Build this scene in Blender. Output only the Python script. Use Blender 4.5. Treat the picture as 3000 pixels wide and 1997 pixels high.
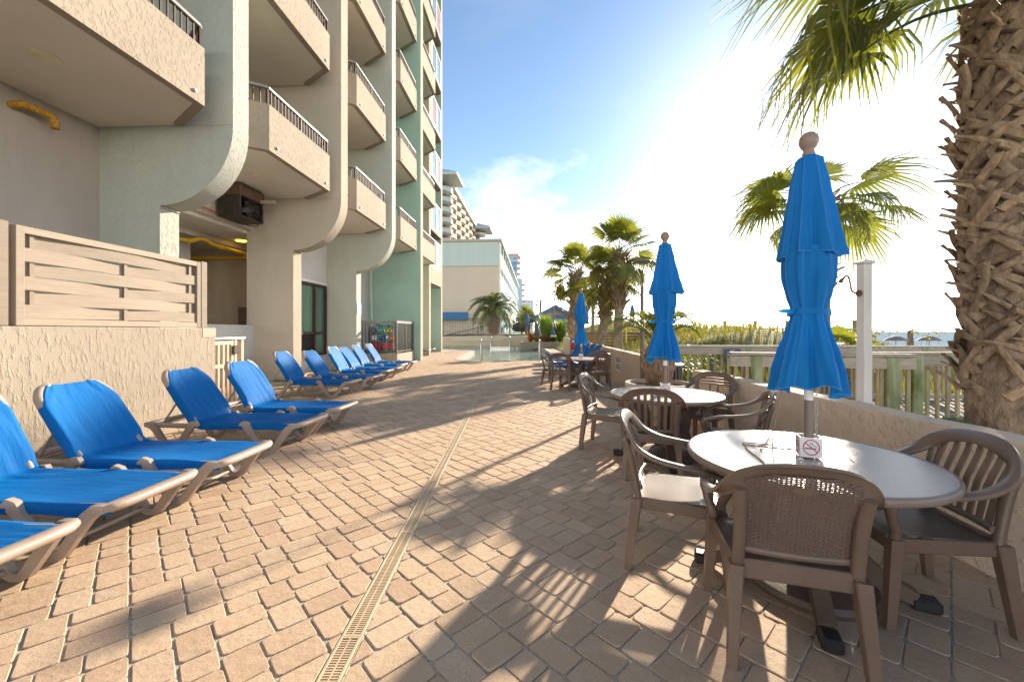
import bpy, bmesh, math, random
import numpy as np
from math import sin, cos, pi, radians, sqrt, atan2, hypot, exp
from mathutils import Vector, Matrix
from mathutils.geometry import tessellate_polygon

for o in list(bpy.data.objects):
    bpy.data.objects.remove(o)
scene = bpy.context.scene
C = scene.collection
RND = random.Random(7)

# ------------------------------------------------------------------ camera
EYE = 1.40
cd = bpy.data.cameras.new('camera')
cd.sensor_width = 36.0
cd.lens = 14.4
cd.shift_y = -0.0095
cd.clip_start = 0.05
cd.clip_end = 20000
cam = bpy.data.objects.new('camera', cd)
cam.location = (0, 0, EYE)
cam.rotation_euler = (radians(90), 0, 0)
C.objects.link(cam)
scene.camera = cam

# ------------------------------------------------------------------ sky, sun, exposure
SUN_AZ, SUN_EL = radians(34.6), radians(19.8)
SUNV = Vector((sin(SUN_AZ) * cos(SUN_EL), cos(SUN_AZ) * cos(SUN_EL), sin(SUN_EL)))
scene.view_settings.view_transform = 'Standard'
scene.view_settings.look = 'None'
scene.view_settings.exposure = 2.42
scene.view_settings.gamma = 1.0

world = bpy.data.worlds.new('World')
scene.world = world
world.use_nodes = True
wn, wl = world.node_tree.nodes, world.node_tree.links
wn.clear()
w_out = wn.new('ShaderNodeOutputWorld')
w_bg = wn.new('ShaderNodeBackground')
w_bg.inputs['Strength'].default_value = 0.0425
w_sky = wn.new('ShaderNodeTexSky')
w_sky.sky_type = 'NISHITA'
w_sky.sun_disc = False
w_sky.sun_elevation = SUN_EL
w_sky.sun_rotation = SUN_AZ
w_sky.air_density = 1.0
w_sky.dust_density = 0.06
w_sky.ozone_density = 1.6
w_tc = wn.new('ShaderNodeTexCoord')


def wmath(op, a, b=None, clamp=False):
    n = wn.new('ShaderNodeMath')
    n.operation = op
    n.use_clamp = clamp
    for i, v in enumerate((a, b)):
        if v is None:
            continue
        if hasattr(v, 'links'):
            wl.new(v, n.inputs[i])
        else:
            n.inputs[i].default_value = v
    return n.outputs[0]


w_sep = wn.new('ShaderNodeSeparateXYZ')
wl.new(w_tc.outputs['Generated'], w_sep.inputs[0])
w_map = wn.new('ShaderNodeMapping')
w_map.inputs['Scale'].default_value = (1, 1, 2.0)
w_map.inputs['Location'].default_value = (6.6, 5.9, 1.3)
wl.new(w_tc.outputs['Generated'], w_map.inputs[0])
w_n1 = wn.new('ShaderNodeTexNoise')
w_n1.inputs['Scale'].default_value = 3.1
w_n1.inputs['Detail'].default_value = 9
w_n1.inputs['Roughness'].default_value = 0.56
wl.new(w_map.outputs[0], w_n1.inputs['Vector'])
# cumulus bank low over the sea: cover falls off with height above the horizon
cover = wmath('SUBTRACT', 0.845, wmath('MULTIPLY', w_sep.outputs['Z'], 1.25))
w_m = wmath('MULTIPLY', wmath('SUBTRACT', wmath('ADD', w_n1.outputs['Fac'], cover), 0.985), 5.0, clamp=True)
w_band = wmath('MULTIPLY', wmath('ADD', w_sep.outputs['Z'], 0.02), 14.0, clamp=True)
w_mask = wmath('MULTIPLY', w_m, w_band)
# thin bright haze round the sun and along the horizon
w_dot = wn.new('ShaderNodeVectorMath')
w_dot.operation = 'DOT_PRODUCT'
wl.new(w_tc.outputs['Generated'], w_dot.inputs[0])
w_dot.inputs[1].default_value = tuple(SUNV)
w_glow = wmath('POWER', wmath('MAXIMUM', w_dot.outputs['Value'], 0.0), 30.0)
w_hor = wmath('POWER', wmath('SUBTRACT', 1.0, wmath('ABSOLUTE', w_sep.outputs['Z'])), 14.0)
w_veil = wmath('MULTIPLY', w_hor, 1.0, clamp=True)
# thin cirrus veil
w_map2 = wn.new('ShaderNodeMapping')
w_map2.inputs['Scale'].default_value = (1.2, 5.0, 3.0)
w_map2.inputs['Rotation'].default_value = (0.3, 0.2, 0.7)
wl.new(w_tc.outputs['Generated'], w_map2.inputs[0])
w_n2 = wn.new('ShaderNodeTexNoise')
w_n2.inputs['Scale'].default_value = 2.2
w_n2.inputs['Detail'].default_value = 7
wl.new(w_map2.outputs[0], w_n2.inputs['Vector'])
w_cir = wmath('MULTIPLY', wmath('SUBTRACT', w_n2.outputs['Fac'], 0.57), 0.25, clamp=True)
w_fac = wmath('MAXIMUM', wmath('MULTIPLY', w_mask, 0.75), w_cir)
w_mix = wn.new('ShaderNodeMixRGB')
wl.new(w_fac, w_mix.inputs['Fac'])
wl.new(w_sky.outputs[0], w_mix.inputs['Color1'])
w_mix.inputs['Color2'].default_value = (7.6, 7.4, 7.1, 1)
w_hz = wn.new('ShaderNodeMixRGB')
w_hz.inputs['Color2'].default_value = (50.0, 46.5, 42.5, 1)
wl.new(w_veil, w_hz.inputs['Fac'])
wl.new(w_mix.outputs[0], w_hz.inputs['Color1'])
w_add = wn.new('ShaderNodeMixRGB')
w_add.blend_type = 'ADD'
w_add.inputs['Color2'].default_value = (4.5, 4.0, 3.4, 1)
wl.new(w_glow, w_add.inputs['Fac'])
wl.new(w_hz.outputs[0], w_add.inputs['Color1'])
wl.new(w_add.outputs[0], w_bg.inputs['Color'])
wl.new(w_bg.outputs[0], w_out.inputs['Surface'])

sd = bpy.data.lights.new('sun', 'SUN')
sd.energy = 2.5
sd.angle = radians(0.9)
sd.color = (1.0, 0.86, 0.68)
sun = bpy.data.objects.new('sun', sd)
sun.rotation_euler = SUNV.to_track_quat('Z', 'Y').to_euler()
sun.location = (30, 43, 20)
C.objects.link(sun)

scene.render.engine = 'CYCLES'
scene.cycles.max_bounces = 7
scene.cycles.transparent_max_bounces = 8


# ------------------------------------------------------------------ materials
def _mat(name):
    m = bpy.data.materials.new(name)
    m.use_nodes = True
    n, l = m.node_tree.nodes, m.node_tree.links
    n.clear()
    out = n.new('ShaderNodeOutputMaterial')
    b = n.new('ShaderNodeBsdfPrincipled')
    l.new(b.outputs[0], out.inputs['Surface'])
    return m, n, l, b, out


def noise(n, l, vec, scale, detail=4, rough=0.55):
    t = n.new('ShaderNodeTexNoise')
    t.inputs['Scale'].default_value = scale
    t.inputs['Detail'].default_value = detail
    t.inputs['Roughness'].default_value = rough
    if vec is not None:
        l.new(vec, t.inputs['Vector'])
    return t.outputs['Fac']


def ramp(n, l, fac, stops):
    r = n.new('ShaderNodeValToRGB')
    e = r.color_ramp.elements
    while len(e) > 1:
        e.remove(e[-1])
    e[0].position = stops[0][0]
    e[0].color = (*stops[0][1], 1)
    for p, c in stops[1:]:
        x = e.new(p)
        x.color = (*c, 1)
    l.new(fac, r.inputs[0])
    return r.outputs[0]


def mth(n, l, op, a, b=None, clamp=False):
    q = n.new('ShaderNodeMath')
    q.operation = op
    q.use_clamp = clamp
    for i, v in enumerate((a, b)):
        if v is None:
            continue
        if hasattr(v, 'links'):
            l.new(v, q.inputs[i])
        else:
            q.inputs[i].default_value = v
    return q.outputs[0]


def mixc(n, l, fac, a, b, mode='MIX'):
    q = n.new('ShaderNodeMixRGB')
    q.blend_type = mode
    for s, v in (('Fac', fac), ('Color1', a), ('Color2', b)):
        if hasattr(v, 'links'):
            l.new(v, q.inputs[s])
        elif s == 'Fac':
            q.inputs[s].default_value = v
        else:
            q.inputs[s].default_value = (*v, 1)
    return q.outputs[0]


def coords(n, l, scale=(1, 1, 1), kind='Object', rot=(0, 0, 0)):
    tc = n.new('ShaderNodeTexCoord')
    mp = n.new('ShaderNodeMapping')
    mp.inputs['Scale'].default_value = scale
    mp.inputs['Rotation'].default_value = rot
    l.new(tc.outputs[kind], mp.inputs[0])
    return mp.outputs[0]


def bump(n, l, b, h, dist, strength=1.0):
    q = n.new('ShaderNodeBump')
    q.inputs['Distance'].default_value = dist
    q.inputs['Strength'].default_value = strength
    l.new(h, q.inputs['Height'])
    l.new(q.outputs[0], b.inputs['Normal'])
    return q


def pmat(name, col, rough=0.6, var=0.12, vs=3.0, bd=0.0, bs=60.0, metal=0.0, spec=0.5,
         stretch=(1, 1, 1), hue=None, objvar=0.0, trans=0.0, coat=0.0):
    """base colour with large-scale mottling, a second tint, fine bump"""
    m, n, l, b, out = _mat(name)
    v = coords(n, l, stretch)
    f = noise(n, l, v, vs, 5, 0.6)
    lo = tuple(c * (1 - var) for c in col)
    hi = tuple(min(1, c * (1 + var)) for c in col)
    if hue:
        hi = hue
    c = ramp(n, l, f, [(0.3, lo), (0.7, hi)])
    if objvar:
        oi = n.new('ShaderNodeObjectInfo')
        k = mth(n, l, 'ADD', mth(n, l, 'MULTIPLY', oi.outputs['Random'], 2 * objvar), 1 - objvar)
        hsv = n.new('ShaderNodeHueSaturation')
        l.new(k, hsv.inputs['Value'])
        l.new(c, hsv.inputs['Color'])
        c = hsv.outputs[0]
    l.new(c, b.inputs['Base Color'])
    f2 = noise(n, l, v, vs * 4.3, 3)
    l.new(mth(n, l, 'ADD', mth(n, l, 'MULTIPLY', f2, 0.22), rough - 0.11), b.inputs['Roughness'])
    b.inputs['Metallic'].default_value = metal
    b.inputs['Specular IOR Level'].default_value = spec
    if coat:
        b.inputs['Coat Weight'].default_value = coat
        b.inputs['Coat Roughness'].default_value = 0.0425
    if bd:
        bump(n, l, b, noise(n, l, v, bs, 4, 0.6), bd)
    if trans:
        t = n.new('ShaderNodeBsdfTranslucent')
        l.new(c, t.inputs['Color'])
        mx = n.new('ShaderNodeMixShader')
        mx.inputs[0].default_value = trans
        l.new(b.outputs[0], mx.inputs[1])
        l.new(t.outputs[0], mx.inputs[2])
        l.new(mx.outputs[0], out.inputs['Surface'])
    return m


def stucco(name, col, bd=0.012, scale=26, drip=1.0, var=0.07, stain=(0.75, 0.7, 0.62)):
    """trowelled stucco: islands of raised plaster over a sandy coat, faint dirt"""
    m, n, l, b, out = _mat(name)
    v = coords(n, l, (1, 1, drip))
    big = noise(n, l, v, 1.3, 4)
    c = ramp(n, l, big, [(0.3, tuple(x * (1 - var) for x in col)), (0.7, tuple(min(1, x * (1 + var)) for x in col))])
    v2 = coords(n, l, (2.2, 2.2, 0.35))
    d = noise(n, l, v2, 2.4, 6, 0.65)
    df = mth(n, l, 'MULTIPLY', mth(n, l, 'SUBTRACT', d, 0.55, ), 1.6, True)
    c = mixc(n, l, df, c, tuple(x * y for x, y in zip(col, stain)))
    l.new(c, b.inputs['Base Color'])
    b.inputs['Roughness'].default_value = 0.88
    b.inputs['Specular IOR Level'].default_value = 0.25
    a = noise(n, l, v, scale, 5, 0.62)
    isl = mth(n, l, 'MULTIPLY', mth(n, l, 'SUBTRACT', a, 0.5), 5.0, True)
    fine = noise(n, l, v, scale * 9, 2)
    h = mth(n, l, 'ADD', isl, mth(n, l, 'MULTIPLY', fine, 0.25))
    bump(n, l, b, h, bd)
    return m


def woodmat(name, col, axis='X', rough=0.75, var=0.25, ring=9, bd=0.002, moss=None):
    m, n, l, b, out = _mat(name)
    s = {'X': (0.7, 9, 9), 'Y': (9, 0.7, 9), 'Z': (9, 9, 0.7)}[axis]
    v = coords(n, l, s)
    g = noise(n, l, v, ring * 0.5, 6, 0.6)
    c = ramp(n, l, g, [(0.32, tuple(x * (1 - var) for x in col)), (0.5, col), (0.7, tuple(min(1, x * (1 + var)) for x in col))])
    oi = n.new('ShaderNodeObjectInfo')
    hsv = n.new('ShaderNodeHueSaturation')
    l.new(mth(n, l, 'ADD', mth(n, l, 'MULTIPLY', oi.outputs['Random'], 0.3), 0.85), hsv.inputs['Value'])
    l.new(c, hsv.inputs['Color'])
    c = hsv.outputs[0]
    if moss:
        w = coords(n, l, (1, 1, 0.35))
        mf = noise(n, l, w, 3.0, 5)
        c = mixc(n, l, mth(n, l, 'MULTIPLY', mth(n, l, 'SUBTRACT', mf, 0.47), 5, True), c, moss)
    l.new(c, b.inputs['Base Color'])
    b.inputs['Roughness'].default_value = rough
    b.inputs['Specular IOR Level'].default_value = 0.3
    bump(n, l, b, g, bd)
    return m


def leafmat(name, col, tip, trans=0.45, rough=0.45):
    m, n, l, b, out = _mat(name)
    v = coords(n, l)
    f = noise(n, l, v, 2.5, 4)
    c = ramp(n, l, f, [(0.3, col), (0.72, tip)])
    oi = n.new('ShaderNodeObjectInfo')
    hsv = n.new('ShaderNodeHueSaturation')
    l.new(mth(n, l, 'ADD', mth(n, l, 'MULTIPLY', oi.outputs['Random'], 0.5), 0.75), hsv.inputs['Value'])
    l.new(c, hsv.inputs['Color'])
    c = hsv.outputs[0]
    l.new(c, b.inputs['Base Color'])
    b.inputs['Roughness'].default_value = rough
    t = n.new('ShaderNodeBsdfTranslucent')
    l.new(mixc(n, l, 1.0, c, (1.35, 1.25, 0.5), 'MULTIPLY'), t.inputs['Color'])
    mx = n.new('ShaderNodeMixShader')
    mx.inputs[0].default_value = trans
    l.new(b.outputs[0], mx.inputs[1])
    l.new(t.outputs[0], mx.inputs[2])
    l.new(mx.outputs[0], out.inputs['Surface'])
    return m


def pavermat(name, per_object):
    m, n, l, b, out = _mat(name)
    geo = n.new('ShaderNodeNewGeometry')
    if per_object:
        oi = n.new('ShaderNodeObjectInfo')
        rnd = oi.outputs['Random']
    else:
        rnd = geo.outputs['Random Per Island']
    base = ramp(n, l, rnd, [(0.0, (0.56, 0.41, 0.27)), (0.2, (0.48, 0.34, 0.22)), (0.38, (0.59, 0.445, 0.305)),
                            (0.55, (0.54, 0.39, 0.255)), (0.7, (0.47, 0.325, 0.215)), (0.85, (0.58, 0.43, 0.285)), (1.0, (0.53, 0.39, 0.27))])
    pos = geo.outputs['Position']
    big = noise(n, l, pos, 0.55, 4)
    base = mixc(n, l, mth(n, l, 'MULTIPLY', mth(n, l, 'SUBTRACT', big, 0.5), 2.5, True), base, (0.47, 0.305, 0.22))
    mid = noise(n, l, pos, 9, 5, 0.65)
    base = mixc(n, l, mth(n, l, 'MULTIPLY', mth(n, l, 'SUBTRACT', mid, 0.48), 2.2, True), base, (0.56, 0.43, 0.32))
    fine = noise(n, l, pos, 260, 3, 0.7)
    base = mixc(n, l, 0.8, base, ramp(n, l, fine, [(0.28, (0.4, 0.38, 0.36)), (0.55, (1.0, 1.0, 1.0)), (0.75, (1.25, 1.22, 1.15))]), 'MULTIPLY')
    # pale wear on the high, handled rims and whitish efflorescence
    wear = noise(n, l, pos, 3.1, 6, 0.7)
    base = mixc(n, l, mth(n, l, 'MULTIPLY', mth(n, l, 'SUBTRACT', wear, 0.60), 3.0, True), base, (0.58, 0.50, 0.42))
    stn = noise(n, l, pos, 1.7, 7, 0.7)
    base = mixc(n, l, mth(n, l, 'MULTIPLY', mth(n, l, 'SUBTRACT', stn, 0.585), 3.2, True), base, (0.33, 0.235, 0.175))
    l.new(base, b.inputs['Base Color'])
    b.inputs['Roughness'].default_value = 0.78
    b.inputs['Specular IOR Level'].default_value = 0.35
    h = mth(n, l, 'ADD', mth(n, l, 'MULTIPLY', fine, 0.3), noise(n, l, pos, 24, 4))
    bump(n, l, b, h, 0.004)
    return m


# ------------------------------------------------------------------ mesh builder
class MB:
    def __init__(s):
        s.v, s.f = [], []

    def add(s, vs, fs):
        o = len(s.v)
        s.v += [tuple(p) for p in vs]
        s.f += [tuple(i + o for i in f) for f in fs]
        return s

    def box(s, x0, y0, z0, x1, y1, z1, ch=0.0):
        return s.obox(((x0 + x1) / 2, (y0 + y1) / 2, (z0 + z1) / 2), (x1 - x0, y1 - y0, z1 - z0), None, ch)

    def obox(s, c, size, R=None, ch=0.0):
        c = Vector(c)
        h = [abs(q) / 2 for q in size]
        ch = min(ch, min(h) * 0.95)

        def P(p):
            p = Vector(p)
            if R is not None:
                p = R @ p
            return tuple(p + c)
        if ch <= 0:
            vs = [P((x * h[0], y * h[1], z * h[2])) for x in (-1, 1) for y in (-1, 1) for z in (-1, 1)]
            return s.add(vs, [(0, 1, 3, 2), (4, 6, 7, 5), (0, 4, 5, 1), (2, 3, 7, 6), (0, 2, 6, 4), (1, 5, 7, 3)])
        idx, vs = {}, []
        for sx in (-1, 1):
            for sy in (-1, 1):
                for sz in (-1, 1):
                    sg = (sx, sy, sz)
                    for k in range(3):
                        p = [sg[j] * (h[j] if j == k else h[j] - ch) for j in range(3)]
                        idx[(sg, k)] = len(vs)
                        vs.append(P(p))
        fs = []
        for k in range(3):
            a, b = [j for j in range(3) if j != k]
            for q in (-1, 1):
                loop = []
                for u, w in ((-1, -1), (1, -1), (1, 1), (-1, 1)):
                    sg = [0, 0, 0]
                    sg[k], sg[a], sg[b] = q, u, w
                    loop.append(idx[(tuple(sg), k)])
                fs.append(tuple(loop))
            for u in (-1, 1):
                for w in (-1, 1):
                    s1, s2 = [0, 0, 0], [0, 0, 0]
                    s1[k], s1[a], s1[b] = -1, u, w
                    s2[k], s2[a], s2[b] = 1, u, w
                    s1, s2 = tuple(s1), tuple(s2)
                    fs.append((idx[(s1, a)], idx[(s2, a)], idx[(s2, b)], idx[(s1, b)]))
        for sx in (-1, 1):
            for sy in (-1, 1):
                for sz in (-1, 1):
                    sg = (sx, sy, sz)
                    fs.append((idx[(sg, 0)], idx[(sg, 1)], idx[(sg, 2)]))
        return s.add(vs, fs)

    def bar(s, p, q, w, h, up=(0, 0, 1), ch=0.0):
        p, q = Vector(p), Vector(q)
        d = q - p
        L = d.length
        d.normalize()
        u = Vector(up)
        x = d.cross(u)
        if x.length < 1e-5:
            x = d.cross(Vector((0, 1, 0)))
        x.normalize()
        z = x.cross(d)
        R = Matrix((x, d, z)).transposed()
        return s.obox((p + q) / 2, (w, L, h), R, ch)

    def tube(s, pts, r, n=8, cap=True, flat=1.0, up=None, closed=False):
        pts = [Vector(p) for p in pts]
        m = len(pts)
        rs = r if isinstance(r, (list, tuple)) else [r] * m
        rings = []
        nrm = Vector(up) if up is not None else None
        for i, p in enumerate(pts):
            if closed:
                t = pts[(i + 1) % m] - pts[i - 1]
            else:
                t = pts[min(i + 1, m - 1)] - pts[max(i - 1, 0)]
            t.normalize()
            if nrm is None:
                nrm = t.cross(Vector((0, 0, 1)))
                if nrm.length < 1e-3:
                    nrm = t.cross(Vector((0, 1, 0)))
                nrm.normalize()
            ref = Vector(up) if up is not None else nrm
            a = ref - t * ref.dot(t)
            if a.length < 1e-4:
                a = t.cross(Vector((1, 0, 0)))
            a.normalize()
            nrm = a
            b = t.cross(a)
            rings.append([p + a * (rs[i] * flat * cos(2 * pi * k / n)) + b * (rs[i] * sin(2 * pi * k / n)) for k in range(n)])
        vs = [q for rg in rings for q in rg]
        fs = []
        for i in range(m if closed else m - 1):
            j = (i + 1) % m
            for k in range(n):
                fs.append((i * n + k, i * n + (k + 1) % n, j * n + (k + 1) % n, j * n + k))
        if cap and not closed:
            fs.append(tuple(range(n - 1, -1, -1)))
            fs.append(tuple((m - 1) * n + k for k in range(n)))
        return s.add(vs, fs)

    def lathe(s, prof, n=24, c=(0, 0, 0), cap=True):
        vs = [(c[0] + r * cos(2 * pi * k / n), c[1] + r * sin(2 * pi * k / n), c[2] + z) for r, z in prof for k in range(n)]
        fs = []
        for i in range(len(prof) - 1):
            for k in range(n):
                fs.append((i * n + k, i * n + (k + 1) % n, (i + 1) * n + (k + 1) % n, (i + 1) * n + k))
        if cap:
            fs.append(tuple(range(n - 1, -1, -1)))
            fs.append(tuple((len(prof) - 1) * n + k for k in range(n)))
        return s.add(vs, fs)

    def prism(s, poly, fn, a0, a1):
        """poly of 2-D points; fn(u, v, a) -> 3-D; extruded from a0 to a1 (ngon caps)"""
        n = len(poly)
        vs = [fn(u, v, a0) for u, v in poly] + [fn(u, v, a1) for u, v in poly]
        fs = [(i, (i + 1) % n, n + (i + 1) % n, n + i) for i in range(n)]
        tri = tessellate_polygon([[Vector((u, v, 0)) for u, v in poly]])
        fs += [tuple(t) for t in tri] + [tuple(n + i for i in reversed(t)) for t in tri]
        return s.add(vs, fs)

    def band(s, pts, w, y0, y1):
        """polyline in x-z thickened by w, extruded in y"""
        P = [Vector((p[0], p[1])) for p in pts]
        L, Rr = [], []
        ws = w if isinstance(w, (list, tuple)) else [w] * len(P)
        for i, p in enumerate(P):
            t = (P[min(i + 1, len(P) - 1)] - P[max(i - 1, 0)]).normalized()
            nn = Vector((-t.y, t.x)) * ws[i] / 2
            L.append(p + nn)
            Rr.append(p - nn)
        n = len(P)
        vs = []
        for y in (y0, y1):
            vs += [(q.x, y, q.y) for q in L] + [(q.x, y, q.y) for q in Rr]
        fs = []
        for i in range(n - 1):
            fs += [(i, i + 1, n + i + 1, n + i), (2 * n + i, 3 * n + i, 3 * n + i + 1, 2 * n + i + 1),
                   (i, 2 * n + i, 2 * n + i + 1, i + 1), (n + i, n + i + 1, 3 * n + i + 1, 3 * n + i)]
        fs += [(0, n, 3 * n, 2 * n), (n - 1, 3 * n - 1, 4 * n - 1, 2 * n - 1)]
        return s.add(vs, fs)

    def grid(s, fn, nu, nv, wrap=False):
        vs = [fn(i / nu, j / nv) for j in range(nv + 1) for i in range(nu if wrap else nu + 1)]
        w = nu if wrap else nu + 1
        fs = []
        for j in range(nv):
            for i in range(nu):
                fs.append((j * w + i, j * w + (i + 1) % w, (j + 1) * w + (i + 1) % w, (j + 1) * w + i))
        return s.add(vs, fs)

    def xf(s, M):
        s.v = [tuple(M @ Vector(p)) for p in s.v]
        return s

    def join(s, o, M=None):
        return s.add([tuple(M @ Vector(p)) for p in o.v] if M is not None else o.v, o.f)

    def mesh(s, name, smooth=35, recalc=True):
        me = bpy.data.meshes.new(name)
        me.from_pydata(s.v, [], s.f)
        if recalc:
            bm = bmesh.new()
            bm.from_mesh(me)
            bmesh.ops.recalc_face_normals(bm, faces=bm.faces)
            bm.to_mesh(me)
            bm.free()
        if smooth:
            me.polygons.foreach_set('use_smooth', [True] * len(me.polygons))
            if smooth < 180:
                me.set_sharp_from_angle(angle=radians(smooth))
        return me

    def build(s, name, mat, parent=None, smooth=35, recalc=True, label=None):
        return obj(name, s.mesh(name, smooth, recalc), mat, parent, label)


def obj(name, me, mat=None, parent=None, label=None):
    o = bpy.data.objects.new(name, me)
    C.objects.link(o)
    if mat is not None and len(me.materials) == 0:
        me.materials.append(mat)
    if parent is not None:
        o.parent = parent
    if label:
        o['label'] = label
    return o


def tag(o, label, cat, group=None):
    o['label'] = label
    o['category'] = cat
    if group:
        o['group'] = group
    return o


def thing(name, label, cat, loc=(0, 0, 0), rz=0.0, group=None):
    o = bpy.data.objects.new(name, None)
    o.empty_display_size = 0.2
    C.objects.link(o)
    o.location = loc
    o.rotation_euler = (0, 0, rz)
    return tag(o, label, cat, group)


def struct(o):
    o['kind'] = 'structure'
    return o


def stuff(o):
    o['kind'] = 'stuff'
    return o


KIDS = {}


def dup(root, loc, rz, label, scale=1.0):
    """copy of a thing with copies of its parts and sub-parts"""
    r = root.copy()
    C.objects.link(r)
    r.location = loc
    r.rotation_euler = (0, 0, rz)
    r.scale = (scale,) * 3
    r['label'] = label
    key = root.name
    if key not in KIDS:
        KIDS[key] = [(c, [g for g in bpy.data.objects if g.parent == c]) for c in bpy.data.objects if c.parent == root]
    for ch, gs in KIDS[key]:
        c = ch.copy()
        C.objects.link(c)
        c.parent = r
        for g in gs:
            d = g.copy()
            C.objects.link(d)
            d.parent = c
    return r


def Rz(a):
    return Matrix.Rotation(a, 4, 'Z')


def bez(p0, p1, p2, p3, n):
    out = []
    for i in range(n + 1):
        t = i / n
        a, b, c, d = (1 - t) ** 3, 3 * t * (1 - t) ** 2, 3 * t * t * (1 - t), t ** 3
        out.append(tuple(a * w + b * x + c * y + d * z for w, x, y, z in zip(p0, p1, p2, p3)))
    return out


def spline(P, n=6):
    """Catmull-Rom through P"""
    P = [Vector(p) for p in P]
    out = []
    for i in range(len(P) - 1):
        a, b, c, d = P[max(i - 1, 0)], P[i], P[i + 1], P[min(i + 2, len(P) - 1)]
        for k in range(n):
            t = k / n
            out.append(0.5 * ((2 * b) + (c - a) * t + (2 * a - 5 * b + 4 * c - d) * t * t + (3 * b - a - 3 * c + d) * t ** 3))
    out.append(P[-1])
    return out


# shared palette
M_BEIGE = stucco('stucco_beige', (0.305, 0.254, 0.198), 0.008, 20, 0.8)
M_WALL = stucco('stucco_wall', (0.315, 0.264, 0.205), 0.008, 21, 0.36)
M_SEAWALL = stucco('stucco_seawall', (0.68, 0.555, 0.43), 0.007, 20, 0.8, 0.09)
M_CREAM = stucco('stucco_cream', (0.55, 0.44, 0.32), 0.004, 12, 1)
M_SAGE = stucco('stucco_sage', (0.46, 0.50, 0.445), 0.006, 48, 0.8, 0.05)
M_SAND = stucco('stucco_sand', (0.52, 0.46, 0.38), 0.006, 48, 0.8, 0.05)
M_TEAL = stucco('stucco_teal', (0.34, 0.50, 0.42), 0.005, 40, 0.8, 0.05)
M_TAUPE = stucco('stucco_taupe', (0.42, 0.37, 0.32), 0.005, 60, 0.8, 0.05)
M_GREYW = stucco('stucco_greywhite', (0.58, 0.57, 0.55), 0.006, 40, 0.8, 0.05)
M_SOFFIT = pmat('painted_soffit', (0.60, 0.55, 0.48), 0.8, 0.06, 0.8, 0.001, 90)
M_BRONZE = pmat('bronze_metal', (0.06, 0.032, 0.028), 0.6, 0.15, 6, 0.0, 60, 0.0, 0.2)
M_IRON = pmat('dark_iron', (0.075, 0.07, 0.065), 0.45, 0.2, 8, 0.0006, 120, 0.3)
M_STEEL = pmat('steel', (0.62, 0.62, 0.61), 0.22, 0.06, 8, 0, 60, 1.0)
M_ALU = pmat('aluminium', (0.50, 0.49, 0.47), 0.36, 0.08, 8, 0, 60, 0.9)
M_GLASS = pmat('window_glass', (0.055, 0.075, 0.07), 0.06, 0.3, 0.8, 0, 60, 0.0, 0.9)
M_CURTAIN = pmat('curtain', (0.20, 0.36, 0.27), 0.6, 0.18, 2, 0.004, 20, stretch=(6, 6, 0.2))
M_BLACK = pmat('black_plastic', (0.02, 0.02, 0.02), 0.45, 0.3, 8)
M_WHITE = pmat('white_paint', (0.78, 0.78, 0.76), 0.45, 0.05, 4)
M_RED = pmat('red_paint', (0.62, 0.02, 0.03), 0.4, 0.1, 6)
M_YELLOW = pmat('yellow_pipe', (0.72, 0.42, 0.015), 0.45, 0.15, 5)
# ================================================================== the setting
BA = radians(-3.24)          # the hotel's long axis, seen from the camera's


def bw(x, y, z=0.0):
    """hotel frame -> world"""
    return (x * cos(BA) - y * sin(BA), x * sin(BA) + y * cos(BA), z)


POOL = [(-1.75, 19.4), (1.4, 19.4), (1.75, 20.6), (2.15, 23), (2.5, 27), (2.55, 32), (1.9, 35.5), (0.5, 36.9), (-3, 37.0), (-7.4, 37.0),
        (-7.6, 33.5), (-5.2, 31.6), (-3.4, 30.4), (-2.65, 29.0), (-2.65, 20.9), (-2.35, 19.9)]


def in_poly(x, y, P):
    c = False
    j = len(P) - 1
    for i in range(len(P)):
        if (P[i][1] > y) != (P[j][1] > y) and x < (P[j][0] - P[i][0]) * (y - P[i][1]) / (P[j][1] - P[i][1]) + P[i][0]:
            c = not c
        j = i
    return c


def smooth01(t):
    t = max(0.0, min(1.0, t))
    return t * t * (3 - 2 * t)


def ground_h(x, y):
    inside = smooth01((3.5 - x) / 0.4)
    back = smooth01((y - 37.2) / 0.5) if y > 37 else 0
    zin = -0.35 + back * (0.85 + 0.35)
    base = -0.22 - 0.25 * smooth01((x - 6) / 10)
    dune = 1.75 * smooth01((y - 9.5) / 7) * exp(-((x - 9.5) / 4.2) ** 2)
    dune += 1.3 * smooth01((y - 24) / 14) * exp(-((x - 17) / 9.0) ** 2)
    dune += 0.55 * smooth01((y - 4) / 8) * exp(-((x - 17) / 5.0) ** 2)
    wob = 0.10 * sin(x * 1.3 + y * 0.7) + 0.07 * sin(x * 0.6 - y * 1.9) + 0.05 * sin(2.3 * x + 1.1 * y)
    beach = -2.0 * smooth01((x - 24) / 22) - 3.0 * smooth01((x - 46) / 60)
    zout = base + dune + wob * smooth01((x - 4) / 4) + beach
    if y > 40:
        k = smooth01((y - 40) / 25) * smooth01((20 - x) / 14)
        zout = zout * (1 - k) + 0.9 * k
    return zin * inside + zout * (1 - inside)


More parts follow.
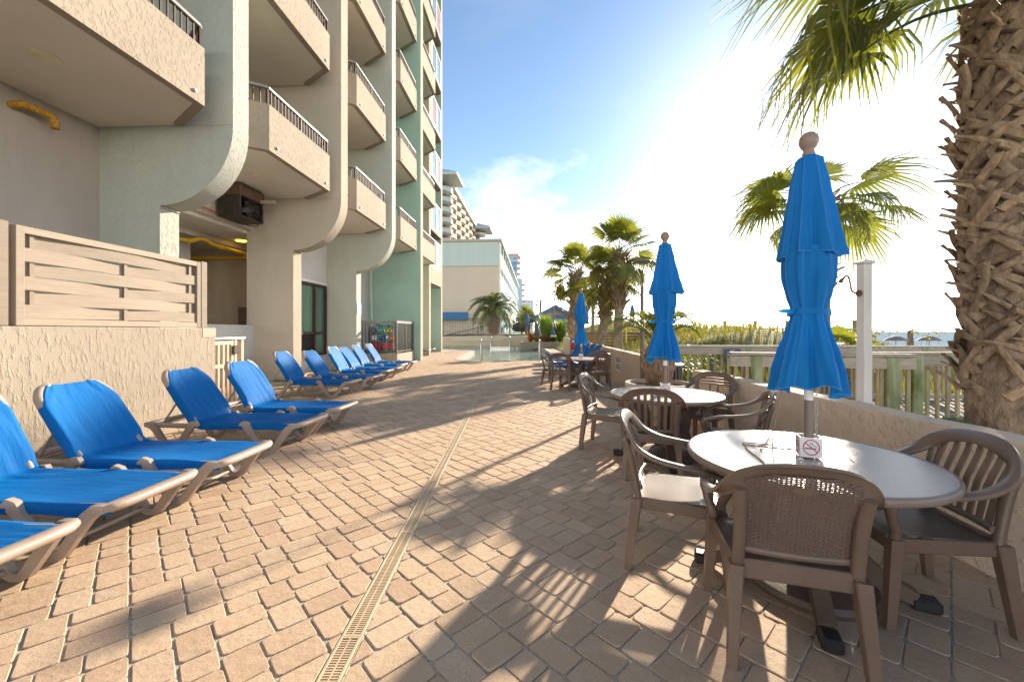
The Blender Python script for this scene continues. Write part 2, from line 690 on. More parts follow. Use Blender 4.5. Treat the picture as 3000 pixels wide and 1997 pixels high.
xs = [-4000, -1200, -400, -150, -60, -30, -15, -9, -4, 0, 2, 3, 3.2, 3.4, 3.6, 3.9] + [4.5 + 0.6 * i for i in range(40)] + \
     [30, 33, 36, 40, 45, 50, 58, 70, 90, 130, 250, 600, 2000, 6000]
ys = [-4000, -900, -200, -60, -20, -8, -3] + [-1 + 0.8 * i for i in range(60)] + [48, 51, 55, 60, 66, 75, 90, 110, 150, 220, 350, 700, 1500, 6000]
mb = MB()
mb.v = [(x, y, ground_h(x, y)) for y in ys for x in xs]
w = len(xs)
mb.f = [(j * w + i, j * w + i + 1, (j + 1) * w + i + 1, (j + 1) * w + i) for j in range(len(ys) - 1) for i in range(w - 1)]
m, n, l, b, out = _mat('sand_ground')
geo = n.new('ShaderNodeNewGeometry')
f = noise(n, l, geo.outputs['Position'], 0.35, 6, 0.62)
g = noise(n, l, geo.outputs['Position'], 4.0, 4)
sandc = ramp(n, l, g, [(0.3, (0.46, 0.38, 0.27)), (0.7, (0.58, 0.50, 0.38))])
grassc = ramp(n, l, g, [(0.3, (0.10, 0.12, 0.03)), (0.7, (0.24, 0.24, 0.06))])
sx = n.new('ShaderNodeSeparateXYZ')
l.new(geo.outputs['Position'], sx.inputs[0])
isd = mth(n, l, 'MULTIPLY', mth(n, l, 'SUBTRACT', 28.0, sx.outputs['X']), 0.25, True)
fac = mth(n, l, 'MULTIPLY', mth(n, l, 'MULTIPLY', mth(n, l, 'SUBTRACT', f, 0.36), 6, True), isd)
l.new(mixc(n, l, fac, sandc, grassc), b.inputs['Base Color'])
b.inputs['Roughness'].default_value = 0.95
bump(n, l, b, noise(n, l, geo.outputs['Position'], 7, 5), 0.06)
struct(mb.build('ground', m, smooth=180, recalc=False))

# the sea
mb = MB().add([(30, -9000, -1.75), (14000, -9000, -1.75), (14000, 16000, -1.75), (30, 16000, -1.75)], [(0, 1, 2, 3)])
m, n, l, b, out = _mat('sea_water')
v = coords(n, l, (0.25, 0.06, 1))
b.inputs['Base Color'].default_value = (0.25, 0.34, 0.39, 1)
b.inputs['Roughness'].default_value = 0.6
b.inputs['Specular IOR Level'].default_value = 0.0
wv = mth(n, l, 'ADD', noise(n, l, v, 1.2, 6, 0.6), mth(n, l, 'MULTIPLY', noise(n, l, v, 0.12, 4), 3))
bump(n, l, b, wv, 0.55)
struct(mb.build('sea', m, smooth=0, recalc=False))

# ---- pool deck: sand bed with the pool cut out of it
outer = [(-13, -4), (3.35, -4), (3.35, 37.4), (-13, 37.4)]
tri = tessellate_polygon([[Vector((x, y, 0)) for x, y in outer], [Vector((x, y, 0)) for x, y in POOL]])
vv = [(x, y, -0.0058) for x, y in outer] + [(x, y, -0.0058) for x, y in POOL]
m, n, l, b, out = _mat('joint_sand')
geo = n.new('ShaderNodeNewGeometry')
f = noise(n, l, geo.outputs['Position'], 2.2, 6, 0.65)
c = ramp(n, l, noise(n, l, geo.outputs['Position'], 60, 4), [(0.3, (0.30, 0.25, 0.19)), (0.7, (0.48, 0.42, 0.33))])
c = mixc(n, l, mth(n, l, 'MULTIPLY', mth(n, l, 'SUBTRACT', f, 0.60), 8, True), c, (0.06, 0.08, 0.03))
sx = n.new('ShaderNodeSeparateXYZ')
l.new(geo.outputs['Position'], sx.inputs[0])
far = mth(n, l, 'MULTIPLY', mth(n, l, 'SUBTRACT', sx.outputs['Y'], 20.7), 8, True)
c = mixc(n, l, far, c, ramp(n, l, noise(n, l, geo.outputs['Position'], 5, 4), [(0.35, (0.33, 0.235, 0.165)), (0.65, (0.42, 0.31, 0.225))]))
l.new(c, b.inputs['Base Color'])
b.inputs['Roughness'].default_value = 0.95
bump(n, l, b, noise(n, l, geo.outputs['Position'], 90, 4), 0.004)
deck = struct(MB().add(vv, tri).build('pool_deck', m, smooth=0))

# ---- pavers: 2x3 / 3x2 / 2x2 cobbles solved once on a torus, laid at 45 degrees
U = 0.0715
NT = 18


def solve_tile(seed):
    rnd = random.Random(seed)
    g = [[-1] * NT for _ in range(NT)]
    out = []

    def rec(k):
        while k < NT * NT and g[k // NT][k % NT] >= 0:
            k += 1
        if k == NT * NT:
            return True
        r, c = divmod(k, NT)
        opts = [(3, 2), (2, 3), (2, 2)]

        def cost(o_):
            w_, h_ = o_
            k1 = g[r - 1][(c + w_ - 1) % NT] != g[r - 1][(c + w_) % NT] and r > 0
            lf = g[r][c - 1]
            k2 = c > 0 and lf >= 0 and g[(r + h_ - 1) % NT][c - 1] == lf and g[(r + h_) % NT][c - 1] != lf
            return k1 + k2 + rnd.random() * 1.1 + (0.5 if o_ == (2, 2) else 0)
        opts.sort(key=cost)
        for w_, h_ in opts:
            cells = [((r + dy) % NT, (c + dx) % NT) for dy in range(h_) for dx in range(w_)]
            if len(set(cells)) == w_ * h_ and all(g[y][x] < 0 for y, x in cells):
                for y, x in cells:
                    g[y][x] = cnt[0]
                out.append((c, r, w_, h_))
                cnt[0] += 1
                if cnt[0] < 60000 and rec(k + 1):
                    return True
                out.pop()
                for y, x in cells:
                    g[y][x] = -1
        return False
    cnt = [0]
    return out if rec(0) else None


tile = None
sd_ = 3
while tile is None:
    tile = solve_tile(sd_)
    sd_ += 1
A45 = radians(43.0)
ca, sa = cos(A45), sin(A45)
DRAIN_X = -0.735
pav = []
R_ = 30
T = NT * U
rp = random.Random(11)
for i in range(-R_, R_):
    for j in range(-R_, R_):
        cx0, cy0 = i * T, j * T
        X0, Y0 = cx0 * ca - cy0 * sa, cx0 * sa + cy0 * ca
        if Y0 > 23 or Y0 < -3 or X0 < -11 or X0 > 5:
            continue
        for (c, r, w_, h_) in tile:
            px, py = cx0 + (c + w_ / 2) * U, cy0 + (r + h_ / 2) * U
            X, Y = px * ca - py * sa, px * sa + py * ca
            if Y < 0.2 or Y > 20.7 or X > 3.25 or X < -1.34 * Y - 1.6 or X < -9.0 or X > 1.34 * Y + 1.2:
                continue
            if in_poly(X, Y, POOL) or in_poly(X, Y + 0.32, POOL):
                continue
            pav.append((X, Y, w_, h_))


def paver_template(w_, h_, nc, seed):
    """rounded tumbled block: top face, shoulder, foot"""
    r_ = random.Random(seed)
    hw, hh = w_ * U / 2 - 0.003 - r_.uniform(0, 0.003), h_ * U / 2 - 0.0012 - r_.uniform(0, 0.002)
    cr = 0.019
    ring = []
    for qx, qy, a0 in ((1, 1, 0), (-1, 1, 90), (-1, -1, 180), (1, -1, 270)):
        for k in range(nc):
            a = radians(a0 + 90 * k / (nc - 1))
            ring.append((qx * (hw - cr) + cr * cos(a), qy * (hh - cr) + cr * sin(a)))
    ring = [(x + r_.uniform(-.002, .002), y + r_.uniform(-.002, .002)) for x, y in ring]
    N = len(ring)
    vs = []
    for ins, z in ((0.0045, 0.0), (0.001, -0.0028), (0.0, -0.012)):
        for x, y in ring:
            q = hypot(x, y)
            vs.append((x - x / q * ins, y - y / q * ins, z))
    fs = [tuple(range(N))]
    for k in range(2):
        for i in range(N):
            fs.append((k * N + i, (k + 1) * N + i, (k + 1) * N + (i + 1) % N, k * N + (i + 1) % N))
    return vs, fs


M_PAV_OBJ = pavermat('paver_single', True)
M_PAV = pavermat('paver_field', False)
tmpl_near, tmpl_far = {}, {}
for wh in ((3, 2), (2, 3), (2, 2)):
    tmpl_near[wh] = [paver_template(*wh, 3, k) for k in range(5)]
    tmpl_far[wh] = [paver_template(*wh, 2, k) for k in range(2)]
paver_me = {}
for wh, lst in tmpl_near.items():
    for k, (vs, fs) in enumerate(lst):
        q = MB().add(vs, fs)
        paver_me[(wh, k)] = q.mesh('paver', 0, False)
        paver_me[(wh, k)].materials.append(M_PAV_OBJ)


def on_screen(X, Y):
    u, v_ = 1500 + 1200 * X / Y, 970 + 1200 * EYE / Y
    return -40 < u < 3040 and v_ < 2010


pav.sort(key=lambda p: (0 if (p[1] > 1.4 and on_screen(p[0], p[1])) else 1, hypot(p[0], p[1])))
V, F = [], []
single = 0
for q, (X, Y, w_, h_) in enumerate(pav):
    tx, ty = rp.gauss(0, 0.006), rp.gauss(0, 0.006)
    dz = rp.gauss(0, 0.0011)
    a = A45 + rp.gauss(0, 0.016)
    cut = abs(X - DRAIN_X) < 0.19 and Y < 14.8
    if cut:                      # saw-cut against the drain
        vs, fs = tmpl_near[(w_, h_)][0]
        N_ = (len(fs) - 1) // 2
        c_, s_ = cos(a), sin(a)
        ringw = [(X + x * c_ - y * s_, Y + x * s_ + y * c_) for x, y, z in vs[2 * N_:]]
        for sgn in (-1, 1):
            lim = DRAIN_X + sgn * 0.056
            poly = []
            for i_ in range(len(ringw)):
                p, p2 = ringw[i_], ringw[(i_ + 1) % len(ringw)]
                ip, ip2 = (p[0] - lim) * sgn >= 0, (p2[0] - lim) * sgn >= 0
                if ip:
                    poly.append(p)
                if ip != ip2:
                    t_ = (lim - p[0]) / (p2[0] - p[0])
                    poly.append((lim, p[1] + (p2[1] - p[1]) * t_))
            if len(poly) < 3:
                continue
            cx_, cy_ = sum(p[0] for p in poly) / len(poly), sum(p[1] for p in poly) / len(poly)
            K_ = len(poly)
            o0 = len(V)
            for ins, z in ((0.0055, 0.0), (0.001, -0.0028), (0.0, -0.012)):
                for p in poly:
                    q_ = hypot(p[0] - cx_, p[1] - cy_) + 1e-6
                    f_ = max(0.0, 1 - ins / q_)
                    V.append((cx_ + (p[0] - cx_) * f_, cy_ + (p[1] - cy_) * f_, z + dz))
            F.append(tuple(o0 + i_ for i_ in range(K_)))
            for k_ in range(2):
                F += [(o0 + k_ * K_ + i_, o0 + (k_ + 1) * K_ + i_, o0 + (k_ + 1) * K_ + (i_ + 1) % K_, o0 + k_ * K_ + (i_ + 1) % K_) for i_ in range(K_)]
        continue
    if single < 300:
        single += 1
        o = obj('paver', paver_me[((w_, h_), rp.randrange(5))], None, deck)
        o.location = (X, Y, dz)
        o.rotation_euler = (tx, ty, a)
        continue
    near = Y < 7
    vs, fs = rp.choice((tmpl_near if near else tmpl_far)[(w_, h_)])
    c_, s_ = cos(a), sin(a)
    o0 = len(V)
    for x, y, z in vs:
        x2, y2 = x * c_ - y * s_, x * s_ + y * c_
        V.append((X + x2, Y + y2, z + dz + x2 * -ty + y2 * tx))
    F += [tuple(i + o0 for i in f) for f in fs]
q = MB()
q.v, q.f = V, F
stuff(q.build('paver_field', M_PAV, deck, smooth=0, recalc=False))
PAVER_COUNT = len(pav)

# ---- trench drain
M_DRAIN = pmat('drain_plastic', (0.52, 0.40, 0.26), 0.6, 0.15, 6, 0.0005, 90)
M_DARK = pmat('drain_dark', (0.05, 0.04, 0.03), 0.9, 0.2, 6)
dr = thing('trench_drain', 'long tan slotted trench drain running through the brick pavers', 'drain', (DRAIN_X, 0.9, 0))
SEG, HW = 0.98, 0.041
g = MB()
for sgn in (-1, 1):
    g.box(sgn * HW - 0.006 if sgn > 0 else -HW - 0.006, 0, -0.02, HW + 0.006 if sgn > 0 else -HW + 0.006, SEG, 0.004, 0.001)
g.box(-0.004, 0.0, -0.016, 0.004, SEG, 0.0025)
g.box(-HW, 0.0, -0.016, HW, 0.012, 0.0032)
g.box(-HW, SEG - 0.012, -0.016, HW, SEG - 0.002, 0.0032)
k = 0.02
while k < SEG - 0.02:
    g.box(-HW, k, -0.016, -0.004, k + 0.0065, 0.0022)
    g.box(0.004, k, -0.016, HW, k + 0.0065, 0.0022)
    k += 0.0135
gm = g.mesh('grate', 0, True)
gm.materials.append(M_DRAIN)
for i in range(14):
    o = obj('grate', gm, None, dr)
    o.location = (0.004 * ((i % 3) - 1) * 0.3, i * SEG, 0)
MB().box(-HW - 0.004, 0, -0.0056, HW + 0.004, 14 * SEG, -0.0046).build('channel', M_DARK, dr, 0)
M_MORT = pmat('drain_mortar', (0.50, 0.43, 0.34), 0.95, 0.2, 12, 0.004, 60)
for sgn in (-1, 1):
    mm = MB()
    y = 0.0
    rr = random.Random(5 + sgn)
    while y < 14 * SEG:
        e = HW + 0.006 + rr.uniform(0.004, 0.014)
        mm.box(sgn * (HW + 0.0065), y, -0.012, sgn * e, y + 0.11, -0.0015 + rr.uniform(-.002, .001), 0.003)
        y += 0.11
    mm.build('mortar_edge', M_MORT, dr, 0)

# ---- pool: basin, coping, water
def ring(P, d):
    out = []
    n_ = len(P)
    for i in range(n_):
        a, b_, c_ = Vector(P[i - 1]), Vector(P[i]), Vector(P[(i + 1) % n_])
        t = (c_ - a).normalized()
        nn = Vector((t.y, -t.x))
        out.append(tuple(b_ + nn * d))
    return out


area = sum(POOL[i - 1][0] * POOL[i][1] - POOL[i][0] * POOL[i - 1][1] for i in range(len(POOL)))
SG = 1 if area > 0 else -1
PIN = ring(POOL, -SG * 0.02)
POUT = ring(POOL, SG * 0.30)
n_ = len(POOL)
M_TILE = pmat('pool_tile', (0.36, 0.37, 0.33), 0.3, 0.3, 8, 0.001, 40)
M_PLASTER = pmat('pool_plaster', (0.62, 0.66, 0.60), 0.6, 0.1, 2)
M_COPE = pmat('pool_coping', (0.50, 0.40, 0.31), 0.8, 0.15, 5, 0.004, 60)
pool = thing('swimming_pool', 'free-form swimming pool with still green water at the end of the deck', 'pool', (0, 0, 0))
q = MB()
q.v = [(x, y, -0.01) for x, y in PIN] + [(x, y, -0.33) for x, y in PIN]
q.f = [(i, (i + 1) % n_, n_ + (i + 1) % n_, n_ + i) for i in range(n_)]
q.build('tile_band', M_TILE, pool, 0, False)
q = MB()
q.v = [(x, y, -0.33) for x, y in PIN] + [(x, y, -1.3) for x, y in PIN]
q.f = [(i, (i + 1) % n_, n_ + (i + 1) % n_, n_ + i) for i in range(n_)]
t3 = tessellate_polygon([[Vector((x, y, 0)) for x, y in PIN]])
q.f += [tuple(i + n_ for i in t) for t in t3]
q.build('basin', M_PLASTER, pool, 0, False)
q = MB()
q.v = [(x, y, 0.012) for x, y in PIN] + [(x, y, 0.012) for x, y in POUT] + [(x, y, -0.03) for x, y in POUT] + [(x, y, -0.03) for x, y in PIN]
for k in range(4):
    q.f += [(k * n_ + i, k * n_ + (i + 1) % n_, ((k + 1) % 4) * n_ + (i + 1) % n_, ((k + 1) % 4) * n_ + i) for i in range(n_)]
q.build('coping', M_COPE, pool, 0, True)
m, n, l, b, out = _mat('pool_water')
b.inputs['Base Color'].default_value = (0.36, 0.50, 0.46, 1)
b.inputs['Roughness'].default_value = 0.04
b.inputs['IOR'].default_value = 1.33
b.inputs['Transmission Weight'].default_value = 0.25
bump(n, l, b, noise(n, l, coords(n, l), 2.4, 3), 0.012)
q = MB()
q.v = [(x, y, -0.16) for x, y in PIN]
q.f = [tuple(t) for t in t3]
q.build('water', m, pool, 0, False)
# depth tiles on the far side of the band
for (x, wdt, mt) in ((0.15, 0.42, M_WHITE), (0.72, 0.18, M_WHITE), (1.35, 0.55, pmat('navy_tile', (0.02, 0.03, 0.10), 0.4))):
    MB().box(x - 0.4, 36.55 + 0.0, -0.155, x - 0.4 + wdt, 36.6, -0.02).build('depth_tile', mt, pool, 0)

# entry handrails and the ladder
for sx_, lab in ((-1.45, 'left steel grab rail on the near edge of the pool'), (1.28, 'right steel grab rail on the near edge of the pool')):
    h = thing('pool_handrail', lab, 'handrail', (sx_, 18.95, 0), 0, 'pool grab rails')
    p = spline([(0, 0, 0), (0, 0, 0.55), (0, 0.05, 0.93), (0, 0.20, 1.0), (0, 0.42, 0.85), (0, 0.85, 0.2), (0, 1.25, -0.45)], 5)
    MB().tube(p, 0.028, 8).build('rail', M_STEEL, h, 60)
    MB().lathe([(0.0, 0), (0.06, 0), (0.05, 0.012), (0.03, 0.02)], 14).build('flange', M_STEEL, h, 40)
ld = thing('pool_ladder', 'curved steel pool ladder on the far side of the water', 'ladder', (-1.05, 36.4, 0))
for s_ in (-0.85, 0.85):
    p = spline([(s_, 0.9, 0), (s_, 0.85, 0.6), (s_, 0.62, 0.98), (s_, 0.25, 0.85), (s_, -0.1, 0.3), (s_, -0.12, -0.7)], 5)
    MB().tube(p, 0.032, 8).build('side_rail', M_STEEL, ld, 60)
for z in (-0.02, -0.13):
    MB().bar((-0.85, -0.12, z), (0.85, -0.12, z), 0.10, 0.05, ch=0.01).build('tread', M_STEEL, ld, 30)
hp = thing('reach_pole', 'long white rescue pole hung along the pool wall', 'pole', (-3.2, 37.2, 0.62))
MB().tube([(-2.2, 0, 0), (2.4, 0, 0.02)], 0.03, 8).build('shaft', M_WHITE, hp, 60)
MB().tube([(2.4, 0, 0.02), (2.5, 0, 0.12), (2.62, 0, 0.02), (2.5, 0, -0.1), (2.4, 0, 0.02)], 0.02, 6).build('hook', M_ALU, hp, 60)
# ================================================================== the hotel on the left
hotel = thing('hotel_building', 'tall stucco hotel with curved fins and stacked balconies along the deck', 'building', (0, 0, 0), BA)
XU, XC, XB = -5.41, -6.79, -7.95      # fin nose, ground-floor column face, room wall
ZT = 27.5
FIN = [(7.05, 7.45), (11.15, 11.55), (15.22, 15.62), (19.1, 19.5), (23.3, 23.65), (27.7, 28.05)]


def fin_poly(kind, open_=False):
    if kind == 'curved':
        cz, r = 5.06, XU - XC
        arc = [(XC + r * cos(radians(a)), cz - r * sin(radians(a))) for a in range(0, 91, 5)]
        tail = [(-8.15, -0.02), (-8.15, 4.25), (-10, 4.25)] if open_ else [(-10, -0.02)]
        return [(-10, ZT), (XU, ZT)] + arc + [(XC + 0.03, cz - r - 0.04), (XC, cz - r - 0.05), (XC, -0.02)] + tail
    return [(-10, ZT), (kind, ZT), (kind, -0.02), (-10, -0.02)]


M_NOSE = stucco('stucco_nose', (0.40, 0.40, 0.355), 0.012, 26, 0.6, 0.05)
M_NOSEB = stucco('stucco_nose_beige', (0.36, 0.315, 0.25), 0.012, 26, 0.6, 0.05)
for (a, b_), kind, mt, ns in zip(FIN, ['curved', 'curved', 'curved', XU, -6.1, -6.42],
                                 [M_SAGE, M_SAND, M_SAGE, M_TEAL, M_SAND, M_TEAL], [M_NOSE, M_NOSEB, M_NOSE, M_NOSEB, M_NOSEB, M_NOSEB]):
    q = MB().prism(fin_poly(kind, abs(a - 11.15) < 0.01), lambda u, v, t: (u, t, v), a, b_)
    me = q.mesh('fin', 30)
    me.materials.append(mt)
    me.materials.append(ns)
    for p in me.polygons:
        if abs(p.normal.y) < 0.5:
            p.material_index = 1
    obj('fin', me, None, hotel)
    # casting joint across the fin
    if kind == 'curved':
        for zz in (5.1, 8.28, 11.46):
            MB().box(-6.4, a - 0.004, zz - 0.006, XU - 0.02, a + 0.002, zz + 0.006).build('fin_joint', M_TAUPE, hotel, 0)

# ---- balconies
BAYS = [(2.95, 7.05), (7.45, 11.15), (11.55, 15.22), (15.62, 19.1), (19.5, 23.3), (23.65, 27.7)]
S0, FH = 5.09, 3.18
M_RAILTOP = pmat('rail_cap', (0.20, 0.175, 0.17), 0.45, 0.1, 6, 0, 60, 0.0, 0.3)
M_DRAINPIPE = pmat('weep_pipe', (0.32, 0.30, 0.28), 0.5)
picket_mesh = {}


def picket_me(h):
    if h not in picket_mesh:
        me = MB().box(-0.011, -0.011, 0, 0.011, 0.011, h).mesh('picket', 0)
        me.materials.append(M_BRONZE)
        picket_mesh[h] = me
    return picket_mesh[h]


def wall_run(mb_, pts, t, z0, z1):
    """thick wall following a plan polyline (outer face on the polyline, thickness inward = to the left)"""
    P = [Vector(p) for p in pts]
    n2 = len(P)
    inner = []
    for i in range(n2):
        d1 = (P[i] - P[i - 1]).normalized() if i > 0 else (P[1] - P[0]).normalized()
        d2 = (P[i + 1] - P[i]).normalized() if i < n2 - 1 else d1
        n1, n2v = Vector((-d1.y, d1.x)), Vector((-d2.y, d2.x))
        b2 = (n1 + n2v).normalized()
        inner.append(P[i] + b2 * (t / max(0.3, b2.dot(n1))))
    poly = [tuple(p) for p in P] + [tuple(p) for p in reversed(inner)]
    mb_.prism(poly, lambda u, v, a: (u, v, a), z0, z1)
    return inner


def balcony(a, b_, z, bf, side, ch, single, solid=0.94, rail=0.39):
    pts = [(side, a), (bf, a + ch), (bf, b_ - ch), (side, b_)]
    q = MB()
    wall_run(q, pts, 0.13, z, z + solid)
    q.prism([(side - 0.02, a), (bf - 0.06, a + ch), (bf - 0.06, b_ - ch), (side - 0.02, b_), (XB, b_), (XB, a)], lambda u, v, t: (u, v, t), z + 0.045, z + 0.2)
    o = q.build('balcony', M_BEIGE, hotel, 30)
    MB().prism([(side - 0.12, a + 0.02), (bf - 0.16, a + ch + 0.04), (bf - 0.16, b_ - ch - 0.04), (side - 0.12, b_ - 0.02), (XB + 0.01, b_ - 0.02), (XB + 0.01, a + 0.02)],
               lambda u, v, t: (u, v, t), z + 0.02, z + 0.044).build('soffit', M_SOFFIT, o, 0)
    for yy in (a + ch + 0.25, b_ - ch - 0.2):
        MB().tube([(bf - 0.02, yy, z + 0.14), (bf + 0.035, yy, z + 0.14)], 0.03, 10).build('weep_pipe', M_DRAINPIPE, o, 50)
    # railing on the parapet
    zt = z + solid
    ip = [(side - 0.05, a + 0.02), (bf - 0.065, a + ch + 0.03), (bf - 0.065, b_ - ch - 0.03), (side - 0.05, b_ - 0.02)]
    rl = MB()
    for i in range(3):
        p, p2 = ip[i], ip[i + 1]
        rl.bar((*p, zt + rail - 0.03), (*p2, zt + rail - 0.03), 0.075, 0.06, ch=0.008)
    rl.build('top_rail', M_RAILTOP, o, 30)
    rest = MB()
    for i in range(3):
        p, p2 = Vector(ip[i]), Vector(ip[i + 1])
        d = p2 - p
        cnt = max(2, int(d.length / 0.115))
        for k in range(cnt + 1):
            c = p + d * (k / cnt)
            if k in (0, cnt, cnt // 2):
                MB().box(c.x - 0.02, c.y - 0.02, zt, c.x + 0.02, c.y + 0.02, zt + rail - 0.05).build('rail_post', M_BRONZE, o, 0)
            elif single:
                e = obj('picket', picket_me(rail - 0.05), None, o)
                e.location = (c.x, c.y, zt)
            else:
                rest.box(c.x - 0.011, c.y - 0.011, zt, c.x + 0.011, c.y + 0.011, zt + rail - 0.05)
    if rest.v:
        stuff(rest.build('pickets', M_BRONZE, o, 0))
    return o


for bi, (a, b_) in enumerate(BAYS[:4]):
    nf = [2, 3, 4, 5][bi]
    for k in range(nf):
        balcony(a, b_, S0 + FH * k, -5.42, -6.36, 0.62, bi <= 1 or (bi == 2 and k < 2))
for k in range(7):
    balcony(*BAYS[4], S0 + 0.1 + FH * k, -5.62, -6.3, 0.5, False)
# last bay: slab with tall glazed screens
M_PANE = pmat('pane_teal_reflection', (0.16, 0.22, 0.22), 0.05, 0.3, 0.6, 0, 60, 0.0, 1.0)  # teal and red reflections are painted into the pane colours
M_PANE2 = pmat('pane_red_reflection', (0.33, 0.16, 0.12), 0.08, 0.4, 0.6, 0, 60, 0.0, 0.9)
for k in range(7):
    a, b_ = BAYS[5]
    z = 4.35 + 3.3 * k
    q = MB()
    q.prism([(-6.40, a), (-6.36, a + 0.3), (-6.36, b_ - 0.3), (-6.5, b_), (XB, b_), (XB, a)], lambda u, v, t: (u, v, t), z, z + 0.14)
    if k == 0:
        q.box(-6.44, a, z, -6.32, b_ - 0.25, z + 1.05)
    o = q.build('balcony', M_BEIGE, hotel, 0)
    z1 = z + (1.06 if k == 0 else 0.15)
    for i in range(3):
        y0 = a + 0.1 + i * 1.2
        f_ = MB()
        for (p, p2) in (((y0, z1), (y0, z1 + 1.75)), ((y0 + 1.15, z1), (y0 + 1.15, z1 + 1.75)), ((y0, z1 + 0.03), (y0 + 1.15, z1 + 0.03)), ((y0, z1 + 1.72), (y0 + 1.15, z1 + 1.72))):
            f_.bar((-6.38, p[0], p[1]), (-6.38, p2[0], p2[1]), 0.06, 0.06)
        f_.build('screen_frame', M_WHITE, o, 0)
        MB().box(-6.395, y0 + 0.03, z1 + 0.05, -6.385, y0 + 1.12, z1 + 1.7).build('screen_pane', (M_PANE, M_PANE2, M_PANE)[(i + k) % 3], o, 0)

# ---- room walls and sliding windows behind the balconies
for bi, (a, b_) in enumerate(BAYS):
    if bi == 0:
        MB().box(XB - 0.2, -3.5, -0.02, XB, b_, ZT).build('room_wall', M_TAUPE, hotel, 0)
    elif bi == 1:
        MB().box(XB - 0.2, a, 4.25, XB, b_, ZT).build('room_wall', M_SAND, hotel, 0)
    else:
        MB().box(XB - 0.2, a, -0.02, XB, b_, ZT).build('room_wall', M_GREYW if bi in (2, 3) else M_SAND, hotel, 0)
    for k in range(min(7, bi + 3)):
        z = S0 + FH * k + 0.25
        w_ = MB()
        w_.box(XB, a + 0.6, z, XB + 0.06, b_ - 0.6, z + 2.2)
        o = w_.build('sliding_window', M_BRONZE, hotel, 0)
        for i in range(2):
            ya = a + 0.68 + i * (b_ - a - 1.28) / 2
            MB().box(XB + 0.061, ya, z + 0.08, XB + 0.067, ya + (b_ - a - 1.5) / 2, z + 2.12).build('pane', M_GLASS, o, 0)
MB().box(-13.5, 3.0, ZT, -5.5, 28, ZT + 0.6).build('roof_slab', M_BEIGE, hotel, 0)
MB().box(-13.5, 27.9, -0.02, -10, 28.05, ZT).build('end_wall', M_SAND, hotel, 0)

# soffit lights
M_LENS = pmat('light_lens', (0.62, 0.56, 0.40), 0.5, 0.1, 6)
for (x, y) in ((-6.62, 5.18), (-6.55, 9.35), (-6.6, 13.3)):
    o = MB().lathe([(0.0, 0.02), (0.15, 0.02), (0.17, 0.0), (0.165, -0.012), (0.125, -0.022), (0.12, -0.01), (0.0, -0.012)], 24, (x, y, S0 + 0.02), False).build('soffit_light', M_LENS, hotel, 40)

# ---- ground floor, first bay: service passage
MB().box(XB - 0.2, 7.45, -0.02, XB, 11.15, 1.57).build('half_wall', M_GREYW, hotel, 0)
MB().box(XB - 4.2, 6.5, 4.16, XB - 0.2, 13.4, 4.25).build('passage_ceiling', M_SOFFIT, hotel, 0)
MB().box(XB - 1.7, 7.45, 4.02, XB - 1.4, 13.2, 4.16).build('ceiling_beam', M_SOFFIT, hotel, 0)
M_PASS = stucco('stucco_passage', (0.46, 0.36, 0.25), 0.02, 14, 0.3)
MB().box(XB - 4.4, 13.2, -0.02, XB - 0.2, 13.4, 4.25).build('passage_end_wall', M_PASS, hotel, 0)
MB().box(XB - 4.4, 7.0, -0.02, XB - 4.2, 13.2, 4.25).build('passage_side_wall', M_PASS, hotel, 0)
MB().box(XB - 2.35, 10.9, -0.02, XB - 2.0, 11.3, 4.16).build('pier', M_GREYW, hotel, 0)
dr_ = MB()
dr_.box(XB - 1.95, 13.14, 0, XB - 1.0, 13.2, 2.2)
o = dr_.build('service_door', pmat('brown_door', (0.16, 0.09, 0.06), 0.5), hotel, 0)
MB().box(XB - 1.12, 13.10, 1.0, XB - 1.04, 13.139, 1.06).build('handle', M_STEEL, o, 0)
pp = spline([(-9.6, 9.9, 3.84), (-9.35, 10.6, 3.86), (-9.28, 10.8, 3.95), (-9.2, 11.0, 3.95), (-9.15, 11.3, 3.86), (-9.15, 12.9, 3.84), (-9.12, 13.05, 3.84), (-9.3, 13.08, 3.84), (-11.5, 13.08, 3.84)], 4)
MB().tube(pp, 0.055, 10).build('yellow_pipe', M_YELLOW, hotel, 50)
for p in ((-9.35, 10.6, 3.86), (-9.15, 11.4, 3.85), (-9.12, 13.04, 3.84)):
    MB().obox(p, (0.14, 0.1, 0.14), None, 0.03).build('pipe_coupling', M_YELLOW, hotel, 40)
m, n, l, b, out = _mat('lit_lamp')
b.inputs['Base Color'].default_value = (0.9, 0.6, 0.1, 1)
b.inputs['Emission Color'].default_value = (1.0, 0.62, 0.05, 1)
b.inputs['Emission Strength'].default_value = 1.6
q = MB().lathe([(0.0, 0), (0.13, 0), (0.15, 0.015), (0.0, 0.015)], 20, (-8.95, 12.0, 4.135), False)
q.build('passage_lamp', m, hotel, 40)

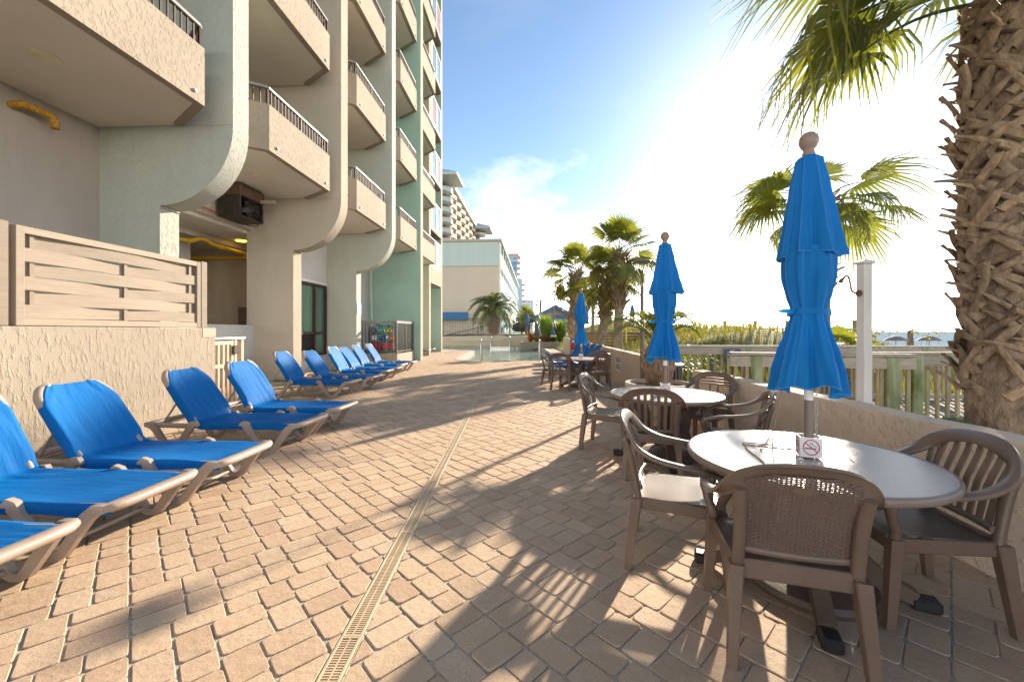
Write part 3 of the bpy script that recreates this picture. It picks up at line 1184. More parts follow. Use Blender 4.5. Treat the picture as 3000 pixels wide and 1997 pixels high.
# unit heater under the soffit
M_UNIT = pmat('grimy_steel', (0.055, 0.048, 0.04), 0.5, 0.4, 9, 0.002, 60, 0.4)
ux, uy, uz = -7.58, 10.15, 4.26
q = MB()
q.box(ux - 0.3, uy - 0.42, uz, ux + 0.3, uy - 0.38, uz + 0.52, 0.01)
q.box(ux - 0.3, uy + 0.42, uz, ux + 0.3, uy + 0.46, uz + 0.52, 0.01)
q.box(ux - 0.3, uy - 0.38, uz, ux + 0.3, uy + 0.42, uz + 0.03, 0.005)
q.box(ux - 0.3, uy - 0.38, uz + 0.03, ux - 0.26, uy + 0.42, uz + 0.52)
un = q.build('unit_heater', M_UNIT, hotel, 30)
MB().box(ux - 0.31, uy - 0.44, uz + 0.521, ux + 0.31, uy + 0.48, uz + 0.80, 0.01).build('hood', pmat('brown_sheet', (0.11, 0.06, 0.04), 0.5, 0.3, 6), un, 30)
q = MB()
for k in range(3):
    r = 0.10 + 0.07 * k
    q.tube([(ux + 0.30, uy + r * cos(t), uz + 0.27 + r * sin(t)) for t in [2 * pi * i / 24 for i in range(24)]], 0.006, 6, closed=True)
for k in range(8):
    t = 2 * pi * k / 8
    q.tube([(ux + 0.30, uy, uz + 0.27), (ux + 0.30, uy + 0.25 * cos(t), uz + 0.27 + 0.25 * sin(t))], 0.005, 5)
q.build('fan_guard', M_IRON, un, 0)
q = MB()
for k in range(4):
    t = radians(20 + 90 * k)
    R = Matrix.Rotation(t, 3, 'X') @ Matrix.Rotation(0.5, 3, 'Z')
    q.obox(Vector((ux + 0.22, uy, uz + 0.27)) + Matrix.Rotation(t, 3, 'X') @ Vector((0, 0.12, 0)), (0.012, 0.2, 0.12), R, 0.004)
q.build('fan_blade', M_UNIT, un, 0)
MB().tube(spline([(ux - 0.1, uy - 0.44, uz + 0.3), (ux - 0.05, uy - 0.5, uz + 0.12), (ux + 0.05, uy - 0.4, uz - 0.1), (ux + 0.3, uy + 0.1, uz - 0.14), (ux + 0.3, uy + 0.3, uz + 0.02)], 6), 0.012, 6).build('cable', M_BLACK, un, 60)
MB().box(ux + 0.31, uy + 0.30, uz + 0.52, ux + 0.7, uy + 0.36, uz + 0.60).build('duct', M_TAUPE, un, 0)
MB().tube([(XB + 0.02, 9.2, 4.33), (XB + 0.12, 9.2, 4.33), (XB + 0.12, 9.65, 4.31)], 0.018, 8).build('gas_pipe', pmat('red_pipe', (0.35, 0.05, 0.03), 0.6), un, 50)

# rusty insulated pipe stub on the first bay's wall
M_RUST = pmat('rusty_pipe', (0.42, 0.17, 0.02), 0.7, 0.5, 30, 0.006, 60, hue=(0.62, 0.36, 0.03))
pt = spline([(XB, 5.78, 4.83), (XB + 0.13, 5.78, 4.84), (XB + 0.2, 5.8, 4.84), (XB + 0.22, 5.9, 4.84), (XB + 0.22, 6.08, 4.84), (XB + 0.22, 6.16, 4.81), (XB + 0.22, 6.18, 4.73), (XB + 0.22, 6.18, 4.66)], 4)
MB().tube(pt, 0.055, 12).build('pipe_stub', M_RUST, hotel, 50)

# ---- ground floor, second bay: big window with curtain and unit grille
wn_ = MB()
y0, y1 = 12.35, 15.02
for (p, p2) in (((y0, 0.57), (y0, 3.05)), ((y1, 0.57), (y1, 3.05)), ((14.25, 0.57), (14.25, 3.05)), ((y0, 0.57), (y1, 0.57)), ((y0, 3.05), (y1, 3.05)), ((y0, 1.33), (y1, 1.33))):
    wn_.bar((XB + 0.04, *p), (XB + 0.04, *p2), 0.1, 0.09)
o = wn_.build('window', M_BRONZE, hotel, 0)
MB().box(XB + 0.004, y0 + 0.04, 1.37, XB + 0.012, 14.2, 3.0).build('pane', pmat('curtained_glass', (0.10, 0.20, 0.14), 0.12, 0.35, 2.5, 0, 60, 0, 0.9, stretch=(1, 5, 0.15)), o, 0)
MB().box(XB + 0.004, 14.3, 0.62, XB + 0.012, y1 - 0.04, 3.0).build('pane', pmat('curtained_glass_dark', (0.07, 0.15, 0.11), 0.12, 0.35, 2.5, 0, 60, 0, 0.9, stretch=(1, 5, 0.15)), o, 0)
for i in range(9):
    MB().obox((XB + 0.05, (y0 + 14.2) / 2, 0.65 + 0.075 * i), (0.05, 14.15 - y0, 0.012), Matrix.Rotation(0.5, 3, 'Y')).build('grille_slat', M_BLACK, o, 0)
MB().box(XB + 0.002, y0 + 0.04, 0.6, XB + 0.01, 14.2, 1.3).build('grille_back', M_BLACK, o, 0)
MB().box(XB, y0 - 0.2, 3.12, XB + 0.05, y1 + 0.15, 3.2).build('head_trim', M_WHITE, hotel, 0)
MB().tube([(XB + 0.3, 18.7, 4.9), (XB + 0.3, 18.72, 3.0), (XB + 0.34, 18.85, 0.5)], 0.05, 10).build('downpipe', M_GREYW, hotel, 50)
MB().box(XB + 0.02, 16.0, 0.5, XB + 0.07, 16.9, 2.9).build('patio_door', M_BRONZE, hotel, 0)

# paper notice on the third column
nt = thing('column_notice', 'white paper notice on the lit face of the third hotel column', 'sign', bw(XC + 0.012, 15.42, 2.05), BA)
MB().box(0, -0.17, 0, 0.01, 0.17, 0.42).build('sheet', M_WHITE, nt, 0)
q = MB()
for k in range(7):
    q.box(0.0105, -0.13, 0.06 + 0.045 * k, 0.0115, 0.13 - 0.05 * (k % 3), 0.075 + 0.045 * k)
q.build('text_lines', pmat('notice_ink', (0.25, 0.22, 0.22), 0.6), nt, 0)

# ---- fenced platform between the third and fourth fins
px0, px1, py0, py1, pz = -7.9, -5.68, 16.6, 19.08, 0.46
MB().box(px0, py0, -0.02, px1, py1, pz, 0.01).build('platform', M_NOSEB, hotel, 0)
rl = thing('platform_railing', 'dark metal picket railing round the raised platform under the hotel', 'railing', bw(0, 0), BA)
zb, zt = pz + 0.1, pz + 1.38
q = MB()
q.box(px0 + 0.3, py0 + 0.02, zt - 0.11, px1 - 0.02, py0 + 0.09, zt, 0.006)
q.box(px1 - 0.09, py0 + 0.092, zt - 0.11, px1 - 0.02, py1, zt, 0.006)
q.build('top_rail', M_RAILTOP, rl, 0)
q = MB()
q.box(px0 + 0.3, py0 + 0.03, zb - 0.03, px1 - 0.03, py0 + 0.08, zb + 0.02)
q.box(px1 - 0.08, py0 + 0.082, zb - 0.03, px1 - 0.03, py1, zb + 0.02)
q.build('bottom_rail', M_IRON, rl, 0)
pm = MB().box(-0.011, -0.011, zb, 0.011, 0.011, zt - 0.1).mesh('picket', 0)
pm.materials.append(M_IRON)
k = px0 + 0.36
while k < px1 - 0.1:
    obj('picket', pm, None, rl).location = (k, py0 + 0.055, 0)
    k += 0.125
k = py0 + 0.18
while k < py1:
    obj('picket', pm, None, rl).location = (px1 - 0.055, k, 0)
    k += 0.125
for (x, y) in ((px1 - 0.055, py0 + 0.055), (px0 + 0.33, py0 + 0.055), (px1 - 0.055, (py0 + py1) / 2)):
    MB().box(x - 0.03, y - 0.03, pz, x + 0.03, y + 0.03, zt - 0.105).build('post', M_IRON, rl, 0)

# rack heaped with beach toys and towels
rk = thing('toy_rack', 'dark wire rack behind the platform railing holding bright beach things', 'rack', bw(-6.55, 17.3, pz), BA)
q = MB()
for x in (-0.5, 0.5):
    for y in (-0.2, 0.2):
        q.box(x - 0.02, y - 0.02, 0, x + 0.02, y + 0.02, 1.15)
q.build('upright', M_IRON, rk, 0)
for z in (0.15, 0.48, 0.82, 1.12):
    MB().box(-0.55, -0.24, z, 0.55, 0.24, z + 0.02).build('shelf', M_IRON, rk, 0)
TOYC = {'teal': (0.02, 0.45, 0.42), 'red': (0.55, 0.03, 0.05), 'yellow': (0.75, 0.5, 0.03), 'green': (0.15, 0.5, 0.04),
        'pink': (0.7, 0.16, 0.25), 'white': (0.7, 0.7, 0.75), 'blue': (0.03, 0.12, 0.45), 'orange': (0.75, 0.25, 0.04), 'purple': (0.3, 0.15, 0.45)}
TM = {k: pmat('toy_' + k, v, 0.45, 0.2, 9, 0.003, 20) for k, v in TOYC.items()}


def bag(w_, d_, h_, seed):
    r_ = random.Random(seed)
    ph = [r_.uniform(0, 6) for _ in range(4)]

    def fn(u, v):
        a = 2 * pi * u
        e = sin(pi * min(1, max(0, v))) ** 0.35
        k = 1 + 0.12 * sin(3 * a + ph[0] + 3 * v) + 0.06 * sin(7 * a + ph[1])
        return (w_ / 2 * cos(a) * e * k, d_ / 2 * sin(a) * e * k, h_ * v + 0.02 * sin(4 * a + ph[2]) * e)
    return MB().grid(fn, 18, 8, True)


TOYS = [('towel_roll', 'teal', 'teal inflatable ring lying on top of the toy rack', 0.0, 1.14, 0.75, 0.16, 'toy'),
        ('beach_bag', 'teal', 'teal beach bag on the top shelf of the toy rack', -0.1, 0.84, 0.34, 0.25, 'bag'),
        ('beach_bag', 'yellow', 'yellow patterned bag at the right of the top rack shelf', 0.28, 0.84, 0.26, 0.25, 'bag'),
        ('beach_bag', 'purple', 'purple and white bag at the left of the top rack shelf', -0.4, 0.84, 0.24, 0.24, 'bag'),
        ('towel_bundle', 'white', 'white towel bundle on the middle shelf of the rack', -0.36, 0.5, 0.32, 0.28, 'towel'),
        ('towel_bundle', 'blue', 'blue towel bundle on the middle shelf of the rack', 0.02, 0.5, 0.34, 0.27, 'towel'),
        ('towel_bundle', 'orange', 'orange and pink towel bundle at the right of the rack', 0.4, 0.5, 0.26, 0.28, 'towel'),
        ('toy_crate', 'red', 'dark red crate on the lower left of the toy rack', -0.28, 0.17, 0.42, 0.28, 'crate'),
        ('toy_crate', 'red', 'dark red crate on the lower right of the toy rack', 0.26, 0.17, 0.42, 0.28, 'crate'),
        ('beach_bucket', 'pink', 'pink bucket on the floor below the toy rack', -0.1, 0.0, 0.2, 0.15, 'bucket'),
        ('beach_bucket', 'green', 'green bucket on the floor below the toy rack', 0.34, 0.0, 0.22, 0.15, 'bucket')]
for i, (nm, cl, lab, x, z, w_, h_, cat) in enumerate(TOYS):
    if cat == 'crate':
        q = MB()
        q.box(-w_ / 2, -0.17, 0, w_ / 2, 0.17, 0.03)
        for zz in (0.03, 0.12, 0.21):
            for (x0_, y0_, x1_, y1_) in ((-w_ / 2, -0.17, w_ / 2, -0.15), (-w_ / 2, 0.15, w_ / 2, 0.17), (-w_ / 2, -0.15, -w_ / 2 + 0.02, 0.15), (w_ / 2 - 0.02, -0.15, w_ / 2, 0.15)):
                q.box(x0_, y0_, zz, x1_, y1_, zz + 0.07)
    elif cat == 'bucket':
        q = MB().lathe([(0.07, 0), (w_ / 2, h_), (w_ / 2 + 0.012, h_), (w_ / 2 + 0.012, h_ - 0.015)], 16, cap=False)
    else:
        q = bag(w_, 0.32, h_, i)
    o = tag(q.build(nm, TM[cl], None, 50), lab, cat)
    o.location = bw(-6.55 + x, 17.3, pz + z + 0.005)
    o.rotation_euler = (0, 0, BA + 0.2 * (i % 3 - 1))

# ================================================================== stucco wall with woven wood fence, gate
WX0, WX1 = -5.43, -5.18
wl_ = thing('low_stucco_wall', 'rough beige stucco wall behind the nearest sun loungers', 'wall', (0, 0, 0), BA)
MB().box(WX0, -3.0, -0.02, WX1, 6.37, 1.45, 0.012).build('wall', M_WALL, wl_, 0)
q = MB()
q.box(WX1 - 0.003, 6.10, 1.30, WX1 + 0.006, 6.372, 1.452, 0.004)
q.build('patch', pmat('mortar_patch', (0.36, 0.31, 0.25), 0.95, 0.2, 10, 0.004, 60), wl_, 0)
M_FW = woodmat('fence_wood', (0.262, 0.212, 0.16), 'Y', 0.75, 0.10, 9, 0.0015)
fen = thing('woven_fence', 'tan woven board fence standing on top of the stucco wall', 'fence', (0, 0, 0), BA)
FX = -5.30
Z0, Z1 = 1.455, 2.485
for ya, yb in ((3.86, 6.16), (1.32, 3.62), (-1.22, 1.08)):
    fr = MB()
    for (p, p2) in (((ya, Z0 + 0.04), (yb, Z0 + 0.04)), ((ya, Z1 - 0.04), (yb, Z1 - 0.04))):
        fr.bar((FX, p[0], p[1]), (FX, p2[0], p2[1]), 0.09, 0.075, ch=0.006)
    fr.build('panel_rail', M_FW, fen, 0)
    for y in (ya + 0.035, yb - 0.035):
        MB().box(FX - 0.048, y - 0.04, Z0 + 0.002, FX + 0.048, y + 0.04, Z1 - 0.002, 0.006).build('panel_stile', M_FW, fen, 0)
    ym = (ya + yb) / 2
    for y in (ym, ya + 0.16, yb - 0.16):
        MB().box(FX - 0.011, y - 0.02, Z0 + 0.08, FX + 0.011, y + 0.02, Z1 - 0.08).build('batten', M_FW, fen, 0)
    nb = 6
    bh = (Z1 - Z0 - 0.16) / nb
    for i in range(nb):
        s_ = 1 if i % 2 == 0 else -1

        def fn(u, v, s_=s_, i=i, ya=ya, yb=yb):
            y = ya + 0.06 + u * (yb - ya - 0.12)
            off = -s_ * 0.021 * cos(2 * pi * u)
            return (FX + off, y, Z1 - 0.08 - bh * (i + 1) + 0.004 + v * (bh - 0.004) + 0.006 * sin(5 * u + i))
        q = MB()
        N = 24
        for sgn in (0, 1):
            o0 = len(q.v)
            for j in range(N + 1):
                for v_ in (0, 1):
                    p = fn(j / N, v_)
                    q.v.append((p[0] + (0.0065 if sgn else -0.0065), p[1], p[2]))
            for j in range(N):
                a_ = o0 + 2 * j
                q.f.append((a_, a_ + 1, a_ + 3, a_ + 2))
        H_ = 2 * (N + 1)
        for j in range(N):
            for v_ in (0, 1):
                a_ = 2 * j + v_
                q.f.append((a_, a_ + 2, H_ + a_ + 2, H_ + a_))
        q.build('woven_board', M_FW, fen, 40)
for y in (6.22, 3.74, 1.2):
    MB().box(FX - 0.055, y - 0.058, Z0, FX + 0.055, y + 0.058, Z1 + 0.015, 0.006).build('post', M_FW, fen, 0)

gt = thing('metal_gate', 'tan metal gate closing the gap beside the stucco wall', 'gate', bw(-5.32, 6.42), BA)
M_GATE = pmat('gate_paint', (0.50, 0.36, 0.24), 0.5, 0.15, 6)
GH = 1.27
q = MB()
q.box(-0.02, 0.02, GH - 0.10, 0.02, 0.50, GH - 0.04)
q.box(-0.02, 0.02, 0.78, 0.02, 0.50, 0.84)
q.box(-0.02, 0.02, 0.10, 0.02, 0.50, 0.16)
q.box(-0.021, 0.45, 0.08, 0.021, 0.50, GH - 0.03)
q.build('leaf_frame', M_GATE, gt, 0)
for y in (0.06, 0.17, 0.28, 0.38):
    MB().box(-0.015, y - 0.02, 0.12, 0.015, y + 0.02, GH - 0.07).build('bar', M_GATE, gt, 0)
q = MB()
q.box(-0.03, 0.515, 0, 0.03, 0.57, GH - 0.01)
q.box(-0.03, 0.68, 0, 0.03, 0.74, GH - 0.01)
q.build('post', M_GATE, gt, 0)
MB().tube([(0, 0, GH), (0, 0.505, GH)], 0.036, 10).build('handrail', M_ALU, gt, 60)
MB().tube([(0, 0.515, GH), (0, 0.77, GH)], 0.037, 10).build('handrail', M_ALU, gt, 60)
MB().box(0.022, 0.46, 1.0, 0.06, 0.56, 1.15, 0.01).build('latch', M_BLACK, gt, 0)
# ================================================================== sun loungers
m, n, l, b, out = _mat('sling_fabric')
v = coords(n, l)
f = noise(n, l, v, 1.7, 4)
c = ramp(n, l, f, [(0.3, (0.0015, 0.105, 0.33)), (0.7, (0.002, 0.135, 0.40))])
# sun-fade and dust patches
c = mixc(n, l, mth(n, l, 'MULTIPLY', mth(n, l, 'SUBTRACT', noise(n, l, v, 3.6, 6), 0.55), 1.2, True), c, (0.008, 0.155, 0.42))
oi = n.new('ShaderNodeObjectInfo')
hsv = n.new('ShaderNodeHueSaturation')
l.new(mth(n, l, 'ADD', mth(n, l, 'MULTIPLY', oi.outputs['Random'], 0.3), 0.85), hsv.inputs['Value'])
l.new(c, hsv.inputs['Color'])
l.new(hsv.outputs[0], b.inputs['Base Color'])
b.inputs['Roughness'].default_value = 0.6
b.inputs['Specular IOR Level'].default_value = 0.10
wx = n.new('ShaderNodeTexWave')
wx.inputs['Scale'].default_value = 260
l.new(v, wx.inputs['Vector'])
wr = coords(n, l, (1, 6, 1))
h = mth(n, l, 'ADD', mth(n, l, 'MULTIPLY', wx.outputs['Fac'], 0.05), noise(n, l, wr, 5, 3))
bump(n, l, b, h, 0.005)
M_SLING = m
M_FRAME = pmat('lounger_plastic', (0.36, 0.28, 0.22), 0.48, 0.10, 4, 0.0012, 30, objvar=0.08)

LW, LL = 0.31, 1.86


def make_lounger(back_deg=57.0, ws=0.0):
    root = thing('sun_lounger', 'x', 'lounger', (0, 0, 0), 0, 'blue sling sun loungers')
    ra = radians(back_deg)
    hx, hz, bl = -1.27, 0.335, 0.74
    # side rails (each with a rolled outer edge)
    q = MB()
    for s in (-1, 1):
        q.tube(spline([(-0.02, s * 0.275, 0.315), (-0.6, s * 0.285, 0.30), (-1.25, s * 0.285, 0.295), (-LL, s * 0.275, 0.30)], 5), 0.03, 8, flat=0.75)
    q.build('side_rail', M_FRAME, root, 60)
    # foot rail: broad, softly rounded nose
    q = MB()
    prof = [(0.0, -0.03), (0.03, -0.025), (0.042, -0.005), (0.038, 0.018), (0.015, 0.03), (-0.03, 0.028), (-0.05, 0.01), (-0.045, -0.02)]
    N = 14
    o0 = 0
    for j in range(N + 1):
        y = -0.335 + 0.67 * j / N
        e = abs(2 * j / N - 1)
        dx = -0.035 * e ** 6
        sc = 1 - 0.25 * e ** 8
        for (px, pz) in prof:
            q.v.append((dx + px * sc, y, 0.325 + pz * sc))
    P_ = len(prof)
    for j in range(N):
        for k in range(P_):
            q.f.append((j * P_ + k, j * P_ + (k + 1) % P_, (j + 1) * P_ + (k + 1) % P_, (j + 1) * P_ + k))
    q.f += [tuple(range(P_)), tuple(N * P_ + k for k in range(P_ - 1, -1, -1))]
    q.build('foot_rail', M_FRAME, root, 60)
    q = MB()
    q.tube(spline([(-LL + 0.02, -0.30, 0.30), (-LL - 0.03, -0.2, 0.30), (-LL - 0.03, 0.2, 0.30), (-LL + 0.02, 0.30, 0.30)], 5), 0.032, 8)
    q.build('head_bar', M_FRAME, root, 60)
    MB().tube([(-1.05, -0.28, 0.285), (-1.05, 0.28, 0.285)], 0.022, 8).build('cross_bar', M_FRAME, root, 60)
    MB().tube([(-0.42, -0.30, 0.05), (-0.42, 0.30, 0.05)], 0.018, 8).build('cross_bar', M_FRAME, root, 60)
    # four V-shaped legs standing outside the rails
    lv = [(-0.02, 0.325), (-0.085, 0.315), (-0.14, 0.27), (-0.30, 0.045), (-0.335, 0.022), (-0.385, 0.022), (-0.42, 0.045), (-0.60, 0.29), (-0.63, 0.325), (-0.66, 0.345), (-0.70, 0.325)]
    lw_ = [0.05, 0.07, 0.075, 0.062, 0.05, 0.05, 0.062, 0.075, 0.082, 0.055, 0.02]
    rv = [(-1.20, 0.30), (-1.24, 0.335), (-1.27, 0.325), (-1.30, 0.29), (-1.47, 0.045), (-1.505, 0.022), (-1.55, 0.022), (-1.585, 0.045), (-1.74, 0.27), (-1.80, 0.31), (-LL, 0.315)]
    rw_ = [0.02, 0.055, 0.08, 0.075, 0.062, 0.05, 0.05, 0.062, 0.072, 0.066, 0.05]
    for s in (-1, 1):
        ya, yb = (0.300, 0.338) if s > 0 else (-0.338, -0.300)
        MB().band(lv, lw_, ya, yb).build('leg', M_FRAME, root, 50)
        MB().band(rv, rw_, ya, yb).build('leg', M_FRAME, root, 50)
    # backrest frame
    dx, dz = -cos(ra), sin(ra)
    q = MB()

    def bp(t, y, off=0.0):
        return (hx + dx * t - dz * off, y, hz - 0.03 + dz * t - (-dx) * off)
    pts = [bp(0.0, -0.255), bp(bl * 0.72, -0.262), bp(bl * 0.9, -0.225), bp(bl * 1.0, -0.15), bp(bl * 1.01, 0), bp(bl * 1.0, 0.15), bp(bl * 0.9, 0.225), bp(bl * 0.72, 0.262), bp(0.0, 0.255)]
    q.tube(spline(pts, 5), 0.026, 8)
    # moulded ears
    for s in (-1, 1):
        q.tube(spline([bp(bl * 0.74, s * 0.28), bp(bl * 0.88, s * 0.272), bp(bl * 0.985, s * 0.225), bp(bl * 1.03, s * 0.15)], 4), [0.02] + [0.036] * 11 + [0.03], 8)
    q.build('back_frame', M_FRAME, root, 60)
    q = MB()
    for s in (-1, 1):
        q.tube([bp(bl * 0.52, s * 0.24, 0.02), (-LL + 0.12, s * 0.22, 0.30)], 0.011, 6)
    q.tube([(-LL + 0.12, -0.22, 0.30), (-LL + 0.12, 0.22, 0.30)], 0.011, 6)
    q.build('prop', M_FRAME, root, 60)
    # sling: seat and backrest in one cloth, wrapped over the rails
    rr = random.Random(4)

    def sl(u, v):
        s = u * (1.20 + bl * 1.0)
        e = 2 * v - 1
        half = LW
        if s < 1.20:
            x, z, nx, nz = -0.045 - s, 0.343, 0, 1
            if s < 0.08:
                half = LW - 0.05 * (1 - s / 0.08)
        else:
            t = s - 1.20
            k = smooth01(t / 0.14)
            x = -1.245 - (dx * 0 + 1) * 0 + dx * t * k - (1 - k) * t * 0.85
            z = 0.343 + dz * t * k + 0.01 * (1 - k)
            nx, nz = sin(ra) * k, cos(ra) * k + (1 - k)
            tt = t / bl
            if tt > 0.70:
                half = LW - 0.115 * ((tt - 0.70) / 0.30) ** 1.5
        ae = abs(e)
        if ae > 0.86:
            drop = ((ae - 0.86) / 0.14)
            y = (1 if e > 0 else -1) * (half * (0.97 + 0.03 * min(1, drop * 2)))
            dd = 0.075 * drop
        else:
            y = half * 0.97 * e / 0.86
            dd = 0.020 * (1 - (ae / 0.86) ** 2) * (0.35 + 0.65 * sin(pi * min(1, max(0, s / 1.2))) if s < 1.2 else 0.7)
        wr_ = 0.006 * sin(5.1 * s + 4 * ws) * sin(3.3 * e + 2.0 * ws + s) + 0.004 * sin(13 * e * s + ws) * ae + 0.0035 * sin(21 * e + 9 * s + ws) * exp(-((s - 1.2) / 0.25) ** 2) + 0.005 * sin(34 * e + ws) * exp(-(s / 0.16) ** 2) + 0.006 * sin(16 * e + 1) * smooth01((s - 1.78) / 0.1) * ae
        dd += wr_
        return (x - nx * dd, y, z - nz * dd)
    MB().grid(sl, 56, 30).build('sling', M_SLING, root, 180, True)
    return root


LOUNGERS = [  # foot centre x, y, heading of the foot, label
    (-2.44, 1.97, 0.055, 'blue sun lounger at the lower left corner, only its foot end in view'),
    (-2.42, 2.80, 0.065, 'second blue sun lounger from the camera, its backrest cut by the left edge'),
    (-2.33, 3.62, 0.07, 'nearest blue sun lounger seen whole, in front of the stucco wall'),
    (-2.40, 4.97, 0.085, 'fourth blue sun lounger from the camera, in front of the end of the stucco wall'),
    (-2.37, 5.90, 0.075, 'fifth blue sun lounger from the camera, in front of the metal gate'),
    (-3.38, 8.85, 0.06, 'sixth blue sun lounger from the camera, set back beside the second column'),
    (-3.22, 9.80, 0.05, 'seventh blue sun lounger from the camera, below the ground floor window'),
    (-3.34, 11.22, 0.05, 'eighth blue sun lounger from the camera, right of the ground floor window'),
    (-3.32, 12.10, 0.04, 'ninth blue sun lounger from the camera'),
    (-3.50, 13.32, 0.06, 'tenth blue sun lounger from the camera, beside the third column'),
    (-3.44, 14.45, 0.05, 'last blue sun lounger of the row, beside the fenced platform'),
    (-4.75, 23.6, 0.05, 'nearer of the two distant loungers beyond the fourth hotel fin'),
    (-4.75, 25.0, 0.05, 'farther of the two distant loungers beyond the fourth hotel fin'),
]
L0 = make_lounger()
L1 = make_lounger(53.5, 2.1)
L2 = make_lounger(60.0, 4.4)
for i, (x, y, a, lab) in enumerate(LOUNGERS):
    src = (L0, L1, L2)[(i * 2) % 3]
    if i < 3:
        src.location = (x, y, 0)
        src.rotation_euler = (0, 0, -a)
        src['label'] = lab
    else:
        dup((L0, L1, L2, L1, L0)[i % 5], (x, y, 0), -a + 0.015 * sin(i * 2.7), lab)
for i, (x, y, a, lab) in enumerate([
        (1.20, 13.1, 0.1, 'nearest blue lounger by the sea wall, behind the far table'),
        (1.25, 14.3, 0.08, 'second blue lounger by the sea wall behind the far table'),
        (1.30, 15.6, 0.1, 'third blue lounger by the sea wall behind the far table'),
        (1.38, 17.0, 0.09, 'fourth blue lounger by the sea wall, beside the pool edge'),
        (1.45, 18.2, 0.1, 'farthest blue lounger by the sea wall, beside the pool edge')]):
    dup(L0, (x, y, 0), pi + a, lab)

# ================================================================== patio chairs
M_CHAIR = pmat('brown_resin', (0.165, 0.112, 0.08), 0.34, 0.12, 5, 0.0012, 70, objvar=0.1)
m, n, l, b, out = _mat('brown_resin_weave')
v = coords(n, l)
ck = n.new('ShaderNodeTexBrick')
ck.inputs['Scale'].default_value = 42
ck.inputs['Mortar Size'].default_value = 0.035
ck.inputs['Color1'].default_value = (0.21, 0.148, 0.108, 1)
ck.inputs['Color2'].default_value = (0.17, 0.118, 0.085, 1)
ck.inputs['Mortar'].default_value = (0.05, 0.036, 0.028, 1)
l.new(v, ck.inputs['Vector'])
l.new(ck.outputs['Color'], b.inputs['Base Color'])
b.inputs['Roughness'].default_value = 0.32
bump(n, l, b, mth(n, l, 'SUBTRACT', 1.0, ck.outputs['Fac']), 0.004)
M_WEAVE = m


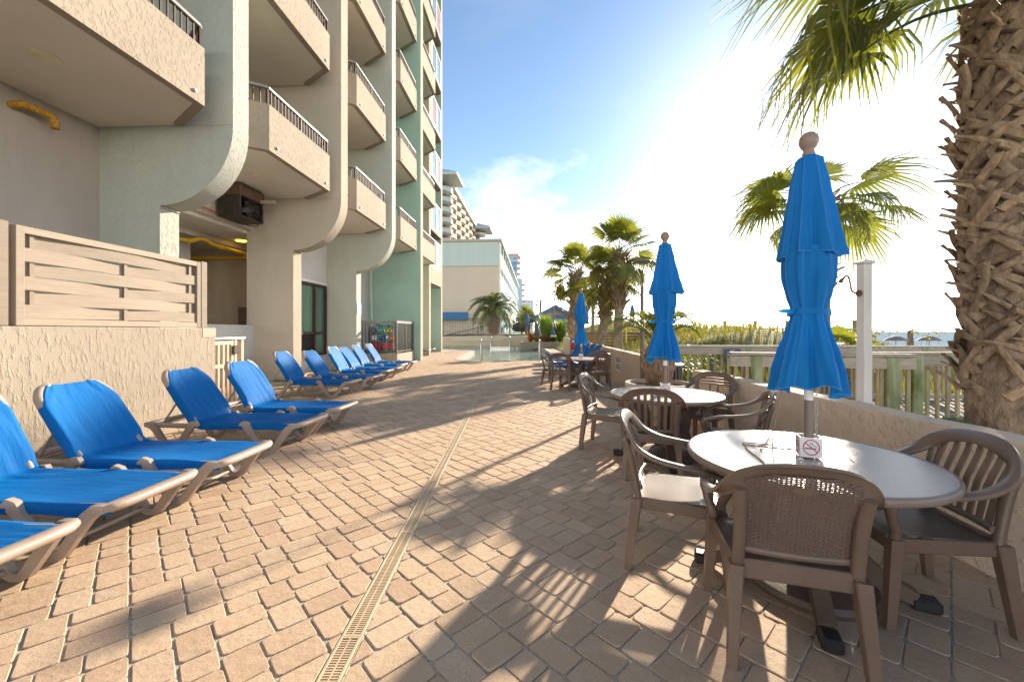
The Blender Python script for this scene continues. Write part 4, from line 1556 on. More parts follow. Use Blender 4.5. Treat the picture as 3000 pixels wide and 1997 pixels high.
def chair_parts(style):
    """style: weave, slats, hslats, ring; faces +y, origin on the ground under the seat centre"""
    P = []
    SZ = 0.425

    def by(z):                       # recline of the back plane
        return -0.215 - 0.20 * (z - SZ)

    RT = 0.855
    rim = [(-0.275, 0.235, 0.60), (-0.287, 0.13, 0.632), (-0.292, 0.0, 0.648), (-0.288, -0.12, 0.672), (-0.268, -0.215, 0.72), (-0.222, -0.275, 0.785),
           (-0.13, -0.305, 0.838), (0, -0.314, RT)]
    rim = rim + [(-x, y, z) for x, y, z in reversed(rim[:-1])]
    rs = spline(rim, 5)
    # broad flattened rim: blade section leaning with the curve
    q = MB()
    M_ = len(rs)
    for i, p in enumerate(rs):
        t = (rs[min(i + 1, M_ - 1)] - rs[max(i - 1, 0)]).normalized()
        k = smooth01((p.z - 0.64) / 0.16)
        up = Vector((0, 0.0, 1)) * (1 - k) + Vector((0, 0.25, 0.2)) * k + Vector((p.x * -1.2 * k, 0, 0))
        a = t.cross(up).normalized()         # across the band
        nn = a.cross(t).normalized()
        e = min(1, min(i, M_ - 1 - i) / 3)
        W_, T_ = (0.029 + 0.009 * k) * (0.7 + 0.3 * e), 0.0125
        for (u_, w_) in ((-1, 0.1), (-0.8, 0.75), (0, 1), (0.8, 0.75), (1, 0.1), (0.9, -0.9), (0.6, -0.5), (-0.6, -0.5), (-0.9, -0.9)):
            q.v.append(tuple(p + a * (W_ * u_) + nn * (T_ * w_)))
    K = 9
    for i in range(M_ - 1):
        for k in range(K):
            q.f.append((i * K + k, i * K + (k + 1) % K, (i + 1) * K + (k + 1) % K, (i + 1) * K + k))
    q.f += [tuple(range(K)), tuple((M_ - 1) * K + k for k in range(K - 1, -1, -1))]
    P.append(('arm_rim', q.mesh('arm_rim', 55), M_CHAIR))
    # seat with dished top and apron
    def seat(u, v):
        x, y = (2 * u - 1), (2 * v - 1)
        w_ = 0.235 - 0.02 * (1 - v)
        z = SZ - 0.014 * (1 - x * x) * (1 - y * y) + 0.004 * y - 0.02 * smooth01((v - 0.85) / 0.15)
        return (x * w_, -0.215 + 0.445 * v, z)
    P.append(('seat', MB().grid(seat, 12, 12).mesh('seat', 180, False), M_WEAVE))
    q = MB()
    q.bar((-0.22, -0.21, SZ - 0.035), (-0.24, 0.23, SZ - 0.04), 0.022, 0.07, ch=0.006)
    q.bar((0.22, -0.21, SZ - 0.035), (0.24, 0.23, SZ - 0.04), 0.022, 0.07, ch=0.006)
    q.bar((-0.22, -0.215, SZ - 0.03), (0.22, -0.215, SZ - 0.03), 0.022, 0.085, ch=0.006)
    q.bar((-0.24, 0.228, SZ - 0.045), (0.24, 0.228, SZ - 0.045), 0.022, 0.07, ch=0.008)
    P.append(('apron', q.mesh('apron', 40), M_CHAIR))
    # legs: tapered angle section
    for s in (-1, 1):
        for (t0, t1, kk) in (((0.238, 0.222, SZ - 0.01), (0.262, 0.262, 0.0), 1), ((0.222, -0.222, SZ - 0.01), (0.248, -0.272, 0.0), -1)):
            q = MB()
            N = 5
            for i in range(N + 1):
                u = i / N
                cx, cy, cz = [t0[j] * (1 - u) + t1[j] * u for j in range(3)]
                w_ = 0.031 - 0.010 * u
                d_ = 0.030 - 0.009 * u
                for (ax, ay) in ((-1, -1), (0.8, -1), (1, -0.8), (1, 1), (-0.8, 1), (-1, 0.8)):
                    q.v.append((s * (cx + ax * w_ * 0.9), cy + ay * d_ * kk, cz))
            for i in range(N):
                for k in range(6):
                    q.f.append((i * 6 + k, i * 6 + (k + 1) % 6, (i + 1) * 6 + (k + 1) % 6, (i + 1) * 6 + k))
            q.f += [tuple(range(6)), tuple(N * 6 + k for k in range(5, -1, -1))]
            P.append(('leg', q.mesh('leg', 40), M_CHAIR))
        q = MB()
        q.tube(spline([(s * 0.272, 0.238, 0.595), (s * 0.272, 0.262, 0.57), (s * 0.262, 0.25, 0.51), (s * 0.245, 0.225, 0.46), (s * 0.238, 0.222, SZ - 0.01)], 4), [0.026] * 6 + [0.022] * 5 + [0.024] * 6, 8)
        P.append(('arm_support', q.mesh('arm_support', 60), M_CHAIR))
        q = MB()
        pts = [(s * 0.215, by(SZ - 0.02), SZ - 0.03), (s * 0.212, by(0.55), 0.55), (s * 0.215, by(0.66), 0.66), (s * 0.222, by(0.74) - 0.01, 0.755)]
        q.tube(spline(pts, 4), 0.021, 8, flat=1.25)
        P.append(('back_post', q.mesh('back_post', 60), M_CHAIR))

    def ztop(x):
        return 0.838 - 0.95 * x * x - 2.5 * x ** 4

    def bulge(x):                     # back wraps round the sitter
        return 0.42 * x * x * 1.2
    def bpt(x, z, o=0.0):
        return (x, by(z) + bulge(x) - 0.035 * smooth01((z - 0.62) / 0.2) + o, z)
    q = MB()
    q.tube([bpt(x, 0.475) for x in [-0.21 + 0.03 * i for i in range(15)]], 0.018, 8, flat=0.8)
    P.append(('back_base_rail', q.mesh('back_base_rail', 60), M_CHAIR))
    if style == 'slats':
        for i in range(7):
            x = -0.168 + 0.056 * i
            q = MB()
            x1 = x * 1.06
            N = 6
            for j in range(N + 1):
                u = j / N
                z = 0.47 + (ztop(x1) - 0.47) * u
                xx = x + (x1 - x) * u
                c_ = Vector(bpt(xx, z))
                for (ax, ay) in ((-0.0145, 0.003), (0, 0.006), (0.0145, 0.003), (0.0145, -0.006), (-0.0145, -0.006)):
                    q.v.append((c_.x + ax, c_.y + ay, c_.z))
            for j in range(N):
                for k in range(5):
                    q.f.append((j * 5 + k, j * 5 + (k + 1) % 5, (j + 1) * 5 + (k + 1) % 5, (j + 1) * 5 + k))
            P.append(('back_slat', q.mesh('back_slat', 40), M_CHAIR))
    elif style == 'weave':
        q = MB()
        nx_, nz_ = 24, 40
        for i in range(nx_ + 1):
            x = -0.197 + 0.394 * i / nx_
            zt_ = min(ztop(x), 0.84)
            N = 9
            rows = []
            for j in range(N + 1):
                z = 0.48 + (zt_ - 0.48) * j / N
                rows.append(bpt(x, z, 0.0012 if i % 2 else -0.0012))
            q.tube(rows, 0.0042, 4, cap=False, flat=0.7, up=(0, 1, 0))
        for j in range(nz_ + 1):
            z = 0.485 + 0.345 * j / nz_
            pts = []
            for i in range(33):
                x = -0.205 + 0.41 * i / 32
                if z < ztop(x) + 0.006:
                    pts.append(bpt(x, z, 0.0026 * cos(pi * i * 0.75 + pi * j)))
            if len(pts) > 2:
                q.tube(pts, 0.0032, 4, cap=False, flat=0.6, up=(0, 1, 0))
        P.append(('woven_panel', q.mesh('woven_panel', 0, False), M_CHAIR))
        q = MB().grid(lambda u, v: tuple(Vector(bpt(0.034 * (2 * u - 1) * sqrt(max(0.02, 1 - (2 * v - 1) ** 2)) * 1.4, 0.775 + 0.018 * (2 * v - 1), -0.006))), 10, 8)
        P.append(('oval_badge', q.mesh('oval_badge', 180, False), M_CHAIR))
    else:
        zs_ = [0.80, 0.765] if style == 'ring' else [0.79, 0.755, 0.72, 0.60, 0.565, 0.53]
        for z in zs_:
            q = MB()
            lim = 0.19
            while ztop(lim) < z + 0.005 and lim > 0.05:
                lim -= 0.005
            q.tube([bpt(-lim + 2 * lim * i / 14, z + 0.008 * (1 - (2 * i / 14 - 1) ** 2)) for i in range(15)], 0.0105, 6, flat=1.0)
            P.append(('back_slat', q.mesh('back_slat', 60), M_CHAIR))
        if style == 'ring':
            q = MB()
            q.tube([bpt(0.055 * cos(t), 0.615 + 0.055 * sin(t)) for t in [2 * pi * i / 22 for i in range(22)]], 0.0095, 6, closed=True)
            P.append(('back_ring', q.mesh('back_ring', 60), M_CHAIR))
            for sx in (-1, 1):
                for sz in (-1, 1):
                    q = MB()
                    e = (sx * 0.19, 0.76) if sz > 0 else (sx * 0.17, 0.48)
                    p = spline([bpt(sx * 0.035, 0.615 + sz * 0.045), bpt(sx * 0.08, 0.615 + sz * 0.07), bpt(*e)], 6)
                    q.tube(p, 0.0095, 6)
                    P.append(('back_scroll', q.mesh('back_scroll', 60), M_CHAIR))
        else:
            q = MB()
            for x in (-0.05, 0.05):
                q.tube([bpt(x, 0.715), bpt(x, 0.605)], 0.010, 6)
            P.append(('back_spindle', q.mesh('back_spindle', 60), M_CHAIR))
    return P


CH = {s: chair_parts(s) for s in ('slats', 'weave', 'hslats', 'ring')}
for s in CH:
    for nm, me, mt in CH[s]:
        if not me.materials:
            me.materials.append(mt)


def chair(style, x, y, fx, fy, lab, k=1.0):
    r = thing('patio_chair', lab, 'chair', (x, y, 0), atan2(-fx, fy), 'brown resin patio chairs')
    r.scale = (k, k, k)
    for nm, me, mt in CH[style]:
        obj(nm, me, None, r)
    return r


CK = 1.0
chair('weave', 1.235, 1.90, 0.29, 0.957, 'woven-back brown armchair in the foreground, seen from behind')
chair('slats', 1.03, 2.56, 0.93, -0.36, 'brown armchair left of the nearest table with sun on its seat')
chair('slats', 2.08, 2.15, -0.985, 0.16, 'brown slat-back armchair at the right edge beside the sea wall')
chair('slats', 1.17, 4.98, 0.87, -0.45, 'brown armchair at the left of the middle table, turned to the camera')
chair('slats', 1.38, 4.03, 0.33, 0.94, 'slat-back brown armchair in front of the middle table, seen from behind')
chair('hslats', 2.36, 5.05, -0.75, -0.6, 'brown armchair with horizontal back rails behind the middle table')
chair('ring', 2.10, 3.88, -0.88, 0.42, 'brown armchair with a ring in its back at the right of the middle table')
chair('ring', 1.28, 9.86, 0.55, 0.83, 'brown armchair with scrolled back at the left of the far table')
chair('slats', 2.02, 9.95, -0.55, 0.83, 'brown slat-back armchair at the right of the far table')
chair('hslats', 1.13, 10.75, 0.85, -0.45, 'pale sunlit armchair at the far left of the far table')
chair('slats', 2.22, 11.05, -0.6, -0.75, 'brown armchair behind the far table, half hidden')

# ================================================================== tables
m, n, l, b, out = _mat('table_laminate')
v = coords(n, l, (1, 5, 1))
g = noise(n, l, v, 14, 6, 0.65)
g2 = noise(n, l, coords(n, l), 2.2, 5)
c = ramp(n, l, g, [(0.3, (0.38, 0.32, 0.27)), (0.7, (0.52, 0.455, 0.40))])
c = mixc(n, l, mth(n, l, 'MULTIPLY', g2, 0.35), c, (0.50, 0.45, 0.40))
l.new(c, b.inputs['Base Color'])
l.new(mth(n, l, 'ADD', mth(n, l, 'MULTIPLY', g, 0.18), 0.30), b.inputs['Roughness'])
bump(n, l, b, g, 0.0012)
M_TTOP = m
M_TRIM = pmat('table_edge', (0.235, 0.18, 0.145), 0.4, 0.1, 6)
M_TLEG = pmat('table_leg', (0.12, 0.082, 0.06), 0.42, 0.15, 5, 0.001, 60)


def make_table():
    r = thing('patio_table', 'x', 'table', (0, 0, 0), 0, 'round patio tables')
    R_ = 0.60
    q = MB()
    q.lathe([(0.026, 0.700), (0.2, 0.7105), (0.4, 0.7105), (R_ - 0.024, 0.7105)], 64, cap=False)
    q.build('table_top', M_TTOP, r, 180, False)
    MB().lathe([(R_ - 0.025, 0.7102), (R_ - 0.022, 0.7132), (R_ - 0.006, 0.7112), (R_, 0.704), (R_ + 0.001, 0.690), (R_ - 0.004, 0.676), (R_ - 0.012, 0.670), (R_ - 0.03, 0.670), (R_ - 0.03, 0.690), (0.05, 0.690)], 72, cap=False).build('rim', M_TRIM, r, 60)
    for k in range(4):
        a = pi / 4 + k * pi / 2
        q = MB()
        pts = [(0.30, 0.685), (0.275, 0.60), (0.21, 0.45), (0.19, 0.30), (0.23, 0.19), (0.33, 0.11), (0.46, 0.055)]
        q.band(pts, [0.20, 0.17, 0.12, 0.11, 0.105, 0.085, 0.065], -0.036, 0.036)
        q.xf(Rz(a)).build('leg', M_TLEG, r, 40)
        q = MB().obox((0.50, 0, 0.032), (0.12, 0.082, 0.062), None, 0.012)
        q.xf(Rz(a)).build('foot_cap', M_BLACK, r, 30)
    q = MB().lathe([(0.045, 0.30), (0.075, 0.30), (0.075, 0.66), (0.045, 0.66)], 20, cap=False)
    q.build('sleeve', M_TLEG, r, 60)
    return r


TABLES = [(1.625, 2.275, 0.35, 'nearest round patio table with a cord on its sunlit top'),
          (1.70, 4.55, 0.6, 'middle round patio table in front of the planter palm'),
          (1.76, 10.45, 0.78, 'farthest round patio table, near the pool')]
T0 = make_table()
for i, (x, y, a, lab) in enumerate(TABLES):
    if i == 0:
        T0.location = (x, y, 0)
        T0.rotation_euler = (0, 0, a)
        T0['label'] = lab
    else:
        dup(T0, (x, y, 0), a, lab)

# ================================================================== closed umbrellas
m, n, l, b, out = _mat('umbrella_canvas')
v = coords(n, l)
c = ramp(n, l, noise(n, l, v, 2.5, 5), [(0.3, (0.002, 0.215, 0.56)), (0.7, (0.003, 0.265, 0.66))])
l.new(c, b.inputs['Base Color'])
b.inputs['Roughness'].default_value = 0.75
bump(n, l, b, mth(n, l, 'ADD', mth(n, l, 'MULTIPLY', noise(n, l, v, 700, 2), 0.06), noise(n, l, coords(n, l, (6, 6, 1)), 3, 4)), 0.008)
tl = n.new('ShaderNodeBsdfTranslucent')
l.new(c, tl.inputs['Color'])
mx = n.new('ShaderNodeMixShader')
mx.inputs[0].default_value = 0.42
l.new(b.outputs[0], mx.inputs[1])
l.new(tl.outputs[0], mx.inputs[2])
l.new(mx.outputs[0], out.inputs['Surface'])
M_CANVAS = m
M_SEAM = pmat('canvas_seam', (0.06, 0.26, 0.58), 0.8, 0.1, 8)
M_POLE = pmat('pole_bronze', (0.20, 0.16, 0.135), 0.4, 0.1, 5, 0, 60, 0.2)


def lerp_levels(L, z):
    for i in range(len(L) - 1):
        if L[i][0] >= z >= L[i + 1][0]:
            t = (L[i][0] - z) / (L[i][0] - L[i + 1][0])
            t = t * t * (3 - 2 * t) * 0.5 + t * 0.5
            return tuple(L[i][k] * (1 - t) + L[i + 1][k] * t for k in range(1, len(L[0])))
    return L[-1][1:]


def canopy(L, seed, nfold, hem, na=220, nz=40):
    r_ = random.Random(seed)
    ph = [r_.uniform(0, 6.28) for _ in range(8)]
    z0, z1 = L[0][0], L[-1][0]

    cen = [2 * pi * (k + 0.28 * r_.uniform(-1, 1)) / nfold for k in range(nfold)]
    hgt = [r_.uniform(0.55, 1.35) for _ in range(nfold)]
    wid = [r_.uniform(0.16, 0.34) for _ in range(nfold)]
    lean = [r_.uniform(-0.5, 0.5) for _ in range(nfold)]

    def shape(u, v):
        a = 2 * pi * u
        z = z0 + (z1 - z0) * v
        R_, A = lerp_levels(L, z)
        # each rib gathers its own irregular pleat, folded to one side
        pl = 0.0
        for k in range(nfold):
            d = (a - cen[k] - lean[k] * (z0 - z) * 0.6 + pi) % (2 * pi) - pi
            s_ = 1.6 if d * lean[k] > 0 else 0.7
            pl += hgt[k] * exp(-abs(d / (wid[k] * s_)) ** 1.5)
        fine = 0.30 * sin(11 * a + ph[1] + 3.5 * z) + 0.22 * sin(17 * a + ph[2] - 5 * z) + 0.16 * sin(29 * a + ph[5] + 7 * z)
        rr = R_ * 0.80 * (0.93 + A * 1.45 * (1.05 * pl - 0.75 + 0.40 * fine) + 0.05 * sin(a * 2 + ph[3] + z) + 0.035 * sin(3 * a + ph[4] + z * 3))
        zz = z + (hem * (0.45 * cos(nfold * a / 2 + ph[5]) + 0.7 * sin(2 * a + ph[6]) + 0.3 * sin(9 * a + ph[7])) * smooth01((v - 0.75) / 0.25))
        return (rr * cos(a), rr * sin(a), zz)
    q = MB().grid(shape, na, nz, True)
    hemline = [shape(i / na, 1.0) for i in range(na)]
    sm = MB()
    for k in range(nfold):
        line = []
        for i in range(nz + 1):
            v = i / nz
            z = z0 + (z1 - z0) * v
            a = cen[k] + lean[k] * (z0 - z) * 0.6 + 0.02
            p = Vector(shape(a / (2 * pi), v))
            line.append(p + Vector((p.x, p.y, 0)).normalized() * 0.0006)
        sm.tube(line, 0.0013, 4)
    return q, hemline, sm


def make_umbrella(seed):
    r = thing('patio_umbrella', 'x', 'umbrella', (0, 0, 0), 0, 'closed blue umbrellas')
    MB().tube([(0, 0, 0.05), (0, 0, 1.7), (0, 0, 2.36)], 0.0215, 14).build('pole', M_POLE, r, 60)
    q = MB().lathe([(0.30, 0.0), (0.315, 0.03), (0.30, 0.055), (0.20, 0.085), (0.10, 0.10), (0.05, 0.115), (0.045, 0.30), (0.024, 0.31)], 40)
    q.build('base', M_TLEG, r, 40)
    low = [(1.86, 0.150, 0.16), (1.78, 0.168, 0.18), (1.70, 0.166, 0.20), (1.60, 0.138, 0.22), (1.53, 0.112, 0.20), (1.505, 0.106, 0.16), (1.48, 0.110, 0.20),
           (1.40, 0.132, 0.26), (1.28, 0.168, 0.32), (1.18, 0.192, 0.36), (1.09, 0.205, 0.40)]
    q, hl, sm = canopy(low, seed, 8, 0.035, 220, 50)
    sm.build('seam', M_SEAM, r, 60)
    q.build('canopy', M_CANVAS, r, 180, False)
    MB().tube(hl, 0.0028, 5, closed=True).build('hem', M_SEAM, r, 60)
    top = [(2.375, 0.030, 0.02), (2.37, 0.066, 0.06), (2.355, 0.078, 0.10), (2.20, 0.112, 0.13), (2.00, 0.152, 0.17), (1.88, 0.180, 0.20), (1.815, 0.196, 0.22)]
    q, hl, sm = canopy(top, seed + 1, 8, 0.012, 220, 30)
    sm.build('seam', M_SEAM, r, 60)
    q.build('vent_canopy', M_CANVAS, r, 180, False)
    MB().tube(hl, 0.0028, 5, closed=True).build('hem', M_SEAM, r, 60)
    # tie strap with a loose tab
    q = MB()
    rr = [0.099 * (1 + 0.06 * sin(5 * t + seed)) for t in [2 * pi * i / 40 for i in range(40)]]
    for z_ in (1.488, 1.522):
        q.v += [(rr[i] * cos(2 * pi * i / 40), rr[i] * sin(2 * pi * i / 40), z_ + 0.006 * sin(2 * pi * i / 40 * 2)) for i in range(40)]
    q.f = [(i, (i + 1) % 40, 40 + (i + 1) % 40, 40 + i) for i in range(40)]
    q.add([(-0.097, -0.03, 1.492), (-0.097, -0.03, 1.520), (-0.165, -0.045, 1.522), (-0.165, -0.045, 1.498), (-0.20, -0.05, 1.515), (-0.20, -0.05, 1.503)], [(0, 1, 2, 3), (3, 2, 4, 5)])
    q.build('strap', M_CANVAS, r, 180, False)
    q = MB().lathe([(0.03, 2.372), (0.032, 2.385), (0.026, 2.392), (0.025, 2.405), (0.036, 2.418), (0.046, 2.44), (0.0475, 2.458), (0.042, 2.478), (0.028, 2.495), (0.0, 2.50)], 24, cap=False)
    q.build('finial', pmat('finial_wood', (0.27, 0.20, 0.155), 0.4, 0.2, 8), r, 60)
    # pin chain
    q = MB()
    z = 1.12
    k = 0
    while z > 0.80:
        pts = []
        for i in range(8):
            t = 2 * pi * i / 8
            pts.append((0.030 + (0.005 * cos(t) if k % 2 else 0), -0.018 + (0 if k % 2 else 0.005 * cos(t)), z + 0.010 * sin(t)))
        q.tube(pts, 0.0016, 4, closed=True)
        z -= 0.0155
        k += 1
    q.tube([(0.030, -0.018, 0.80), (0.05, -0.02, 0.79), (0.052, -0.02, 0.765), (0.03, -0.03, 0.765), (0.022, -0.032, 0.77)], 0.002, 5)
    q.build('chain', M_ALU, r, 60)
    MB().lathe([(0.0225, 1.02), (0.0225, 1.075)], 14, cap=False).build('tape', M_WHITE, r, 60)
    return r


UMB = [(1.648, 2.275, 0.2, 3, 'nearest closed blue umbrella over the nearest table'),
       (1.70, 4.55, 1.3, 9, 'middle closed blue umbrella over the middle table'),
       (1.76, 10.45, 2.4, 14, 'farthest closed blue umbrella over the far table')]
for (x, y, a, sd2, lab) in UMB:
    u_ = make_umbrella(sd2)
    u_.location = (x, y, 0)
    u_.rotation_euler = (0.0, 0.0, 0.0)
    u_['label'] = lab

# no-smoking cubes round the poles
M_SIGNW = pmat('sign_card', (0.80, 0.79, 0.77), 0.5, 0.04, 6)
M_SIGNR = pmat('sign_red', (0.62, 0.035, 0.06), 0.5, 0.05, 6)
M_INK = pmat('sign_ink', (0.02, 0.02, 0.022), 0.5, 0.05, 6)
for (x, y, a, lab) in ((1.648, 2.275, -0.40, 'white no-smoking cube round the pole on the nearest table'),
                       (1.70, 4.55, -0.30, 'white no-smoking cube round the pole on the middle table'),
                       (1.76, 10.45, -0.15, 'white no-smoking cube round the pole on the far table')):
    r = thing('no_smoking_cube', lab, 'sign', (x, y, 0.712), a, 'no-smoking cubes on the tables')
    S = 0.052
    q = MB()
    for (x0, y0, x1, y1) in ((-S, -S, S, -S + 0.004), (-S, S - 0.004, S, S), (-S, -S + 0.004, -S + 0.004, S - 0.004), (S - 0.004, -S + 0.004, S, S - 0.004)):
        q.box(x0, y0, 0.001, x1, y1, 0.109)
    q.build('card', M_SIGNW, r, 0)
    for face in range(4):
        M4 = Rz(face * pi / 2)
        ri = MB()
        N = 40
        for rr in (0.0385, 0.0335):
            ri.v += [(rr * cos(2 * pi * i / N), -S - 0.0006, 0.056 + rr * 1.12 * sin(2 * pi * i / N)) for i in range(N)]
        ri.f = [(i, (i + 1) % N, N + (i + 1) % N, N + i) for i in range(N)]
        d = Vector((0.707, 0, -0.707))
        ri.obox((0, -S - 0.0006, 0.056), (0.070, 0.0004, 0.0055), Matrix.Rotation(radians(42), 3, 'Y'))
        ri.xf(M4).build('ban_ring', M_SIGNR, r, 0)
        ik = MB()
        ik.obox((-0.006, -S - 0.0004, 0.050), (0.044, 0.0004, 0.006))
        ik.obox((0.020, -S - 0.0004, 0.050), (0.005, 0.0004, 0.006))
        ik.tube(spline([(0.022, -S - 0.0005, 0.057), (0.021, -S - 0.0005, 0.063), (0.012, -S - 0.0005, 0.066), (0.005, -S - 0.0005, 0.069), (0.006, -S - 0.0005, 0.076), (0.001, -S - 0.0005, 0.082), (-0.004, -S - 0.0005, 0.077), (-0.001, -S - 0.0005, 0.072)], 4), 0.0011, 4)
        ik.xf(M4).build('cigarette', M_INK, r, 0)
cd_ = MB().tube(spline([(1.58, 2.38, 1.12), (1.64, 2.52, 0.95), (1.70, 2.66, 0.78), (1.74, 2.74, 0.716), (1.64, 2.62, 0.7155), (1.517, 2.47, 0.7155), (1.43, 2.45, 0.7155), (1.40, 2.48, 0.7155),
                        (1.44, 2.52, 0.7155), (1.56, 2.47, 0.7155), (1.64, 2.36, 0.7155), (1.60, 2.36, 0.7195), (1.48, 2.41, 0.7195), (1.41, 2.46, 0.7195), (1.36, 2.36, 0.7155), (1.33, 2.2, 0.7155), (1.27, 2.0, 0.7155)], 6), 0.0035, 6)
tag(cd_.build('umbrella_cord', pmat('cord', (0.33, 0.25, 0.20), 0.7), None, 60), 'thin cord hanging from the umbrella and looped over the nearest table', 'cord')
# ================================================================== sea walls
def wall_line(name, lab, p0, p1, t, h0, h1, mat, z0=-0.3, seg=1):
    r = thing(name, lab, 'wall', (0, 0, 0))
    a, b2 = Vector(p0), Vector(p1)
    d = (b2 - a).normalized()
    nn = Vector((d.y, -d.x)) * t
    q = MB()
    N = 40
    for i in range(N + 1):
        c = a + (b2 - a) * (i / N)
        h = h0 + (h1 - h0) * i / N
        wob = 0.004 * sin(i * 1.7) + 0.003 * sin(i * 4.1)
        for (o_, z) in ((0.004, z0), (0.0, h - 0.03 + wob), (0.012, h - 0.008 + wob), (0.035, h + wob), (0.965, h + wob), (0.99, h - 0.01), (1.0, h - 0.03), (1.0, z0)):
            p = c + nn * o_
            q.v.append((p.x, p.y, z))
    for i in range(N):
        for k in range(8):
            q.f.append((i * 8 + k, i * 8 + (k + 1) % 8, (i + 1) * 8 + (k + 1) % 8, (i + 1) * 8 + k))
    q.f += [tuple(range(8)), tuple(N * 8 + k for k in range(7, -1, -1))]
    q.build('wall', mat, r, 40)
    return r


wall_line('sea_wall', 'low beige stucco sea wall right of the nearest tables', (2.68, -2.5), (2.80, 6.35), 0.21, 0.80, 0.80, M_SEAWALL)
sw2 = wall_line('sea_wall', 'low cream stucco wall beyond the planter, running towards the pool', (3.02, 9.0), (3.40, 27.2), 0.20, 0.82, 1.0, M_CREAM)


def wx2(y):
    return 3.02 + 0.38 * (y - 9.0) / 18.2


# stencilled notices on the far wall (too small to read in the photograph: ranks of block marks)
for (y, w_, lab, cols) in ((11.9, 0.62, 'white stencilled notice with dark block lettering on the cream wall', 5), (22.8, 1.3, 'dark lettered notice at the far end of the cream wall', 4)):
    r = thing('wall_notice', lab, 'sign', (wx2(y) - 0.004, y, 0.24), -0.021)
    MB().box(-0.004, -w_ / 2, 0, 0.0, w_ / 2, 0.46).build('panel', pmat('notice_panel', (0.60, 0.58, 0.54), 0.6), r, 0)
    q = MB()
    for row in range(2):
        for k in range(cols):
            y0 = -w_ / 2 + 0.05 + k * (w_ - 0.1) / cols
            ww = (w_ - 0.1) / cols * 0.72
            z0 = 0.06 + 0.2 * row
            q.box(-0.0065, y0, z0, -0.005, y0 + ww * 0.28, z0 + 0.15)
            if (k + row) % 3 != 0:
                q.box(-0.0065, y0 + ww * 0.72, z0, -0.005, y0 + ww, z0 + 0.15)
            q.box(-0.0068, y0 + ww * 0.27, z0 + 0.05 * ((k + row) % 3), -0.0052, y0 + ww * 0.74, z0 + 0.05 * ((k + row) % 3) + 0.045)
    q.build('lettering', pmat('notice_letters', (0.10, 0.11, 0.15), 0.6), r, 0)

# life ring on a stand by the wall
lr = thing('life_ring', 'red life ring hanging on a post against the cream wall', 'life ring', (3.0, 18.6, 0))
MB().box(-0.04, 0.06, 0, 0.04, 0.12, 1.15).build('post', M_WHITE, lr, 0)
tor = MB()
tor.grid(lambda u, v: ((0.27 + 0.075 * cos(2 * pi * v)) * cos(2 * pi * u), 0.06 * sin(2 * pi * v), 0.72 + (0.27 + 0.075 * cos(2 * pi * v)) * sin(2 * pi * u)), 32, 12, True)
tor.build('ring', M_RED, lr, 180, True)
for k in range(4):
    a = pi / 4 + k * pi / 2
    q = MB().grid(lambda u, v: ((0.27 + 0.079 * cos(2 * pi * v)) * cos(a + 0.3 * (u - 0.5)), 0.064 * sin(2 * pi * v), 0.72 + (0.27 + 0.079 * cos(2 * pi * v)) * sin(a + 0.3 * (u - 0.5))), 4, 12)
    q.build('band', M_WHITE, lr, 180, True)

# ================================================================== beach walkway and its railings
M_RAILW = woodmat('weathered_pine', (0.36, 0.31, 0.22), 'Z', 0.85, 0.22, 9, 0.003, moss=(0.20, 0.20, 0.05))
M_RAILH = woodmat('weathered_cap', (0.34, 0.30, 0.25), 'X', 0.8, 0.2, 9, 0.003)
M_POSTG = woodmat('green_treated_post', (0.30, 0.34, 0.22), 'Z', 0.85, 0.2, 7, 0.003, moss=(0.10, 0.12, 0.03))
M_PLANK = woodmat('walk_plank', (0.30, 0.26, 0.21), 'Y', 0.85, 0.2, 9, 0.003)
wk = thing('beach_walkway', 'weathered plank walkway leading from the deck to the beach', 'walkway', (0, 0, 0))
plank = MB().box(-0.068, 0, -0.04, 0.068, 2.85, 0.0, 0.004).mesh('plank', 0)
plank.materials.append(M_PLANK)
x = 3.35
k = 0
while x < 14.5:
    o = obj('plank', plank, None, wk)
    o.location = (x, 5.72 - 0.1 * (x - 3.3) * 0.0, -0.015 + 0.004 * sin(k * 2.3))
    x += 0.145
    k += 1
MB().box(3.3, 5.9, -0.2, 14.5, 6.0, -0.056).build('joist', M_RAILH, wk, 0)
MB().box(3.3, 8.3, -0.2, 14.5, 8.4, -0.056).build('joist', M_RAILH, wk, 0)


